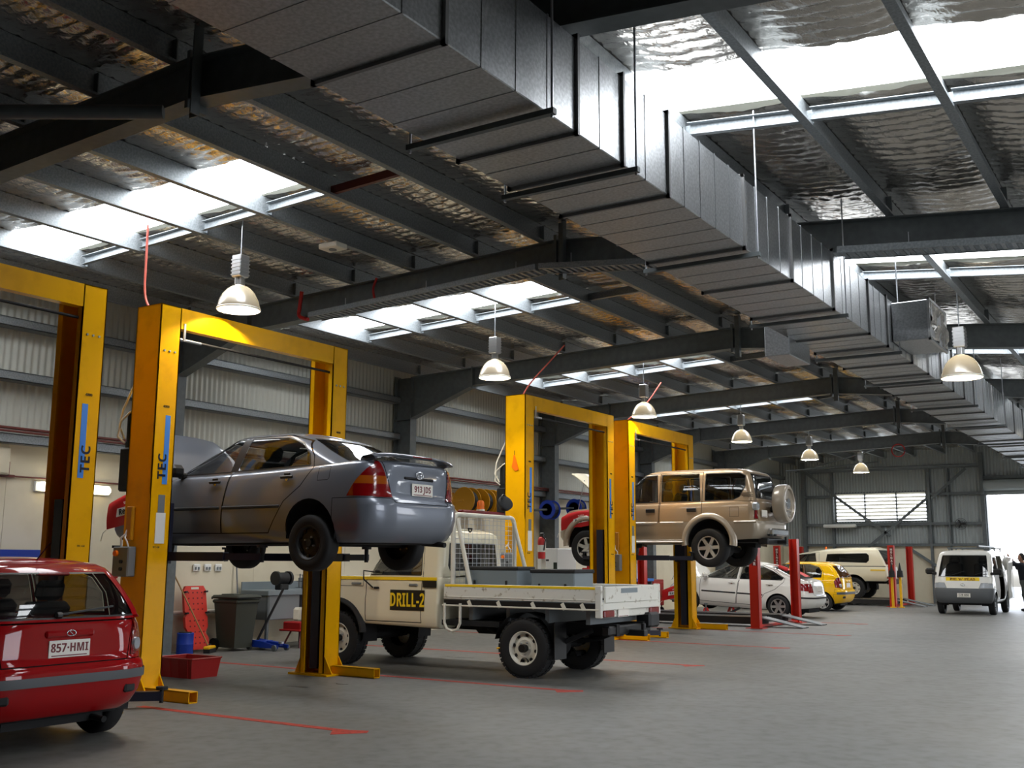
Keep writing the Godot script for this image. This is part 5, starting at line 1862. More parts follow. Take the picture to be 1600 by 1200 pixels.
	mb.cyl(Vector3(0.0, 0.28, -0.6), Vector3(0.0, 0.28, 0.6), 0.045)
	part("exhaust", mb, M.under, t)
	fit_wheels(t, wheel(0.285, 0.175, 0.19, "five", M.aluminium), [-2.455, 0.0], 0.285, 1.45)
	return t

func white_car() -> void:
	var at := Vector3(-9.75, 0.0, -29.15)
	var t := thing("liftback", "white liftback with open bonnet and red fender cover, behind the red hoist posts", "car", at)
	t.rotation.z = -0.05
	var sp := {
		"x0": -3.5, "x1": 0.92, "hw": 0.85, "pan": 0.2, "crown": 0.035, "ns": 22,
		"rows": [[0.0, 0.11, 0.16, 0.15], [0.06, 0.06, 0.06, 0.06], [0.2, 0.02, 0.015, 0.015], [0.36, 0.0, 0.0, 0.0], [0.49, 0.0, 0.03, 0.015], [0.53, 0.0, 0.05, 0.05], [0.75, 0.012, 0.10, 0.075], [0.9, 0.035, 0.145, 0.1], [1.0, 0.08, 0.21, 0.15]],
		"ytop": [[-3.4, 0.64], [-3.0, 0.78], [-2.4, 0.9], [-1.6, 0.93], [-0.6, 0.955], [0.3, 1.0], [0.75, 1.03], [0.92, 1.0]],
		"ybot": [[-3.4, 0.23], [-2.0, 0.19], [0.0, 0.22], [0.92, 0.32]],
		"plan": [[-3.5, 0.92], [-2.8, 0.98], [-2.0, 1.0], [0.0, 1.0], [0.92, 0.94]],
		"rf": Vector2(0.42, 0.6), "rr": Vector2(0.3, 0.45),
		"arches": [[-2.6, 0.31, 0.345], [0.0, 0.31, 0.345]],
		"gh": {"rows": [[0.0, -2.5, 0.74, 0.765], [0.2, -2.26, 0.55, 0.74], [0.4, -2.05, 0.33, 0.71], [0.6, -1.84, 0.1, 0.682], [0.78, -1.65, -0.1, 0.655], [0.9, -1.52, -0.26, 0.62], [0.97, -1.4, -0.4, 0.57], [1.0, -1.28, -0.55, 0.5]],
			"roof": [[-2.4, 1.36], [-1.6, 1.40], [-1.1, 1.42], [-0.6, 1.415], [-0.1, 1.38], [0.7, 1.28]], "rf": Vector2(0.24, 0.5), "rr": Vector2(0.26, 0.5), "plan": [[-3, 1.0], [1, 1.0]], "crown": 0.03}}
	seal(SIDE, "front_door/side_window", [[-2.1, 0.96], [-1.6, 1.29], [-1.35, 1.345], [-1.16, 1.355], [-1.22, 0.97]])
	seal(SIDE, "rear_door/side_window", [[-1.1, 0.975], [-1.05, 1.355], [-0.5, 1.33], [-0.2, 1.22], [0.1, 1.06], [0.05, 1.01]])
	seal(FRONT, "windscreen", [[-0.68, 0.96], [0.68, 0.96], [0.55, 1.33], [-0.55, 1.33]], false)
	seal(REAR, "rear_window", [[-0.60, 1.08], [0.60, 1.08], [0.50, 1.33], [-0.50, 1.33]], false)
	cut(SIDE, "front_door", [[-2.25, 0.31], [-1.2, 0.30], [-1.14, 0.95], [-1.1, 1.375], [-1.5, 1.36], [-2.25, 0.93]], 0.012)
	cut(SIDE, "rear_door", [[-1.18, 0.30], [-0.6, 0.30], [-0.38, 0.62], [-0.1, 0.75], [0.12, 0.95], [0.15, 1.05], [-0.2, 1.27], [-0.5, 1.375], [-1.08, 1.375], [-1.12, 0.95]], 0.012)
	cut(SIDE, "tail_lamp", [[0.42, 0.78], [1.2, 0.72], [1.2, 0.95], [0.5, 0.95], [0.4, 0.88]], 0.0, true, 0.004)
	cut(REAR, "tail_lamp", [[0.5, 0.72], [1.2, 0.70], [1.2, 0.95], [0.52, 0.95]], 0.0, true, 0.004)
	cut(REAR, "bumper_strip", [[-1.2, 0.56], [1.2, 0.56], [1.2, 0.60], [-1.2, 0.60]], 0.0, false, 0.008)
	cut(SIDE, "bumper_strip", [[0.38, 0.56], [1.3, 0.56], [1.3, 0.60], [0.38, 0.60]], 0.0, true, 0.008)
	cut(REAR, "tailgate", [[-0.5, 0.66], [0.5, 0.66], [0.6, 1.2], [-0.6, 1.2]], 0.01, false)
	cut(TOP, "", [[-3.3, -0.6], [-2.48, -0.7], [-2.48, 0.7], [-3.3, 0.6]], 0.0, false)
	car_body(sp)
	car_done(t, {"body": M.paint_white, "side_window": M.glass, "windscreen": M.glass, "rear_window": M.glass, "window_seal": M.black, "tail_lamp": M.lamp_red, "inner_shell": M.under, "wheel_housing": M.under, "floor_pan": M.under, "bumper_strip": M.dark, "rubbing_strip": M.dark})
	open_hood(t, -2.48, 0.93, 0.95, 0.7, 52.0, M.paint_white)
	engine_bay(t, -3.3, -2.5, 0.78, 0.6)
	seats(t, [-1.35, -0.5], 0.5, 0.36, M.seat)
	dash(t, -2.05, 0.85, 0.6, -0.36)
	mirror_pair(t, Vector3(-2.08, 0.97, 0.78), M.paint_white)
	handle(t, Vector3(-1.32, 0.86, 0.835), M.paint_white)
	handle(t, Vector3(-0.25, 0.88, 0.835), M.paint_white)
	for q in [[-2.2, -1.2], [-1.16, -0.43]]:
		var st := MB.new()
		st.cbox(Vector3((q[0] + q[1]) * 0.5, 0.585, 0.849), Vector3(q[1] - q[0], 0.04, 0.02), 0.008)
		part("rubbing_strip", st, M.dark, t)
	plate(t, Vector3(0.86, 0.8, 0.0), Basis(Vector3(0, 0, -1), Vector3(0, 1, 0), Vector3(1, 0, 0)), "", M.plate_maroon)
	fit_wheels(t, wheel(0.305, 0.19, 0.2, "six", M.aluminium), [-2.6, 0.0], 0.305, 1.5)
	fender_cover("red cloth cover on the white liftback's front guard", at, -3.36, -2.62, sp.ytop, 0.56, 0.83, 0.30, "Repco")
	# a second cover lies over the tailgate
	var o := thing("draped_cloth", "red cloth draped over the white liftback's tailgate", "cloth", at)
	var mb := MB.new()
	var rows := []
	for j in 11:
		var u := j / 10.0
		var r := PackedVector3Array()
		for i in 9:
			var v := i / 8.0
			var x := lerpf(-0.15, 0.74, u)
			r.append(Vector3(x + 0.03 * sin(v * 7.0), lerpf(1.34, 1.06, pow(u, 1.3)) + 0.05 + 0.015 * sin(u * 11.0 + v * 6.0), lerpf(0.66, 0.30, v)))
		rows.append(r)
	mb.grid(rows, true)
	part("cloth", mb, M.cover_red, o)
	mb = MB.new()
	mb.cbox(Vector3(0.12, 1.32, 0.60), Vector3(0.3, 0.1, 0.12), 0.04, Basis(Vector3(0, 0, 1), -0.35))
	part("fold", mb, M.cover_red, o)

func flare(t: Node3D, x: float, y: float, r: float, w: float, hw: float, m: Material, a0 := -8.0, a1 := 188.0) -> void:
	# bulging strip round a wheel arch on both sides
	for s in [-1.0, 1.0]:
		var mb := MB.new()
		var rows := []
		for i in 25:
			var a := deg_to_rad(lerpf(a0, a1, i / 24.0))
			var u := Vector3(cos(a), sin(a), 0)
			var c := Vector3(x, y, 0)
			var rr := PackedVector3Array()
			rr.append(c + u * (r - 0.004) + Vector3(0, 0, s * (hw - 0.05)))
			rr.append(c + u * r + Vector3(0, 0, s * (hw + 0.045)))
			rr.append(c + u * (r + w * 0.35) + Vector3(0, 0, s * (hw + 0.05)))
			rr.append(c + u * (r + w * 0.8) + Vector3(0, 0, s * (hw + 0.03)))
			rr.append(c + u * (r + w) + Vector3(0, 0, s * (hw - 0.025)))
			rows.append(rr)
		mb.grid(rows, s > 0)
		part("wheel_arch_flare", mb, m, t)

func prado() -> void:
	var at := Vector3(-8.38, 1.42, -21.22)
	var t := thing("four_wheel_drive", "gold four-wheel drive wagon raised on a yellow hoist, bonnet open, spare wheel behind", "car", at)
	t.scale = Vector3.ONE * 1.045
	var sp := {
		"x0": -3.5, "x1": 1.03, "hw": 0.86, "pan": 0.46, "crown": 0.04, "ns": 30,
		"rows": [[0.0, 0.08, 0.12, 0.10], [0.06, 0.045, 0.04, 0.04], [0.2, 0.01, 0.0, 0.0], [0.36, 0.0, 0.0, 0.0], [0.44, 0.0, 0.02, 0.01], [0.47, 0.0, 0.045, 0.06], [0.65, 0.002, 0.06, 0.07], [0.85, 0.016, 0.08, 0.08], [0.95, 0.03, 0.11, 0.085], [1.0, 0.055, 0.15, 0.10]],
		"ytop": [[-3.45, 0.98], [-3.2, 1.08], [-2.6, 1.14], [-2.2, 1.17], [-1.0, 1.19], [1.03, 1.22]],
		"ybot": [[-3.5, 0.46], [-2.0, 0.44], [0.0, 0.46], [1.03, 0.52]],
		"plan": [[-3.5, 0.94], [-2.9, 0.985], [-2.0, 1.0], [0.3, 1.0], [1.03, 0.97]],
		"rf": Vector2(0.36, 0.55), "rr": Vector2(0.16, 0.3),
		"arches": [[-2.675, 0.44, 0.445], [0.0, 0.44, 0.445]],
		"gh": {"rows": [[0.0, -2.3, 0.94, 0.805], [0.2, -2.1, 0.92, 0.79], [0.42, -1.92, 0.89, 0.77], [0.64, -1.75, 0.86, 0.745], [0.80, -1.63, 0.83, 0.722], [0.90, -1.54, 0.80, 0.695], [0.97, -1.44, 0.75, 0.65], [1.0, -1.32, 0.66, 0.58]],
			"roof": [[-2.1, 1.76], [-1.5, 1.83], [-0.9, 1.865], [0.2, 1.865], [0.9, 1.82]], "rf": Vector2(0.2, 0.5), "rr": Vector2(0.14, 0.3), "plan": [[-3, 1.0], [2, 1.0]], "crown": 0.025}}
	seal(SIDE, "front_door/side_window", [[-2.06, 1.23], [-1.68, 1.66], [-1.5, 1.75], [-1.12, 1.765], [-1.08, 1.235]])
	seal(SIDE, "rear_door/side_window", [[-0.99, 1.24], [-1.0, 1.77], [-0.22, 1.77], [-0.18, 1.24]])
	seal(SIDE, "quarter_window", [[-0.07, 1.245], [-0.07, 1.765], [0.62, 1.755], [0.72, 1.70], [0.73, 1.5], [0.62, 1.30], [0.5, 1.25]])
	seal(FRONT, "windscreen", [[-0.7, 1.22], [0.7, 1.22], [0.6, 1.73], [-0.6, 1.73]], false)
	seal(REAR, "rear_window", [[-0.66, 1.28], [0.66, 1.28], [0.58, 1.74], [-0.58, 1.74]], false)
	cut(SIDE, "sill_cladding", [[-2.675, 0.3], [0, 0.3], [0, 0.83], [-2.675, 0.83]], 0.0, true, 0.012)
	cut(SIDE, "rear_cladding", [[0, 0.3], [2, 0.3], [2, 0.83], [0, 0.83]], 0.0, true, 0.012)
	cut(SIDE, "front_cladding", [[-4, 0.3], [-2.675, 0.3], [-2.675, 0.83], [-4, 0.83]], 0.0, true, 0.012)
	cut(SIDE, "front_door", [[-2.2, 0.83], [-1.05, 0.83], [-1.04, 1.8], [-1.5, 1.79], [-2.2, 1.2]], 0.012)
	cut(SIDE, "rear_door", [[-1.03, 0.83], [-0.4, 0.83], [-0.14, 0.96], [-0.13, 1.8], [-1.02, 1.8]], 0.012)
	cut(SIDE, "tail_lamp", [[0.90, 0.87], [1.5, 0.87], [1.5, 1.22], [0.90, 1.2]], 0.004, true, 0.012)
	cut(REAR, "tail_lamp", [[0.70, 0.87], [1.2, 0.87], [1.2, 1.22], [0.70, 1.2]], 0.004, true, 0.012)
	cut(REAR, "rear_bumper", [[-1.2, 0.3], [1.2, 0.3], [1.2, 0.83], [-1.2, 0.83]], 0.006, false, 0.012)
	cut(REAR, "tailgate", [[-0.7, 0.83], [0.68, 0.83], [0.68, 1.27], [-0.7, 1.27]], 0.01, false)
	cut(SIDE, "fuel_flap", [[0.44, 0.92], [0.62, 0.92], [0.62, 1.10], [0.44, 1.10]], 0.007)
	cut(FRONT, "front_bumper", [[-1.2, 0.3], [1.2, 0.3], [1.2, 0.8], [-1.2, 0.8]], 0.006, false)
	cut(TOP, "", [[-3.35, -0.6], [-2.28, -0.7], [-2.28, 0.7], [-3.35, 0.6]], 0.0, false)
	car_body(sp)
	car_done(t, {"body": M.paint_gold, "sill_cladding": M.paint_gold_trim, "rear_cladding": M.paint_gold_trim, "front_cladding": M.paint_gold_trim, "rear_bumper": M.paint_gold_trim, "front_bumper": M.paint_gold_trim, "side_window": M.glass, "quarter_window": M.glass_dark, "windscreen": M.glass, "rear_window": M.glass_dark, "window_seal": M.black, "tail_lamp": M.lamp_red, "inner_shell": M.under, "wheel_housing": M.under, "floor_pan": M.under})
	flare(t, 0.0, 0.44, 0.445, 0.13, 0.85, M.paint_gold_trim)
	flare(t, -2.675, 0.44, 0.445, 0.13, 0.84, M.paint_gold_trim)
	open_hood(t, -2.28, 1.19, 1.12, 0.74, 44.0, M.paint_cream)
	engine_bay(t, -3.35, -2.3, 1.0, 0.6)
	seats(t, [-1.35, -0.45], 0.85, 0.37, M.seat)
	dash(t, -2.0, 1.1, 0.65, -0.37)
	mirror_pair(t, Vector3(-2.05, 1.22, 0.82), M.paint_gold, 1.15)
	for x in [-1.22, -0.34]:
		var mb := MB.new()
		mb.cbox(Vector3(x, 1.06, 0.865), Vector3(0.2, 0.075, 0.02), 0.008)
		part("door_handle", mb, M.black, t)
	# moulding line above the cladding, side step
	for s in [[-2.2, -1.06], [-1.02, -0.5], [0.52, 0.98]]:
		var mb := MB.new()
		mb.cbox(Vector3((s[0] + s[1]) * 0.5, 0.815, 0.868), Vector3(s[1] - s[0], 0.045, 0.035), 0.014)
		part("rubbing_strip", mb, M.paint_gold_trim, t)
	for s in [-1.0, 1.0]:
		var mb := MB.new()
		mb.cbox(Vector3(-1.33, 0.44, s * 0.84), Vector3(1.65, 0.05, 0.16), 0.02)
		mb.cbox(Vector3(-1.33, 0.475, s * 0.87), Vector3(1.6, 0.012, 0.08), 0.004)
		part("side_step", mb, M.paint_gold_trim, t)
	# pin stripes on the rear pillar
	for k in 4:
		var mb := MB.new()
		mb.cbox(Vector3(0.76 + 0.015 * k, 1.37 - 0.025 * k, 0.80), Vector3(0.26 - 0.02 * k, 0.008, 0.012), 0.002)
		part("pin_stripe", mb, M.dark, t)
	# split lamp lens, spare wheel in its cover, step bumper, tow bar, plate
	for s in [-1.0, 1.0]:
		var mb := MB.new()
		mb.cbox(Vector3(0.945, 1.11, s * 0.79), Vector3(0.13, 0.15, 0.12), 0.03)
		part("reversing_lamp", mb, M.lamp_clear, t)
	var mb := MB.new()
	var xf := Transform3D(Basis(Vector3(0, 0, 1), -PI / 2), Vector3(1.19, 1.19, -0.08))
	mb.lathe([Vector2(0.0, -0.13), Vector2(0.30, -0.13), Vector2(0.355, -0.11), Vector2(0.375, -0.06), Vector2(0.375, 0.07), Vector2(0.36, 0.11), Vector2(0.32, 0.13), Vector2(0.29, 0.125), Vector2(0.27, 0.09), Vector2(0.0, 0.085)], xf, 36)
	var spare := part("spare_wheel_cover", mb, M.paint_gold_trim, t)
	mb = MB.new()
	mb.cyl(Vector3(1.27, 1.19, -0.08), Vector3(1.30, 1.19, -0.08), 0.11, 0.10, 18)
	for k in 5:
		mb.cbox(Vector3(1.285, 1.19 - 0.13 - 0.03 * k, -0.08), Vector3(0.012, 0.012, 0.3), 0.004)
	part("cover_badge", mb, M.chrome, spare)
	mb = MB.new()
	mb.cbox(Vector3(1.02, 1.08, -0.08), Vector3(0.1, 0.12, 0.3), 0.02)
	part("spare_bracket", mb, M.black, t)
	mb = MB.new()
	mb.cbox(Vector3(1.08, 0.63, 0), Vector3(0.16, 0.14, 0.9), 0.03)
	part("step_bumper", mb, M.chrome, t)
	mb = MB.new()
	mb.cbox(Vector3(0.98, 0.46, 0), Vector3(0.2, 0.12, 1.1), 0.02)
	mb.cbox(Vector3(1.12, 0.45, 0), Vector3(0.3, 0.07, 0.07), 0.01)
	mb.cyl(Vector3(1.24, 0.45, 0), Vector3(1.24, 0.55, 0), 0.026)
	part("tow_bar", mb, M.black, t)
	mb = MB.new()
	mb.cbox(Vector3(0.5, 0.56, 0), Vector3(0.9, 0.2, 1.0), 0.06)
	mb.cyl(Vector3(0, 0.30, -0.7), Vector3(0, 0.30, 0.7), 0.06)
	mb.cyl(Vector3(0, 0.30, 0.12), Vector3(0.0, 0.30, -0.12), 0.14, 0.14, 16)
	part("rear_axle", mb, M.under, t)
	mb = MB.new()
	mb.cyl(Vector3(-2.675, 0.34, -0.7), Vector3(-2.675, 0.34, 0.7), 0.055)
	part("front_axle", mb, M.under, t)
	plate(t, Vector3(0.99, 0.98, 0.45), Basis(Vector3(0, 0, -1), Vector3(0, 1, 0), Vector3(1, 0, 0)), "", M.plate_maroon, 0.3)
	fit_wheels(t, wheel(0.37, 0.25, 0.215, "six", M.aluminium), [-2.675, 0.0], 0.33, 1.5)
	fender_cover("red fender cover with white badge on the gold four-wheel drive's front guard", at, -3.42, -2.45, sp.ytop, 0.55, 0.89, 0.30, "Repco")

func land_truck() -> void:
	var at := Vector3(-7.5, 0.0, -12.75)
	var t := thing("tray_truck", "white single-cab tray truck with yellow stripe and a black DRILL-2 door sign", "truck", at)
	var sp := {
		"x0": -3.96, "x1": -1.36, "hw": 0.845, "pan": 0.6, "crown": 0.03, "ns": 26,
		"rows": [[0.0, 0.05, 0.10, 0.02], [0.05, 0.02, 0.04, 0.0], [0.2, 0.0, 0.02, 0.0], [0.55, 0.0, 0.015, 0.0], [0.62, 0.012, 0.02, 0.0], [0.85, 0.016, 0.04, 0.0], [0.95, 0.025, 0.06, 0.0], [1.0, 0.045, 0.09, 0.01]],
		"ytop": [[-3.96, 1.20], [-3.4, 1.235], [-2.7, 1.255], [-2.4, 1.255], [-1.36, 1.255]],
		"ybot": [[-3.96, 0.62], [-2.8, 0.60], [-1.36, 0.57]],
		"plan": [[-3.96, 0.96], [-3.3, 1.0], [-1.36, 1.0]],
		"rf": Vector2(0.10, 0.25), "rr": Vector2(0.05, 0.06),
		"arches": [[-3.18, 0.43, 0.46], [0.0, 0.2, 0.05]],
		"gh": {"rows": [[0.0, -2.72, -1.37, 0.80], [0.2, -2.64, -1.37, 0.785], [0.45, -2.54, -1.375, 0.765], [0.7, -2.44, -1.38, 0.745], [0.83, -2.38, -1.39, 0.732], [0.92, -2.32, -1.41, 0.71], [0.98, -2.24, -1.45, 0.67], [1.0, -2.14, -1.52, 0.60]],
			"roof": [[-2.7, 1.88], [-2.2, 1.92], [-1.9, 1.93], [-1.37, 1.90]], "rf": Vector2(0.1, 0.4), "rr": Vector2(0.08, 0.1), "plan": [[-5, 1.0], [2, 1.0]], "crown": 0.03}}
	seal(SIDE, "door/side_window", [[-2.60, 1.29], [-2.42, 1.80], [-1.72, 1.81], [-1.70, 1.29]])
	seal(FRONT, "windscreen", [[-0.7, 1.31], [0.7, 1.31], [0.64, 1.8], [-0.64, 1.8]], false)
	seal(REAR, "rear_window", [[-0.56, 1.36], [0.56, 1.36], [0.60, 1.42], [0.56, 1.72], [-0.56, 1.72], [-0.60, 1.42]], false)
	cut(SIDE, "door", [[-2.66, 0.64], [-1.66, 0.64], [-1.66, 1.26], [-1.68, 1.85], [-2.44, 1.84], [-2.66, 1.28]], 0.012)
	cut(SIDE, "bonnet_side", [[-4.2, 1.12], [-2.72, 1.12], [-2.72, 1.5], [-4.2, 1.5]], 0.008)
	car_body(sp)
	car_done(t, {"body": M.paint_cream, "side_window": M.glass, "windscreen": M.glass, "rear_window": M.glass_dark, "window_seal": M.black, "inner_shell": M.under, "wheel_housing": M.under, "floor_pan": M.under})
	for s in [-1.0, 1.0]:
		var mb := MB.new()
		mb.cbox(Vector3(-2.35, 1.235, s * 0.832), Vector3(1.9, 0.045, 0.01), 0.003)
		part("yellow_stripe", mb, M.sign_yellow, t)
	flare(t, -3.18, 0.43, 0.46, 0.07, 0.84, M.dark, 5.0, 175.0)
	seats(t, [-1.95], 0.95, 0.38, M.seat)
	dash(t, -2.45, 1.22, 0.62, -0.38)
	# door sign
	var mb := MB.new()
	mb.span(Vector3(-2.20, 0.80, 0.84), Vector3(-1.60, 1.08, 0.853))
	var sg := part("door_sign", mb, M.black, t)
	letters("lettering", "DRILL-2", 0.185, M.sign_yellow, sg, Transform3D(Basis(), Vector3(-1.90, 0.94, 0.855)), "Droid Sans", 800, 0.004, 0.66)
	# handle, maker's lettering bar, side lamp, snorkel mirror bracket
	mb = MB.new()
	mb.cbox(Vector3(-1.80, 1.15, 0.842), Vector3(0.15, 0.035, 0.02), 0.008)
	part("door_handle", mb, M.grey_plastic, t)
	mb = MB.new()
	mb.cbox(Vector3(-2.84, 1.155, 0.84), Vector3(0.18, 0.03, 0.012), 0.004)
	part("model_badge", mb, M.grey_plastic, t)
	mb = MB.new()
	mb.cbox(Vector3(-3.3, 1.03, 0.848), Vector3(0.07, 0.04, 0.012), 0.004)
	part("side_repeater", mb, M.lamp_amber, t)
	mb = MB.new()
	mb.span(Vector3(-1.63, 1.12, 0.838), Vector3(-1.40, 1.21, 0.852))
	part("black_panel", mb, M.black, t)
	for s in [-1.0, 1.0]:
		mb = MB.new()
		mb.tube([Vector3(-2.52, 1.32, s * 0.82), Vector3(-2.64, 1.34, s * 0.92), Vector3(-2.62, 1.22, s * 0.94), Vector3(-2.52, 1.10, s * 0.85)], 0.012, 6)
		mb.cbox(Vector3(-2.46, 1.33, s * 0.83), Vector3(0.09, 0.03, 0.03), 0.008)
		mb.cbox(Vector3(-2.46, 1.10, s * 0.845), Vector3(0.09, 0.03, 0.03), 0.008)
		part("mirror_bracket", mb, M.black, t)
	# bull bar, grille and wipers at the front
	mb = MB.new()
	mb.cbox(Vector3(-4.0, 0.68, 0), Vector3(0.16, 0.2, 1.7), 0.03)
	mb.tube([Vector3(-4.05, 0.7, -0.6), Vector3(-4.08, 1.15, -0.55), Vector3(-4.08, 1.2, -0.4), Vector3(-4.08, 1.2, 0.4), Vector3(-4.08, 1.15, 0.55), Vector3(-4.05, 0.7, 0.6)], 0.03, 8)
	part("bull_bar", mb, M.off_white, t)
	for s in [-0.3, 0.35]:
		mb = MB.new()
		mb.bar(Vector3(-2.76, 1.31, s), Vector3(-2.60, 1.5, s - 0.3), 0.012, 0.012)
		part("wiper", mb, M.black, t)
	# chassis rails, axles, tank
	mb = MB.new()
	for s in [-0.38, 0.38]:
		mb.span(Vector3(-3.8, 0.55, s - 0.04), Vector3(1.15, 0.70, s + 0.04))
	part("chassis_rail", mb, M.under, t)
	mb = MB.new()
	mb.cyl(Vector3(0, 0.375, -0.65), Vector3(0, 0.375, 0.65), 0.065)
	mb.cyl(Vector3(0, 0.375, -0.15), Vector3(0, 0.375, 0.15), 0.16)
	part("rear_axle", mb, M.under, t)
	mb = MB.new()
	mb.cyl(Vector3(-3.18, 0.375, -0.65), Vector3(-3.18, 0.375, 0.65), 0.06)
	part("front_axle", mb, M.under, t)
	mb = MB.new()
	mb.cbox(Vector3(-1.05, 0.62, -0.35), Vector3(0.7, 0.32, 0.55), 0.05)
	part("fuel_tank", mb, M.under, t)
	for s in [-0.52, 0.52]:
		mb = MB.new()
		mb.tube([Vector3(-0.75, 0.6, s), Vector3(-0.3, 0.42, s), Vector3(0.0, 0.38, s), Vector3(0.4, 0.44, s), Vector3(0.85, 0.62, s)], 0.035, 6)
		part("leaf_spring", mb, M.under, t)
	# mudguards over the rear wheels and flaps behind them
	for s in [-1.0, 1.0]:
		mb = MB.new()
		var rows := []
		for i in 13:
			var a := deg_to_rad(lerpf(10.0, 170.0, i / 12.0))
			rows.append(PackedVector3Array([Vector3(cos(a) * 0.45, 0.40 + sin(a) * 0.43, s * 0.52), Vector3(cos(a) * 0.45, 0.40 + sin(a) * 0.43, s * 0.82)]))
		mb.grid(rows, s > 0)
		part("mudguard", mb, M.black, t)
		mb = MB.new()
		mb.span(Vector3(0.46, 0.25, s * 0.67 - 0.15), Vector3(0.47, 0.72, s * 0.67 + 0.15))
		part("mud_flap", mb, M.black, t)
	# tow bar
	mb = MB.new()
	mb.cbox(Vector3(1.08, 0.62, 0), Vector3(0.12, 0.12, 1.2), 0.02)
	mb.cbox(Vector3(1.22, 0.58, 0), Vector3(0.28, 0.08, 0.1), 0.01)
	mb.cyl(Vector3(1.32, 0.58, 0), Vector3(1.32, 0.70, 0), 0.03)
	mb.cbox(Vector3(1.12, 0.72, -0.55), Vector3(0.22, 0.2, 0.3), 0.03)
	part("tow_bar", mb, M.black, t)
	fit_wheels(t, wheel(0.375, 0.25, 0.215, "mud", M.off_white), [-3.18, 0.0], 0.375, 1.42)
	tray(t)
	tray_load(at)

func tray(t: Node3D) -> void:
	var xa := -1.28
	var xb := 1.16
	var hw := 0.82
	var mb := MB.new()
	mb.span(Vector3(xa, 0.90, -hw), Vector3(xb, 0.945, hw))
	for x in [-0.9, -0.3, 0.3, 0.9]:
		mb.span(Vector3(x - 0.03, 0.70, -hw + 0.1), Vector3(x + 0.03, 0.9, hw - 0.1))
	part("tray_floor", mb, M.grey_plastic, t)
	for s in [-1.0, 1.0]:
		mb = MB.new()
		mb.cbox(Vector3((xa + xb) * 0.5, 1.075, s * (hw + 0.012)), Vector3(xb - xa - 0.02, 0.20, 0.03), 0.006)
		mb.cbox(Vector3((xa + xb) * 0.5, 1.005, s * (hw + 0.03)), Vector3(xb - xa - 0.06, 0.012, 0.014), 0.004)
		var d := part("drop_side", mb, M.tray_white, t)
		mb = MB.new()
		mb.cbox(Vector3((xa + xb) * 0.5 - 0.02, 1.155, s * (hw + 0.029)), Vector3(xb - xa - 0.1, 0.032, 0.006), 0.002)
		part("yellow_stripe", mb, M.sign_yellow, d)
		mb = MB.new()
		mb.cbox(Vector3((xa + xb) * 0.5, 0.93, s * (hw + 0.01)), Vector3(xb - xa - 0.02, 0.075, 0.02), 0.004)
		part("tray_edge", mb, M.black, t)
		mb = MB.new()
		mb.cyl(Vector3(xa, 0.89, s * (hw + 0.04)), Vector3(xb - 0.03, 0.89, s * (hw + 0.04)), 0.012, 0.012, 8)
		part("rope_rail", mb, M.off_white, t)
		for x in [-0.83, -0.36, 0.17, 0.62, 0.90]:
			mb = MB.new()
			mb.bar(Vector3(x - 0.025, 0.96, s * (hw + 0.03)), Vector3(x + 0.025, 0.885, s * (hw + 0.045)), 0.05, 0.008, Vector3(0, 0, 1))
			part("rail_hook", mb, M.off_white, t)
		mb = MB.new()
		mb.cbox(Vector3(xb - 0.04, 0.99, s * (hw + 0.02)), Vector3(0.085, 0.40, 0.05), 0.008)
		part("corner_post", mb, M.tray_white, t)
		# looped step below the tray front
		mb = MB.new()
		mb.tube([Vector3(-1.24, 0.92, s * 0.86), Vector3(-1.24, 0.66, s * 0.86), Vector3(-1.20, 0.58, s * 0.86), Vector3(-1.10, 0.55, s * 0.86), Vector3(-1.02, 0.58, s * 0.86), Vector3(-0.98, 0.66, s * 0.86), Vector3(-0.98, 0.92, s * 0.86)], 0.02, 8)
		part("step_loop", mb, M.off_white, t)
	mb = MB.new()
	mb.cbox(Vector3(xb + 0.005, 1.075, 0), Vector3(0.03, 0.20, hw * 2 - 0.1), 0.006)
	var tg := part("tailgate", mb, M.tray_white, t)
	mb = MB.new()
	mb.span(Vector3(xb + 0.019, 1.09, -0.12), Vector3(xb + 0.023, 1.15, 0.35))
	part("faded_label", mb, M.grey_box, tg)
	mb = MB.new()
	mb.cbox(Vector3(xb - 0.02, 0.93, 0), Vector3(0.06, 0.1, hw * 2), 0.01)
	mb.cbox(Vector3(xb - 0.04, 0.84, 0), Vector3(0.04, 0.1, hw * 2 - 0.05), 0.01)
	part("rear_rail", mb, M.tray_white, t)
	for s in [-1.0, 1.0]:
		mb = MB.new()
		mb.cbox(Vector3(xb, 0.84, s * 0.66), Vector3(0.04, 0.085, 0.26), 0.01)
		part("tail_lamp", mb, M.lamp_red, t)
	plate(t, Vector3(xb, 0.84, 0.25), Basis(Vector3(0, 0, -1), Vector3(0, 1, 0), Vector3(1, 0, 0)), "", M.plate_maroon, 0.3, 0.1)
	# headboard: hoop, braces, wire mesh
	var hx := -1.17
	var top := 2.12
	mb = MB.new()
	var pts := [Vector3(hx, 0.94, 0.78), Vector3(hx, top - 0.12, 0.78)]
	pts += arc(Vector3(hx, top - 0.12, 0.66), Vector3(0, 0, 1), Vector3(0, 1, 0), 0.12, 10, 90, 5)
	pts += arc(Vector3(hx, top - 0.12, -0.66), Vector3(0, 0, 1), Vector3(0, 1, 0), 0.12, 90, 170, 5)
	pts += [Vector3(hx, top - 0.12, -0.78), Vector3(hx, 0.94, -0.78)]
	mb.tube(pts, 0.032, 10)
	part("headboard_hoop", mb, M.off_white, t)
	for s in [-1.0, 1.0]:
		mb = MB.new()
		mb.tube([Vector3(hx + 0.02, top - 0.06, s * 0.72), Vector3(hx + 0.34, 0.94, s * 0.76)], 0.03, 10)
		part("brace", mb, M.off_white, t)
	mb = MB.new()
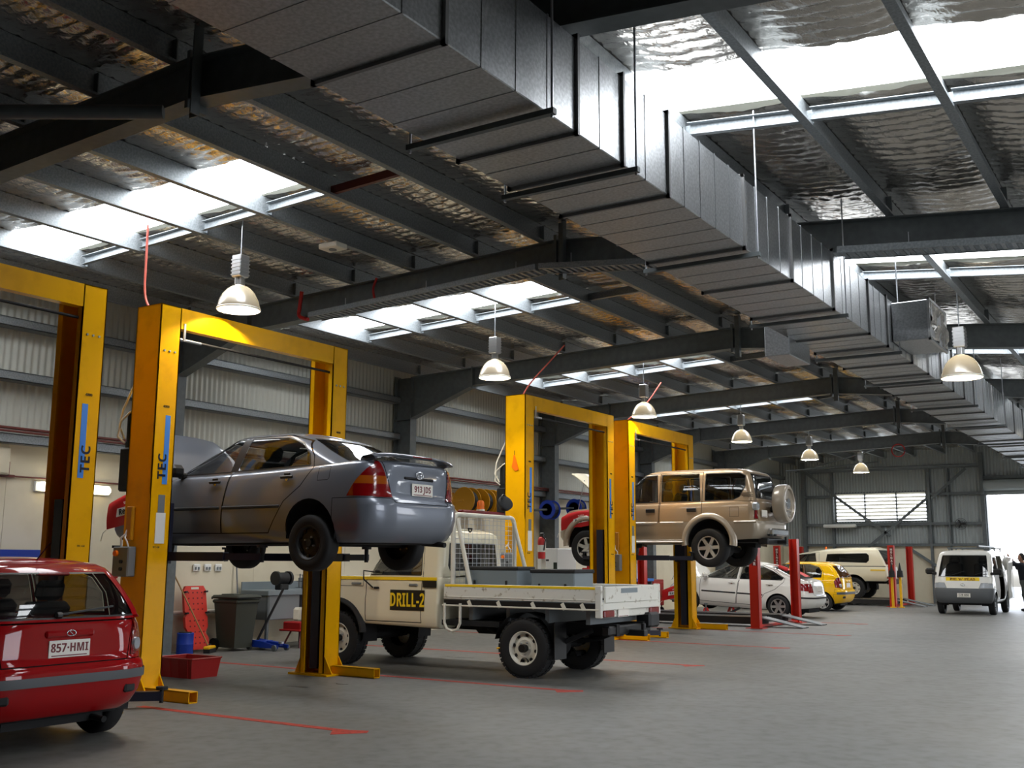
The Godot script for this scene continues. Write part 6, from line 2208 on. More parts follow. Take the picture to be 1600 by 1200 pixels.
	for i in 15:
		var z := lerpf(-0.72, 0.72, i / 14.0)
		mb.cyl(Vector3(hx, 0.95, z), Vector3(hx, top - 0.03, z), 0.003, 0.003, 4, false)
	for i in 17:
		var y := lerpf(0.98, top - 0.06, i / 16.0)
		mb.cyl(Vector3(hx, y, -0.76), Vector3(hx, y, 0.76), 0.003, 0.003, 4, false)
	var wm := part("wire_mesh", mb, M.steel_bright, t)
	wm.set_meta("kind", "stuff")

func tray_load(at: Vector3) -> void:
	# things carried on the tray and headboard
	var o := thing("light_bar", "dark red light bar along the truck's headboard top", "light bar", at + Vector3(-1.24, 2.17, -0.02))
	var mb := MB.new()
	mb.cbox(Vector3.ZERO, Vector3(0.1, 0.05, 1.1), 0.015)
	part("lens", mb, M.plate_maroon, o)
	mb = MB.new()
	mb.cbox(Vector3(0.0, -0.035, 0), Vector3(0.08, 0.03, 1.0), 0.006)
	part("base", mb, M.black, o)
	o = thing("beacon", "orange beacon standing on the truck's light bar", "beacon", at + Vector3(-1.24, 2.195, 0.02))
	mb = MB.new()
	mb.lathe([Vector2(0.055, 0.0), Vector2(0.055, 0.05), Vector2(0.05, 0.13), Vector2(0.035, 0.15), Vector2(0.0, 0.155)], Transform3D(), 16)
	part("lens", mb, M.orange, o)
	mb = MB.new()
	mb.cyl(Vector3(0, 0, 0), Vector3(0, 0.025, 0), 0.062)
	part("base", mb, M.off_white, o)
	o = thing("work_lamp", "round dark work lamp tilted up on the truck's headboard", "lamp", at + Vector3(-1.2, 2.15, -0.55))
	mb = MB.new()
	var xf := Transform3D(Basis(Vector3(0, 0, 1), -1.0) * Basis(Vector3(1, 0, 0), 0.4), Vector3(0.0, 0.17, 0))
	mb.lathe([Vector2(0.0, -0.08), Vector2(0.07, -0.07), Vector2(0.11, -0.02), Vector2(0.12, 0.04), Vector2(0.105, 0.05), Vector2(0.0, 0.045)], xf, 20)
	part("housing", mb, M.dark, o)
	mb = MB.new()
	mb.tube([Vector3(0, 0, 0), Vector3(0, 0.08, 0), Vector3(-0.02, 0.14, 0)], 0.015, 6)
	mb.tube(arc(Vector3(0, 0.24, 0), Vector3(0, 0, 1), Vector3(-0.3, 1, 0).normalized(), 0.07, 0, 180, 8), 0.012, 6)
	part("yoke", mb, M.black, o)
	var boxes := [[-0.78, 0.50, 0.86, 0.43, 0.42, "long grey steel toolbox with dark lid at the truck's headboard"], [0.14, 0.36, 0.66, 0.40, 0.52, "shorter grey steel toolbox behind the long one on the tray"]]
	for b in boxes:
		o = thing("toolbox", b[5], "toolbox", at + Vector3(b[0] + 0.12, 0.945, b[1] - 0.1), "toolboxes on the tray")
		mb = MB.new()
		mb.cbox(Vector3(0, b[3] * 0.5, 0), Vector3(b[2], b[3], b[4]), 0.012)
		part("box_body", mb, M.grey_box, o)
		mb = MB.new()
		mb.cbox(Vector3(0, b[3] + 0.012, 0), Vector3(b[2] + 0.03, 0.05, b[4] + 0.03), 0.01)
		part("lid", mb, M.dark, o)
		mb = MB.new()
		for s in [-0.3, 0.3]:
			mb.cbox(Vector3(b[2] * s, b[3] - 0.18, b[4] * 0.5 + 0.01), Vector3(0.03, 0.06, 0.02), 0.005)
		part("latch", mb, M.black, o)
	o = thing("fire_extinguisher", "red fire extinguisher clipped behind the truck's headboard", "extinguisher", at + Vector3(-0.72, 1.52, -0.82))
	mb = MB.new()
	mb.lathe([Vector2(0.0, 0.0), Vector2(0.05, 0.0), Vector2(0.055, 0.02), Vector2(0.055, 0.26), Vector2(0.045, 0.30), Vector2(0.02, 0.32), Vector2(0.0, 0.32)], Transform3D(), 16)
	part("cylinder_body", mb, M.hose_red, o)
	mb = MB.new()
	mb.cbox(Vector3(0.01, 0.35, 0), Vector3(0.07, 0.06, 0.03), 0.01)
	mb.tube([Vector3(0.03, 0.34, 0.02), Vector3(0.08, 0.28, 0.02), Vector3(0.06, 0.12, 0.03)], 0.01, 6)
	part("valve", mb, M.black, o)
	mb = MB.new()
	mb.cyl(Vector3(0, 0.1, 0), Vector3(0, 0.2, 0), 0.0565, 0.0565, 16, false)
	part("label_band", mb, M.off_white, o)
	mb = MB.new()
	mb.span(Vector3(-0.04, -0.6, -0.06), Vector3(0.04, 0.3, -0.055))
	part("mount", mb, M.off_white, o)
	o = thing("shackle", "bright shackle hanging on the truck's headboard mesh", "shackle", at + Vector3(-1.14, 1.92, 0.42))
	mb = MB.new()
	mb.tube(arc(Vector3.ZERO, Vector3(0, 0, 1), Vector3(0, -1, 0), 0.035, -20, 200, 10), 0.01, 6)
	mb.cyl(Vector3(0, 0.01, -0.045), Vector3(0, 0.01, 0.045), 0.012)
	part("bow", mb, M.dark, o)

func ute() -> void:
	var at := Vector3(-10.45, 0.22, -39.25)
	var t := thing("utility", "cream utility with a matching canopy, parked on the far red hoist", "truck", at)
	var sp := {
		"x0": -4.0, "x1": 1.16, "hw": 0.845, "pan": 0.55, "crown": 0.02, "ns": 24,
		"rows": [[0.0, 0.05, 0.10, 0.06], [0.1, 0.01, 0.03, 0.01], [0.4, 0.0, 0.02, 0.0], [0.8, 0.005, 0.03, 0.0], [1.0, 0.03, 0.08, 0.02]],
		"ytop": [[-4.0, 1.0], [-2.6, 1.1], [1.16, 1.12]], "ybot": [[-4.0, 0.6], [1.16, 0.62]],
		"plan": [[-4.0, 0.96], [-3.3, 1.0], [1.16, 1.0]], "rf": Vector2(0.12, 0.3), "rr": Vector2(0.05, 0.08),
		"arches": [[-3.0, 0.4, 0.45], [0.0, 0.4, 0.45]],
		"gh": {"rows": [[0.0, -2.7, 1.12, 0.80], [0.3, -2.5, 1.05, 0.785], [0.6, -2.32, 0.95, 0.765], [0.85, -2.15, 0.86, 0.73], [0.95, -2.05, 0.82, 0.69], [1.0, -1.9, 0.72, 0.60]],
			"roof": [[-2.4, 1.56], [-1.6, 1.62], [-0.9, 1.72], [0.4, 1.77], [1.1, 1.77]], "rf": Vector2(0.15, 0.4), "rr": Vector2(0.05, 0.1), "plan": [[-5, 1.0], [2, 1.0]], "crown": 0.03}}
	seal(SIDE, "canopy_window", [[-0.95, 1.30], [-0.9, 1.54], [0.46, 1.57], [0.54, 1.50], [0.54, 1.34], [0.46, 1.26]])
	seal(SIDE, "side_window", [[-2.3, 1.18], [-2.05, 1.5], [-1.35, 1.58], [-1.3, 1.18]])
	seal(REAR, "rear_window", [[-0.66, 1.2], [0.66, 1.2], [0.6, 1.68], [-0.6, 1.68]], false)
	seal(FRONT, "windscreen", [[-0.68, 1.16], [0.68, 1.16], [0.6, 1.52], [-0.6, 1.52]], false)
	cut(SIDE, "door", [[-2.45, 0.66], [-1.2, 0.66], [-1.2, 1.62], [-2.05, 1.56], [-2.45, 1.14]], 0.012)
	cut(REAR, "tailgate", [[-0.7, 0.7], [0.7, 0.7], [0.7, 1.11], [-0.7, 1.11]], 0.012, false)
	cut(SIDE, "waist_line", [[-1.1, 1.115], [1.3, 1.115], [1.3, 1.14], [-1.1, 1.14]], 0.0, true, 0.004)
	car_body(sp)
	car_done(t, {"body": M.paint_cream, "tailgate": M.white, "waist_line": M.dark, "canopy_window": M.glass_dark, "side_window": M.glass, "rear_window": M.glass_dark, "windscreen": M.glass, "window_seal": M.black, "inner_shell": M.under, "wheel_housing": M.under, "floor_pan": M.under})
	var mb := MB.new()
	mb.cyl(Vector3(-1.05, 1.66, 0.4), Vector3(-1.05, 1.82, 0.4), 0.05, 0.03)
	part("beacon", mb, M.orange, t)
	mb = MB.new()
	mb.cbox(Vector3(1.2, 0.6, 0), Vector3(0.2, 0.16, 1.4), 0.02)
	part("rear_bar", mb, M.black, t)
	for s in [-1.0, 1.0]:
		mb = MB.new()
		mb.cbox(Vector3(1.17, 0.75, s * 0.72), Vector3(0.03, 0.09, 0.2), 0.01)
		part("tail_lamp", mb, M.lamp_red, t)
	mb = MB.new()
	mb.span(Vector3(0.6, 0.98, 0.838), Vector3(1.1, 1.02, 0.85))
	part("side_label", mb, M.sign_yellow, t)
	fit_wheels(t, wheel(0.37, 0.24, 0.215, "mud", M.off_white), [-3.0, 0.0], 0.37, 1.42)

func van() -> void:
	var at := Vector3(-6.0, 0.0, -36.35)
	var t := thing("van", "white van with grey bumper and a yellow name strip on its nose", "van", at)
	t.rotation.y = PI / 2
	var sp := {
		"x0": -2.85, "x1": 1.0, "hw": 0.815, "pan": 0.3, "crown": 0.01, "ns": 24,
		"rows": [[0.0, 0.09, 0.10, 0.1], [0.08, 0.04, 0.03, 0.04], [0.25, 0.01, 0.0, 0.0], [0.45, 0.0, 0.0, 0.0], [0.56, 0.0, 0.03, 0.0], [0.62, 0.0, 0.05, 0.0], [0.85, 0.006, 0.10, 0.01], [1.0, 0.02, 0.15, 0.02]],
		"ytop": [[-2.85, 1.08], [1.0, 1.08]], "ybot": [[-2.85, 0.34], [1.0, 0.34]],
		"plan": [[-2.85, 0.97], [-2.3, 1.0], [1.0, 0.99]], "rf": Vector2(0.16, 0.4), "rr": Vector2(0.08, 0.15),
		"arches": [[-2.24, 0.33, 0.34], [0.0, 0.33, 0.34]],
		"gh": {"rows": [[0.0, -2.70, 0.98, 0.795], [0.25, -2.58, 0.97, 0.785], [0.5, -2.46, 0.955, 0.765], [0.75, -2.33, 0.93, 0.74], [0.88, -2.25, 0.91, 0.715], [0.96, -2.17, 0.88, 0.67], [1.0, -2.05, 0.8, 0.6]],
			"roof": [[-2.6, 1.80], [-2.0, 1.84], [1.0, 1.84]], "rf": Vector2(0.12, 0.4), "rr": Vector2(0.08, 0.15), "plan": [[-5, 1.0], [2, 1.0]], "crown": 0.03}}
	seal(FRONT, "windscreen", [[-0.70, 1.10], [0.70, 1.10], [0.63, 1.70], [-0.63, 1.70]], false)
	seal(SIDE, "front_door/side_window", [[-2.4, 1.14], [-2.2, 1.64], [-1.65, 1.66], [-1.6, 1.14]])
	cut(SIDE, "", [[-1.45, 0.42], [-0.55, 0.42], [-0.55, 1.70], [-1.45, 1.70]])
	cut(SIDE, "front_door", [[-2.5, 0.74], [-1.88, 0.66], [-1.84, 0.45], [-1.52, 0.42], [-1.52, 1.70], [-2.2, 1.69], [-2.5, 1.12]], 0.012)
	cut(FRONT, "front_bumper", [[-1.2, 0.2], [1.2, 0.2], [1.2, 0.755], [-1.2, 0.755]], 0.006, false, 0.008)
	cut(SIDE, "front_bumper", [[-3.2, 0.2], [-2.52, 0.2], [-2.52, 0.755], [-3.2, 0.755]], 0.006, true, 0.008)
	cut(FRONT, "headlamp", [[0.44, 0.765], [0.95, 0.765], [0.95, 0.92], [0.50, 0.91]], 0.006, true, 0.004)
	cut(SIDE, "headlamp", [[-3.0, 0.765], [-2.62, 0.765], [-2.60, 0.90], [-3.0, 0.92]], 0.006, true, 0.004)
	car_body(sp)
	car_done(t, {"body": M.paint_silver_white, "windscreen": M.glass_van, "side_window": M.glass, "window_seal": M.black, "front_bumper": M.bumper_grey, "headlamp": M.lamp_clear, "inner_shell": M.under, "wheel_housing": M.under, "floor_pan": M.under})
	var turn := Basis(Vector3(0, 0, 1), Vector3(0, 1, 0), Vector3(-1, 0, 0))
	var lean := turn * Basis(Vector3(1, 0, 0), -0.16)
	var mb := MB.new()
	mb.cbox(Vector3(-2.735, 1.02, 0.0), Vector3(0.92, 0.105, 0.012), 0.002, lean)
	var strip := part("name_strip", mb, M.sign_yellow, t)
	letters("lettering", "PIE 'n' PEAS", 0.066, M.plate_maroon, strip, Transform3D(lean, Vector3(-2.747, 1.02, 0.0)), "Droid Serif", 700, 0.004, 1.25)
	plate(t, Vector3(-2.87, 0.56, 0.03), turn, "CZE 850", M.plate_green, 0.36, 0.12)
	mb = MB.new()
	mb.tube(arc(Vector3(-2.80, 0.86, 0.0), Vector3(0, 0, 1), Vector3(0, 0.6, 0), 0.05, 0, 360, 16), 0.008, 5)
	part("emblem", mb, M.chrome, t)
	mirror_pair(t, Vector3(-2.55, 1.18, 0.80), M.black, 1.2)
	seats(t, [-1.9], 0.85, 0.38, M.seat)
	dash(t, -2.35, 1.02, 0.62, -0.38)
	# open sliding door standing back along the side, roof rack, wipers
	mb = MB.new()
	mb.cbox(Vector3(0.0, 1.05, 0.90), Vector3(0.98, 1.26, 0.05), 0.02)
	part("sliding_door", mb, M.paint_silver_white, t)
	mb = MB.new()
	for z in [-0.45, 0.45]:
		mb.cyl(Vector3(-1.6, 1.93, z), Vector3(0.8, 1.93, z), 0.02)
	for x in [-1.5, -0.4, 0.7]:
		mb.cyl(Vector3(x, 1.93, -0.6), Vector3(x, 1.93, 0.6), 0.02)
		for z in [-0.55, 0.55]: mb.cyl(Vector3(x, 1.82, z), Vector3(x, 1.93, z), 0.02)
	mb.cyl(Vector3(-1.7, 1.98, 0.3), Vector3(1.2, 1.98, 0.3), 0.035)
	part("roof_rack", mb, M.steel, t)
	for s in [-0.35, 0.25]:
		mb = MB.new()
		mb.bar(Vector3(-2.72, 1.12, s), Vector3(-2.64, 1.26, s + 0.42), 0.012, 0.012)
		part("wiper", mb, M.black, t)
	fit_wheels(t, wheel(0.3, 0.18, 0.185, "steel", M.grey_plastic), [-2.24, 0.0], 0.3, 1.4)

func vehicles() -> void:
	sedan()
	hatch(Vector3(-8.27, 0.0, -5.42), "red hatchback seen from behind at the picture's edge", M.paint_red, "857·HMI", true)
	hatch(Vector3(-9.95, 0.0, -33.85), "yellow hatchback parked past the white liftback", M.paint_yellow, "", false)
	white_car()
	prado()
	land_truck()
	ute()
	van()

func wall_things() -> void:
	var W := -14.205
	var mb: MB
	# wall-mounted tube light, lit
	var t := thing("wall_light", "lit fluorescent wall light on the cream wall behind the first hoist post", "light", Vector3(W + 0.07, 2.52, -9.86))
	mb = MB.new()
	mb.cbox(Vector3(0.02, 0, 0), Vector3(0.11, 0.13, 1.22), 0.045)
	part("diffuser", mb, M.tube_light, t)
	mb = MB.new()
	mb.cbox(Vector3(-0.045, 0, 0), Vector3(0.05, 0.15, 1.28), 0.01)
	part("base", mb, M.white, t)
	var al := AreaLight3D.new()
	al.name = "tube_glow"
	t.add_child(al, true)
	al.area_normalize_energy = false
	al.area_size = Vector2(1.2, 0.12)
	al.light_energy = 1.2
	al.light_color = Color(1.0, 0.94, 0.76)
	al.shadow_enabled = true
	al.area_range = 40.0
	al.area_attenuation = 2.0
	al.basis = Basis(Vector3(0, 1, 0), -PI / 2)
	al.position = Vector3(0.09, 0, 0)
	# pipes and conduits along the wall
	for c in [[3.30, 0.022, "pipe_red", "upper of the two dark red pipes running along the wall girt"], [3.255, 0.018, "pipe_red", "lower of the two dark red pipes running along the wall girt"]]:
		mb = MB.new()
		mb.cyl(Vector3(-13.99, c[0], -5.6), Vector3(-13.99, c[0], -29.0), c[1], c[1], 8)
		var o := part(numbered("wall_pipe"), mb, M[c[2]], self)
		tag(o, c[3], "pipe")
	mb = MB.new()
	mb.cyl(Vector3(W + 0.02, 2.64, -6.0), Vector3(W + 0.02, 2.64, -11.1), 0.012, 0.012, 8)
	mb.span(Vector3(W, 2.62, -8.9), Vector3(W + 0.035, 2.66, -8.7))
	var cd := part(numbered("conduit"), mb, M.pipe_red, self)
	tag(cd, "thin dark conduit across the cream wall above the tube light", "conduit")
	mb = MB.new()
	mb.cyl(Vector3(W + 0.05, 0.62, -11.6), Vector3(W + 0.05, 0.62, -16.9), 0.035, 0.035, 10)
	cd = part(numbered("wall_pipe"), mb, M.off_white, self)
	tag(cd, "white pipe low on the wall behind the red creeper and bin", "pipe")
	mb = MB.new()
	mb.cyl(Vector3(-14.0, 0.0, -14.86), Vector3(-14.0, 4.75, -14.86), 0.03, 0.03, 10)
	mb.cyl(Vector3(-14.0, 4.75, -14.86), Vector3(-13.8, 5.1, -14.95), 0.03, 0.03, 10)
	cd = part(numbered("wall_pipe"), mb, M.galvanised, self)
	tag(cd, "upright grey downpipe behind the grey sedan's roof", "pipe")
	t = thing("fuse_cupboard", "shallow cream cupboard high on the wall at the picture's edge", "cupboard", Vector3(W, 2.84, -8.25))
	mb = MB.new()
	mb.cbox(Vector3(0.05, 0, 0), Vector3(0.1, 0.38, 1.04), 0.008)
	part("casing", mb, M.cream, t)
	mb = MB.new()
	mb.cbox(Vector3(0.105, 0, 0), Vector3(0.012, 0.34, 1.0), 0.004)
	part("door", mb, M.cream, t)
	mb = MB.new()
	mb.cyl(Vector3(0.04, 0.0, -0.545), Vector3(0.04, -0.19, -0.545), 0.014)
	part("side_conduit", mb, M.pipe_red, t)
	# blue racking shelf edge behind the red hatchback
	t = thing("shelf", "blue steel shelf on the wall above the red hatchback's roof", "shelf", Vector3(-13.9, 0, -8.3))
	mb = MB.new()
	mb.cbox(Vector3(0, 1.54, 0), Vector3(0.5, 0.13, 2.55), 0.006)
	part("shelf_board", mb, M.blue, t)
	mb = MB.new()
	mb.span(Vector3(0.251, 1.49, -1.05), Vector3(0.254, 1.54, -0.88))
	part("shelf_label", mb, M.white, t)
	for s in [-1.2, 1.2]:
		mb = MB.new()
		mb.cbox(Vector3(0.2, 0.74, s), Vector3(0.06, 1.48, 0.06), 0.006)
		part("upright", mb, M.blue, t)
	# power points
	for i in 3:
		t = thing("power_point", ["double power point, first of three beside the hoist post", "double power point, middle one of three in a row", "double power point, last of three, under the sedan's far wheel"][i], "socket", Vector3(W, 1.345, -12.30 - 0.235 * i), "power points")
		mb = MB.new()
		mb.cbox(Vector3(0.015, 0, 0), Vector3(0.03, 0.12, 0.15), 0.01)
		part("plate", mb, M.white, t)
		mb = MB.new()
		mb.cbox(Vector3(0.035, -0.01, -0.03), Vector3(0.012, 0.05, 0.04), 0.005)
		part("socket", mb, M.grey_plastic, t)
		mb = MB.new()
		mb.cbox(Vector3(0.035, -0.01, 0.03), Vector3(0.012, 0.05, 0.04), 0.005)
		part("socket", mb, M.grey_plastic, t)
	# hose reels
	var reel_z := [-19.45, -20.05, -20.55]
	for i in 3:
		t = thing("hose_reel", ["broad yellow hose reel on the wall beside the sedan's boot", "middle yellow hose reel of three on the wall", "yellow hose reel nearest the beacon, with a black hose"][i], "hose reel", Vector3(-13.72, 2.8, reel_z[i]), "yellow hose reels")
		mb = MB.new()
		for s in [-0.13, 0.13]:
			mb.lathe([Vector2(0.0, s - 0.01), Vector2(0.29, s - 0.01), Vector2(0.30, s), Vector2(0.29, s + 0.01), Vector2(0.0, s + 0.01)], Transform3D(ZWARD, Vector3.ZERO), 28)
		mb.cyl(Vector3(0, 0, -0.13), Vector3(0, 0, 0.13), 0.14, 0.14, 20)
		part("drum", mb, M.reel_yellow, t)
		mb = MB.new()
		for k in 5:
			mb.tube(arc(Vector3(0, 0, -0.1 + 0.05 * k), Vector3.RIGHT, Vector3.UP, 0.2, 0, 360, 20), 0.025, 6)
		part("wound_hose", mb, M.dark, t)
		mb = MB.new()
		mb.cbox(Vector3(-0.24, 0.0, 0), Vector3(0.48, 0.05, 0.30), 0.01)
		mb.cbox(Vector3(-0.47, 0.0, 0), Vector3(0.03, 0.4, 0.3), 0.01)
		part("bracket", mb, M.reel_yellow, t)
	for i in 2:
		t = thing("hose_reel", ["blue hose reel beyond the steel column, above the red fender cover", "dark blue hose reel between hoist post and steel column"][i], "hose reel", Vector3(-13.66, 2.84 - 0.1 * i, [-24.3, -22.95][i]), "blue hose reels")
		mb = MB.new()
		for s in [-0.13, 0.13]:
			mb.lathe([Vector2(0.0, s - 0.01), Vector2(0.23, s - 0.01), Vector2(0.24, s), Vector2(0.23, s + 0.01), Vector2(0.0, s + 0.01)], Transform3D(ZWARD, Vector3.ZERO), 28)
		mb.cyl(Vector3(0, 0, -0.14), Vector3(0, 0, 0.14), 0.15, 0.15, 20)
		part("drum", mb, M.blue, t)
		mb = MB.new()
		for k in 5:
			mb.tube(arc(Vector3(0, 0, -0.1 + 0.05 * k), Vector3.RIGHT, Vector3.UP, 0.18, 0, 360, 20), 0.026, 6)
		part("wound_hose", mb, M.blue_dark, t)
		mb = MB.new()
		mb.cbox(Vector3(-0.26, 0.0, 0), Vector3(0.54, 0.05, 0.30), 0.01)
		part("bracket", mb, M.steel, t)
	# red cloth tag hanging on the lit hoist post
	t = thing("hanging_tag", "crumpled orange tag hanging on the brightly lit hoist post", "tag", Vector3(-10.0, 3.05, -15.595))
	mb = MB.new()
	mb.prism(PackedVector2Array([Vector2(-0.01, 0.26), Vector2(0.01, 0.26), Vector2(0.09, 0.0), Vector2(0.02, -0.02), Vector2(-0.05, 0.05), Vector2(-0.035, 0.12)]), Transform3D(Basis(), Vector3.ZERO), 0.012)
	part("cloth", mb, M.orange, t)
	mb = MB.new()
	mb.cyl(Vector3(0, 0.25, 0.004), Vector3(0, 0.34, 0.004), 0.004, 0.004, 5)
	part("string", mb, M.black, t)
	# red impact gun hanging on the wall
	t = thing("air_gun", "small red air gun hung on the wall beside the hatchback's window", "tool", Vector3(W + 0.03, 1.2, -10.66))
	mb = MB.new()
	mb.cbox(Vector3(0, 0.02, 0), Vector3(0.06, 0.06, 0.16), 0.015)
	mb.cbox(Vector3(0, -0.05, -0.03), Vector3(0.04, 0.12, 0.05), 0.012)
	part("body", mb, M.hose_red, t)
	mb = MB.new()
	mb.cyl(Vector3(0, 0.02, 0.08), Vector3(0, 0.02, 0.13), 0.018)
	part("drive", mb, M.steel_bright, t)

func floor_things() -> void:
	var mb: MB
	var t: Node3D
	# red creeper leaning on the wall
	t = thing("creeper", "red plastic mechanic's creeper leaning upright against the wall", "creeper", Vector3(-13.84, 0.0, -12.08))
	t.rotation.z = 0.16
	mb = MB.new()
	var outline := PackedVector2Array([Vector2(-0.20, 0.04), Vector2(0.20, 0.04), Vector2(0.23, 0.10), Vector2(0.23, 0.22), Vector2(0.17, 0.30), Vector2(0.23, 0.40), Vector2(0.23, 0.56), Vector2(0.20, 0.60), Vector2(0.23, 0.66), Vector2(0.23, 0.98), Vector2(0.18, 1.06), Vector2(-0.18, 1.06), Vector2(-0.23, 0.98), Vector2(-0.23, 0.66), Vector2(-0.20, 0.60), Vector2(-0.23, 0.56), Vector2(-0.23, 0.40), Vector2(-0.17, 0.30), Vector2(-0.23, 0.22), Vector2(-0.23, 0.10)])
	var face := Transform3D(Basis(Vector3(0, 0, -1), Vector3(0, 1, 0), Vector3(1, 0, 0)), Vector3.ZERO)
	mb.prism(outline, face, 0.05)
	part("board", mb, M.creeper_red, t)
	mb = MB.new()
	for r in 10:
		for c in 4:
			if r == 5: continue
			var p := face * Vector3(-0.135 + 0.09 * c, 0.14 + 0.09 * r, 0.05)
			mb.cyl(p, p + Vector3(0.004, 0, 0), 0.014, 0.014, 8)
	part("hole_pattern", mb, M.plate_maroon, t).set_meta("kind", "stuff")
	mb = MB.new()
	mb.cbox(face * Vector3(0, 1.02, 0.051), Vector3(0.008, 0.035, 0.16), 0.003)
	part("grip_slot", mb, M.off_white, t)
	for y in [0.1, 0.62, 0.96]:
		for s in [-1.0, 1.0]:
			mb = MB.new()
			var p := face * Vector3(0.21 * s, y, 0.075)
			mb.cyl(p + Vector3(0, -0.012, 0), p + Vector3(0, 0.012, 0), 0.035, 0.035, 14)
			mb.cyl(face * Vector3(0.21 * s, y, 0.03), p, 0.012)
			part("caster", mb, M.black, t)
	# broom leaning across it
	t = thing("broom", "broom with a long thin handle and yellow head leaning across the creeper", "broom", Vector3(-13.62, 0.0, -12.14))
	mb = MB.new()
	mb.cyl(Vector3(0, 0.09, 0), Vector3(-0.33, 1.72, 0.82), 0.012, 0.012, 8)
	part("handle", mb, M.wood, t)
	mb = MB.new()
	mb.cbox(Vector3(0.02, 0.085, 0), Vector3(0.11, 0.05, 0.3), 0.015, Basis(Vector3(0, 1, 0), 0.5))
	part("head", mb, M.yellow_plastic, t)
	mb = MB.new()
	for i in 13:
		mb.cbox(Vector3(0.02, 0.035, 0) + Basis(Vector3(0, 1, 0), 0.5) * Vector3(0, 0, -0.13 + 0.0217 * i), Vector3(0.11, 0.07, 0.015), 0.004, Basis(Vector3(0, 1, 0), 0.5))
	part("bristles", mb, M.black, t).set_meta("kind", "stuff")
	# wheelie bin
	t = thing("wheelie_bin", "dark green wheelie bin with closed lid by the wall", "bin", Vector3(-13.66, 0.0, -12.72))
	mb = MB.new()
	var bs := [[0.05, 0.20, 0.19], [0.82, 0.27, 0.24]]
	var q := []
	for b in bs:
		for c in [[-1, -1], [1, -1], [1, 1], [-1, 1]]:
			q.append(Vector3(c[0] * b[1], b[0], c[1] * b[2]))
	for i in 4:
		var j := (i + 1) % 4
		mb.quad(q[j], q[i], q[i + 4], q[j + 4])
	mb.quad(q[0], q[1], q[2], q[3])
	mb.quad(q[7], q[6], q[5], q[4])
	mb.cbox(Vector3(0, 0.80, 0), Vector3(0.6, 0.06, 0.52), 0.02)
	part("bin_body", mb, M.bin_green, t)
	mb = MB.new()
	mb.cbox(Vector3(0.01, 0.87, 0), Vector3(0.64, 0.06, 0.55), 0.028)
	mb.cbox(Vector3(-0.06, 0.905, 0), Vector3(0.3, 0.025, 0.3), 0.012)
	part("lid", mb, M.bin_green, t)
	mb = MB.new()
	mb.tube([Vector3(-0.34, 0.84, -0.22), Vector3(-0.36, 0.86, -0.2), Vector3(-0.36, 0.86, 0.2), Vector3(-0.34, 0.84, 0.22)], 0.016, 8)
	part("handle_bar", mb, M.bin_green, t)
	for s in [-1.0, 1.0]:
		mb = MB.new()
		mb.cyl(Vector3(-0.24, 0.1, s * 0.2), Vector3(-0.24, 0.1, s * 0.25), 0.1, 0.1, 18)
		part("wheel", mb, M.black, t)
	# mop behind the bin
	t = thing("mop", "pale mop handle standing against the wall past the bin", "mop", Vector3(-14.02, 0.0, -13.16))
	mb = MB.new()
	mb.cyl(Vector3(0, 0.12, 0), Vector3(-0.14, 1.5, 0.02), 0.013, 0.013, 8)
	part("handle", mb, M.grey_plastic, t)
	mb = MB.new()
	mb.cyl(Vector3(0.01, 0, 0), Vector3(0, 0.16, 0), 0.09, 0.03, 12)
	part("mop_head", mb, M.off_white, t)
	# blue can behind the column
	t = thing("blue_drum", "small blue drum beside the foot of the steel column", "drum", Vector3(-13.7, 0.0, -11.72))
	mb = MB.new()
	mb.lathe([Vector2(0.0, 0.0), Vector2(0.125, 0.0), Vector2(0.13, 0.015), Vector2(0.13, 0.15), Vector2(0.134, 0.16), Vector2(0.13, 0.17), Vector2(0.13, 0.31), Vector2(0.134, 0.325), Vector2(0.125, 0.335), Vector2(0.115, 0.33), Vector2(0.0, 0.33)], Transform3D(), 24)
	part("shell", mb, M.blue, t)
	mb = MB.new()
	mb.cyl(Vector3(0, 0.331, 0), Vector3(0, 0.345, 0), 0.1)
	part("lid", mb, M.dark, t)
	# red tub on the floor
	t = thing("crate", "red plastic tub on the floor between the hoist posts", "crate", Vector3(-11.15, 0.0, -9.62))
	mb = MB.new()
	var hx := 0.33
	var hz := 0.24
	var wall := [[0.0, hx - 0.03, hz - 0.03], [0.235, hx, hz]]
	for s in [1.0, -1.0]:
		var off := 0.0 if s > 0 else -0.008
		var a := []
		for b in wall:
			for c in [[-1, -1], [1, -1], [1, 1], [-1, 1]]:
				a.append(Vector3(c[0] * (b[1] + off), b[0] + (0.0 if s > 0 or b[0] > 0.1 else 0.008), c[1] * (b[2] + off)))
		for i in 4:
			var j := (i + 1) % 4
			if s > 0: mb.quad(a[j], a[i], a[i + 4], a[j + 4])
			else: mb.quad(a[i], a[j], a[j + 4], a[i + 4])
		if s > 0: mb.quad(a[0], a[1], a[2], a[3])
		else: mb.quad(a[3], a[2], a[1], a[0])
	part("tub", mb, M.crate_red, t)
	mb = MB.new()
	for s in [-1.0, 1.0]:
		mb.cbox(Vector3(0, 0.24, s * hz), Vector3(hx * 2 + 0.03, 0.02, 0.025), 0.006)
		mb.cbox(Vector3(s * hx, 0.24, 0), Vector3(0.025, 0.02, hz * 2 + 0.03), 0.006)
	part("rim", mb, M.crate_red, t)
	for i in 4:
		for s in [-1.0, 1.0]:
			mb = MB.new()
			mb.bar(Vector3(-0.24 + 0.16 * i, 0.01, s * (hz - 0.025)), Vector3(-0.25 + 0.167 * i, 0.23, s * (hz + 0.004)), 0.012, 0.012, Vector3(1, 0, 0))
			part("rib", mb, M.crate_red, t)
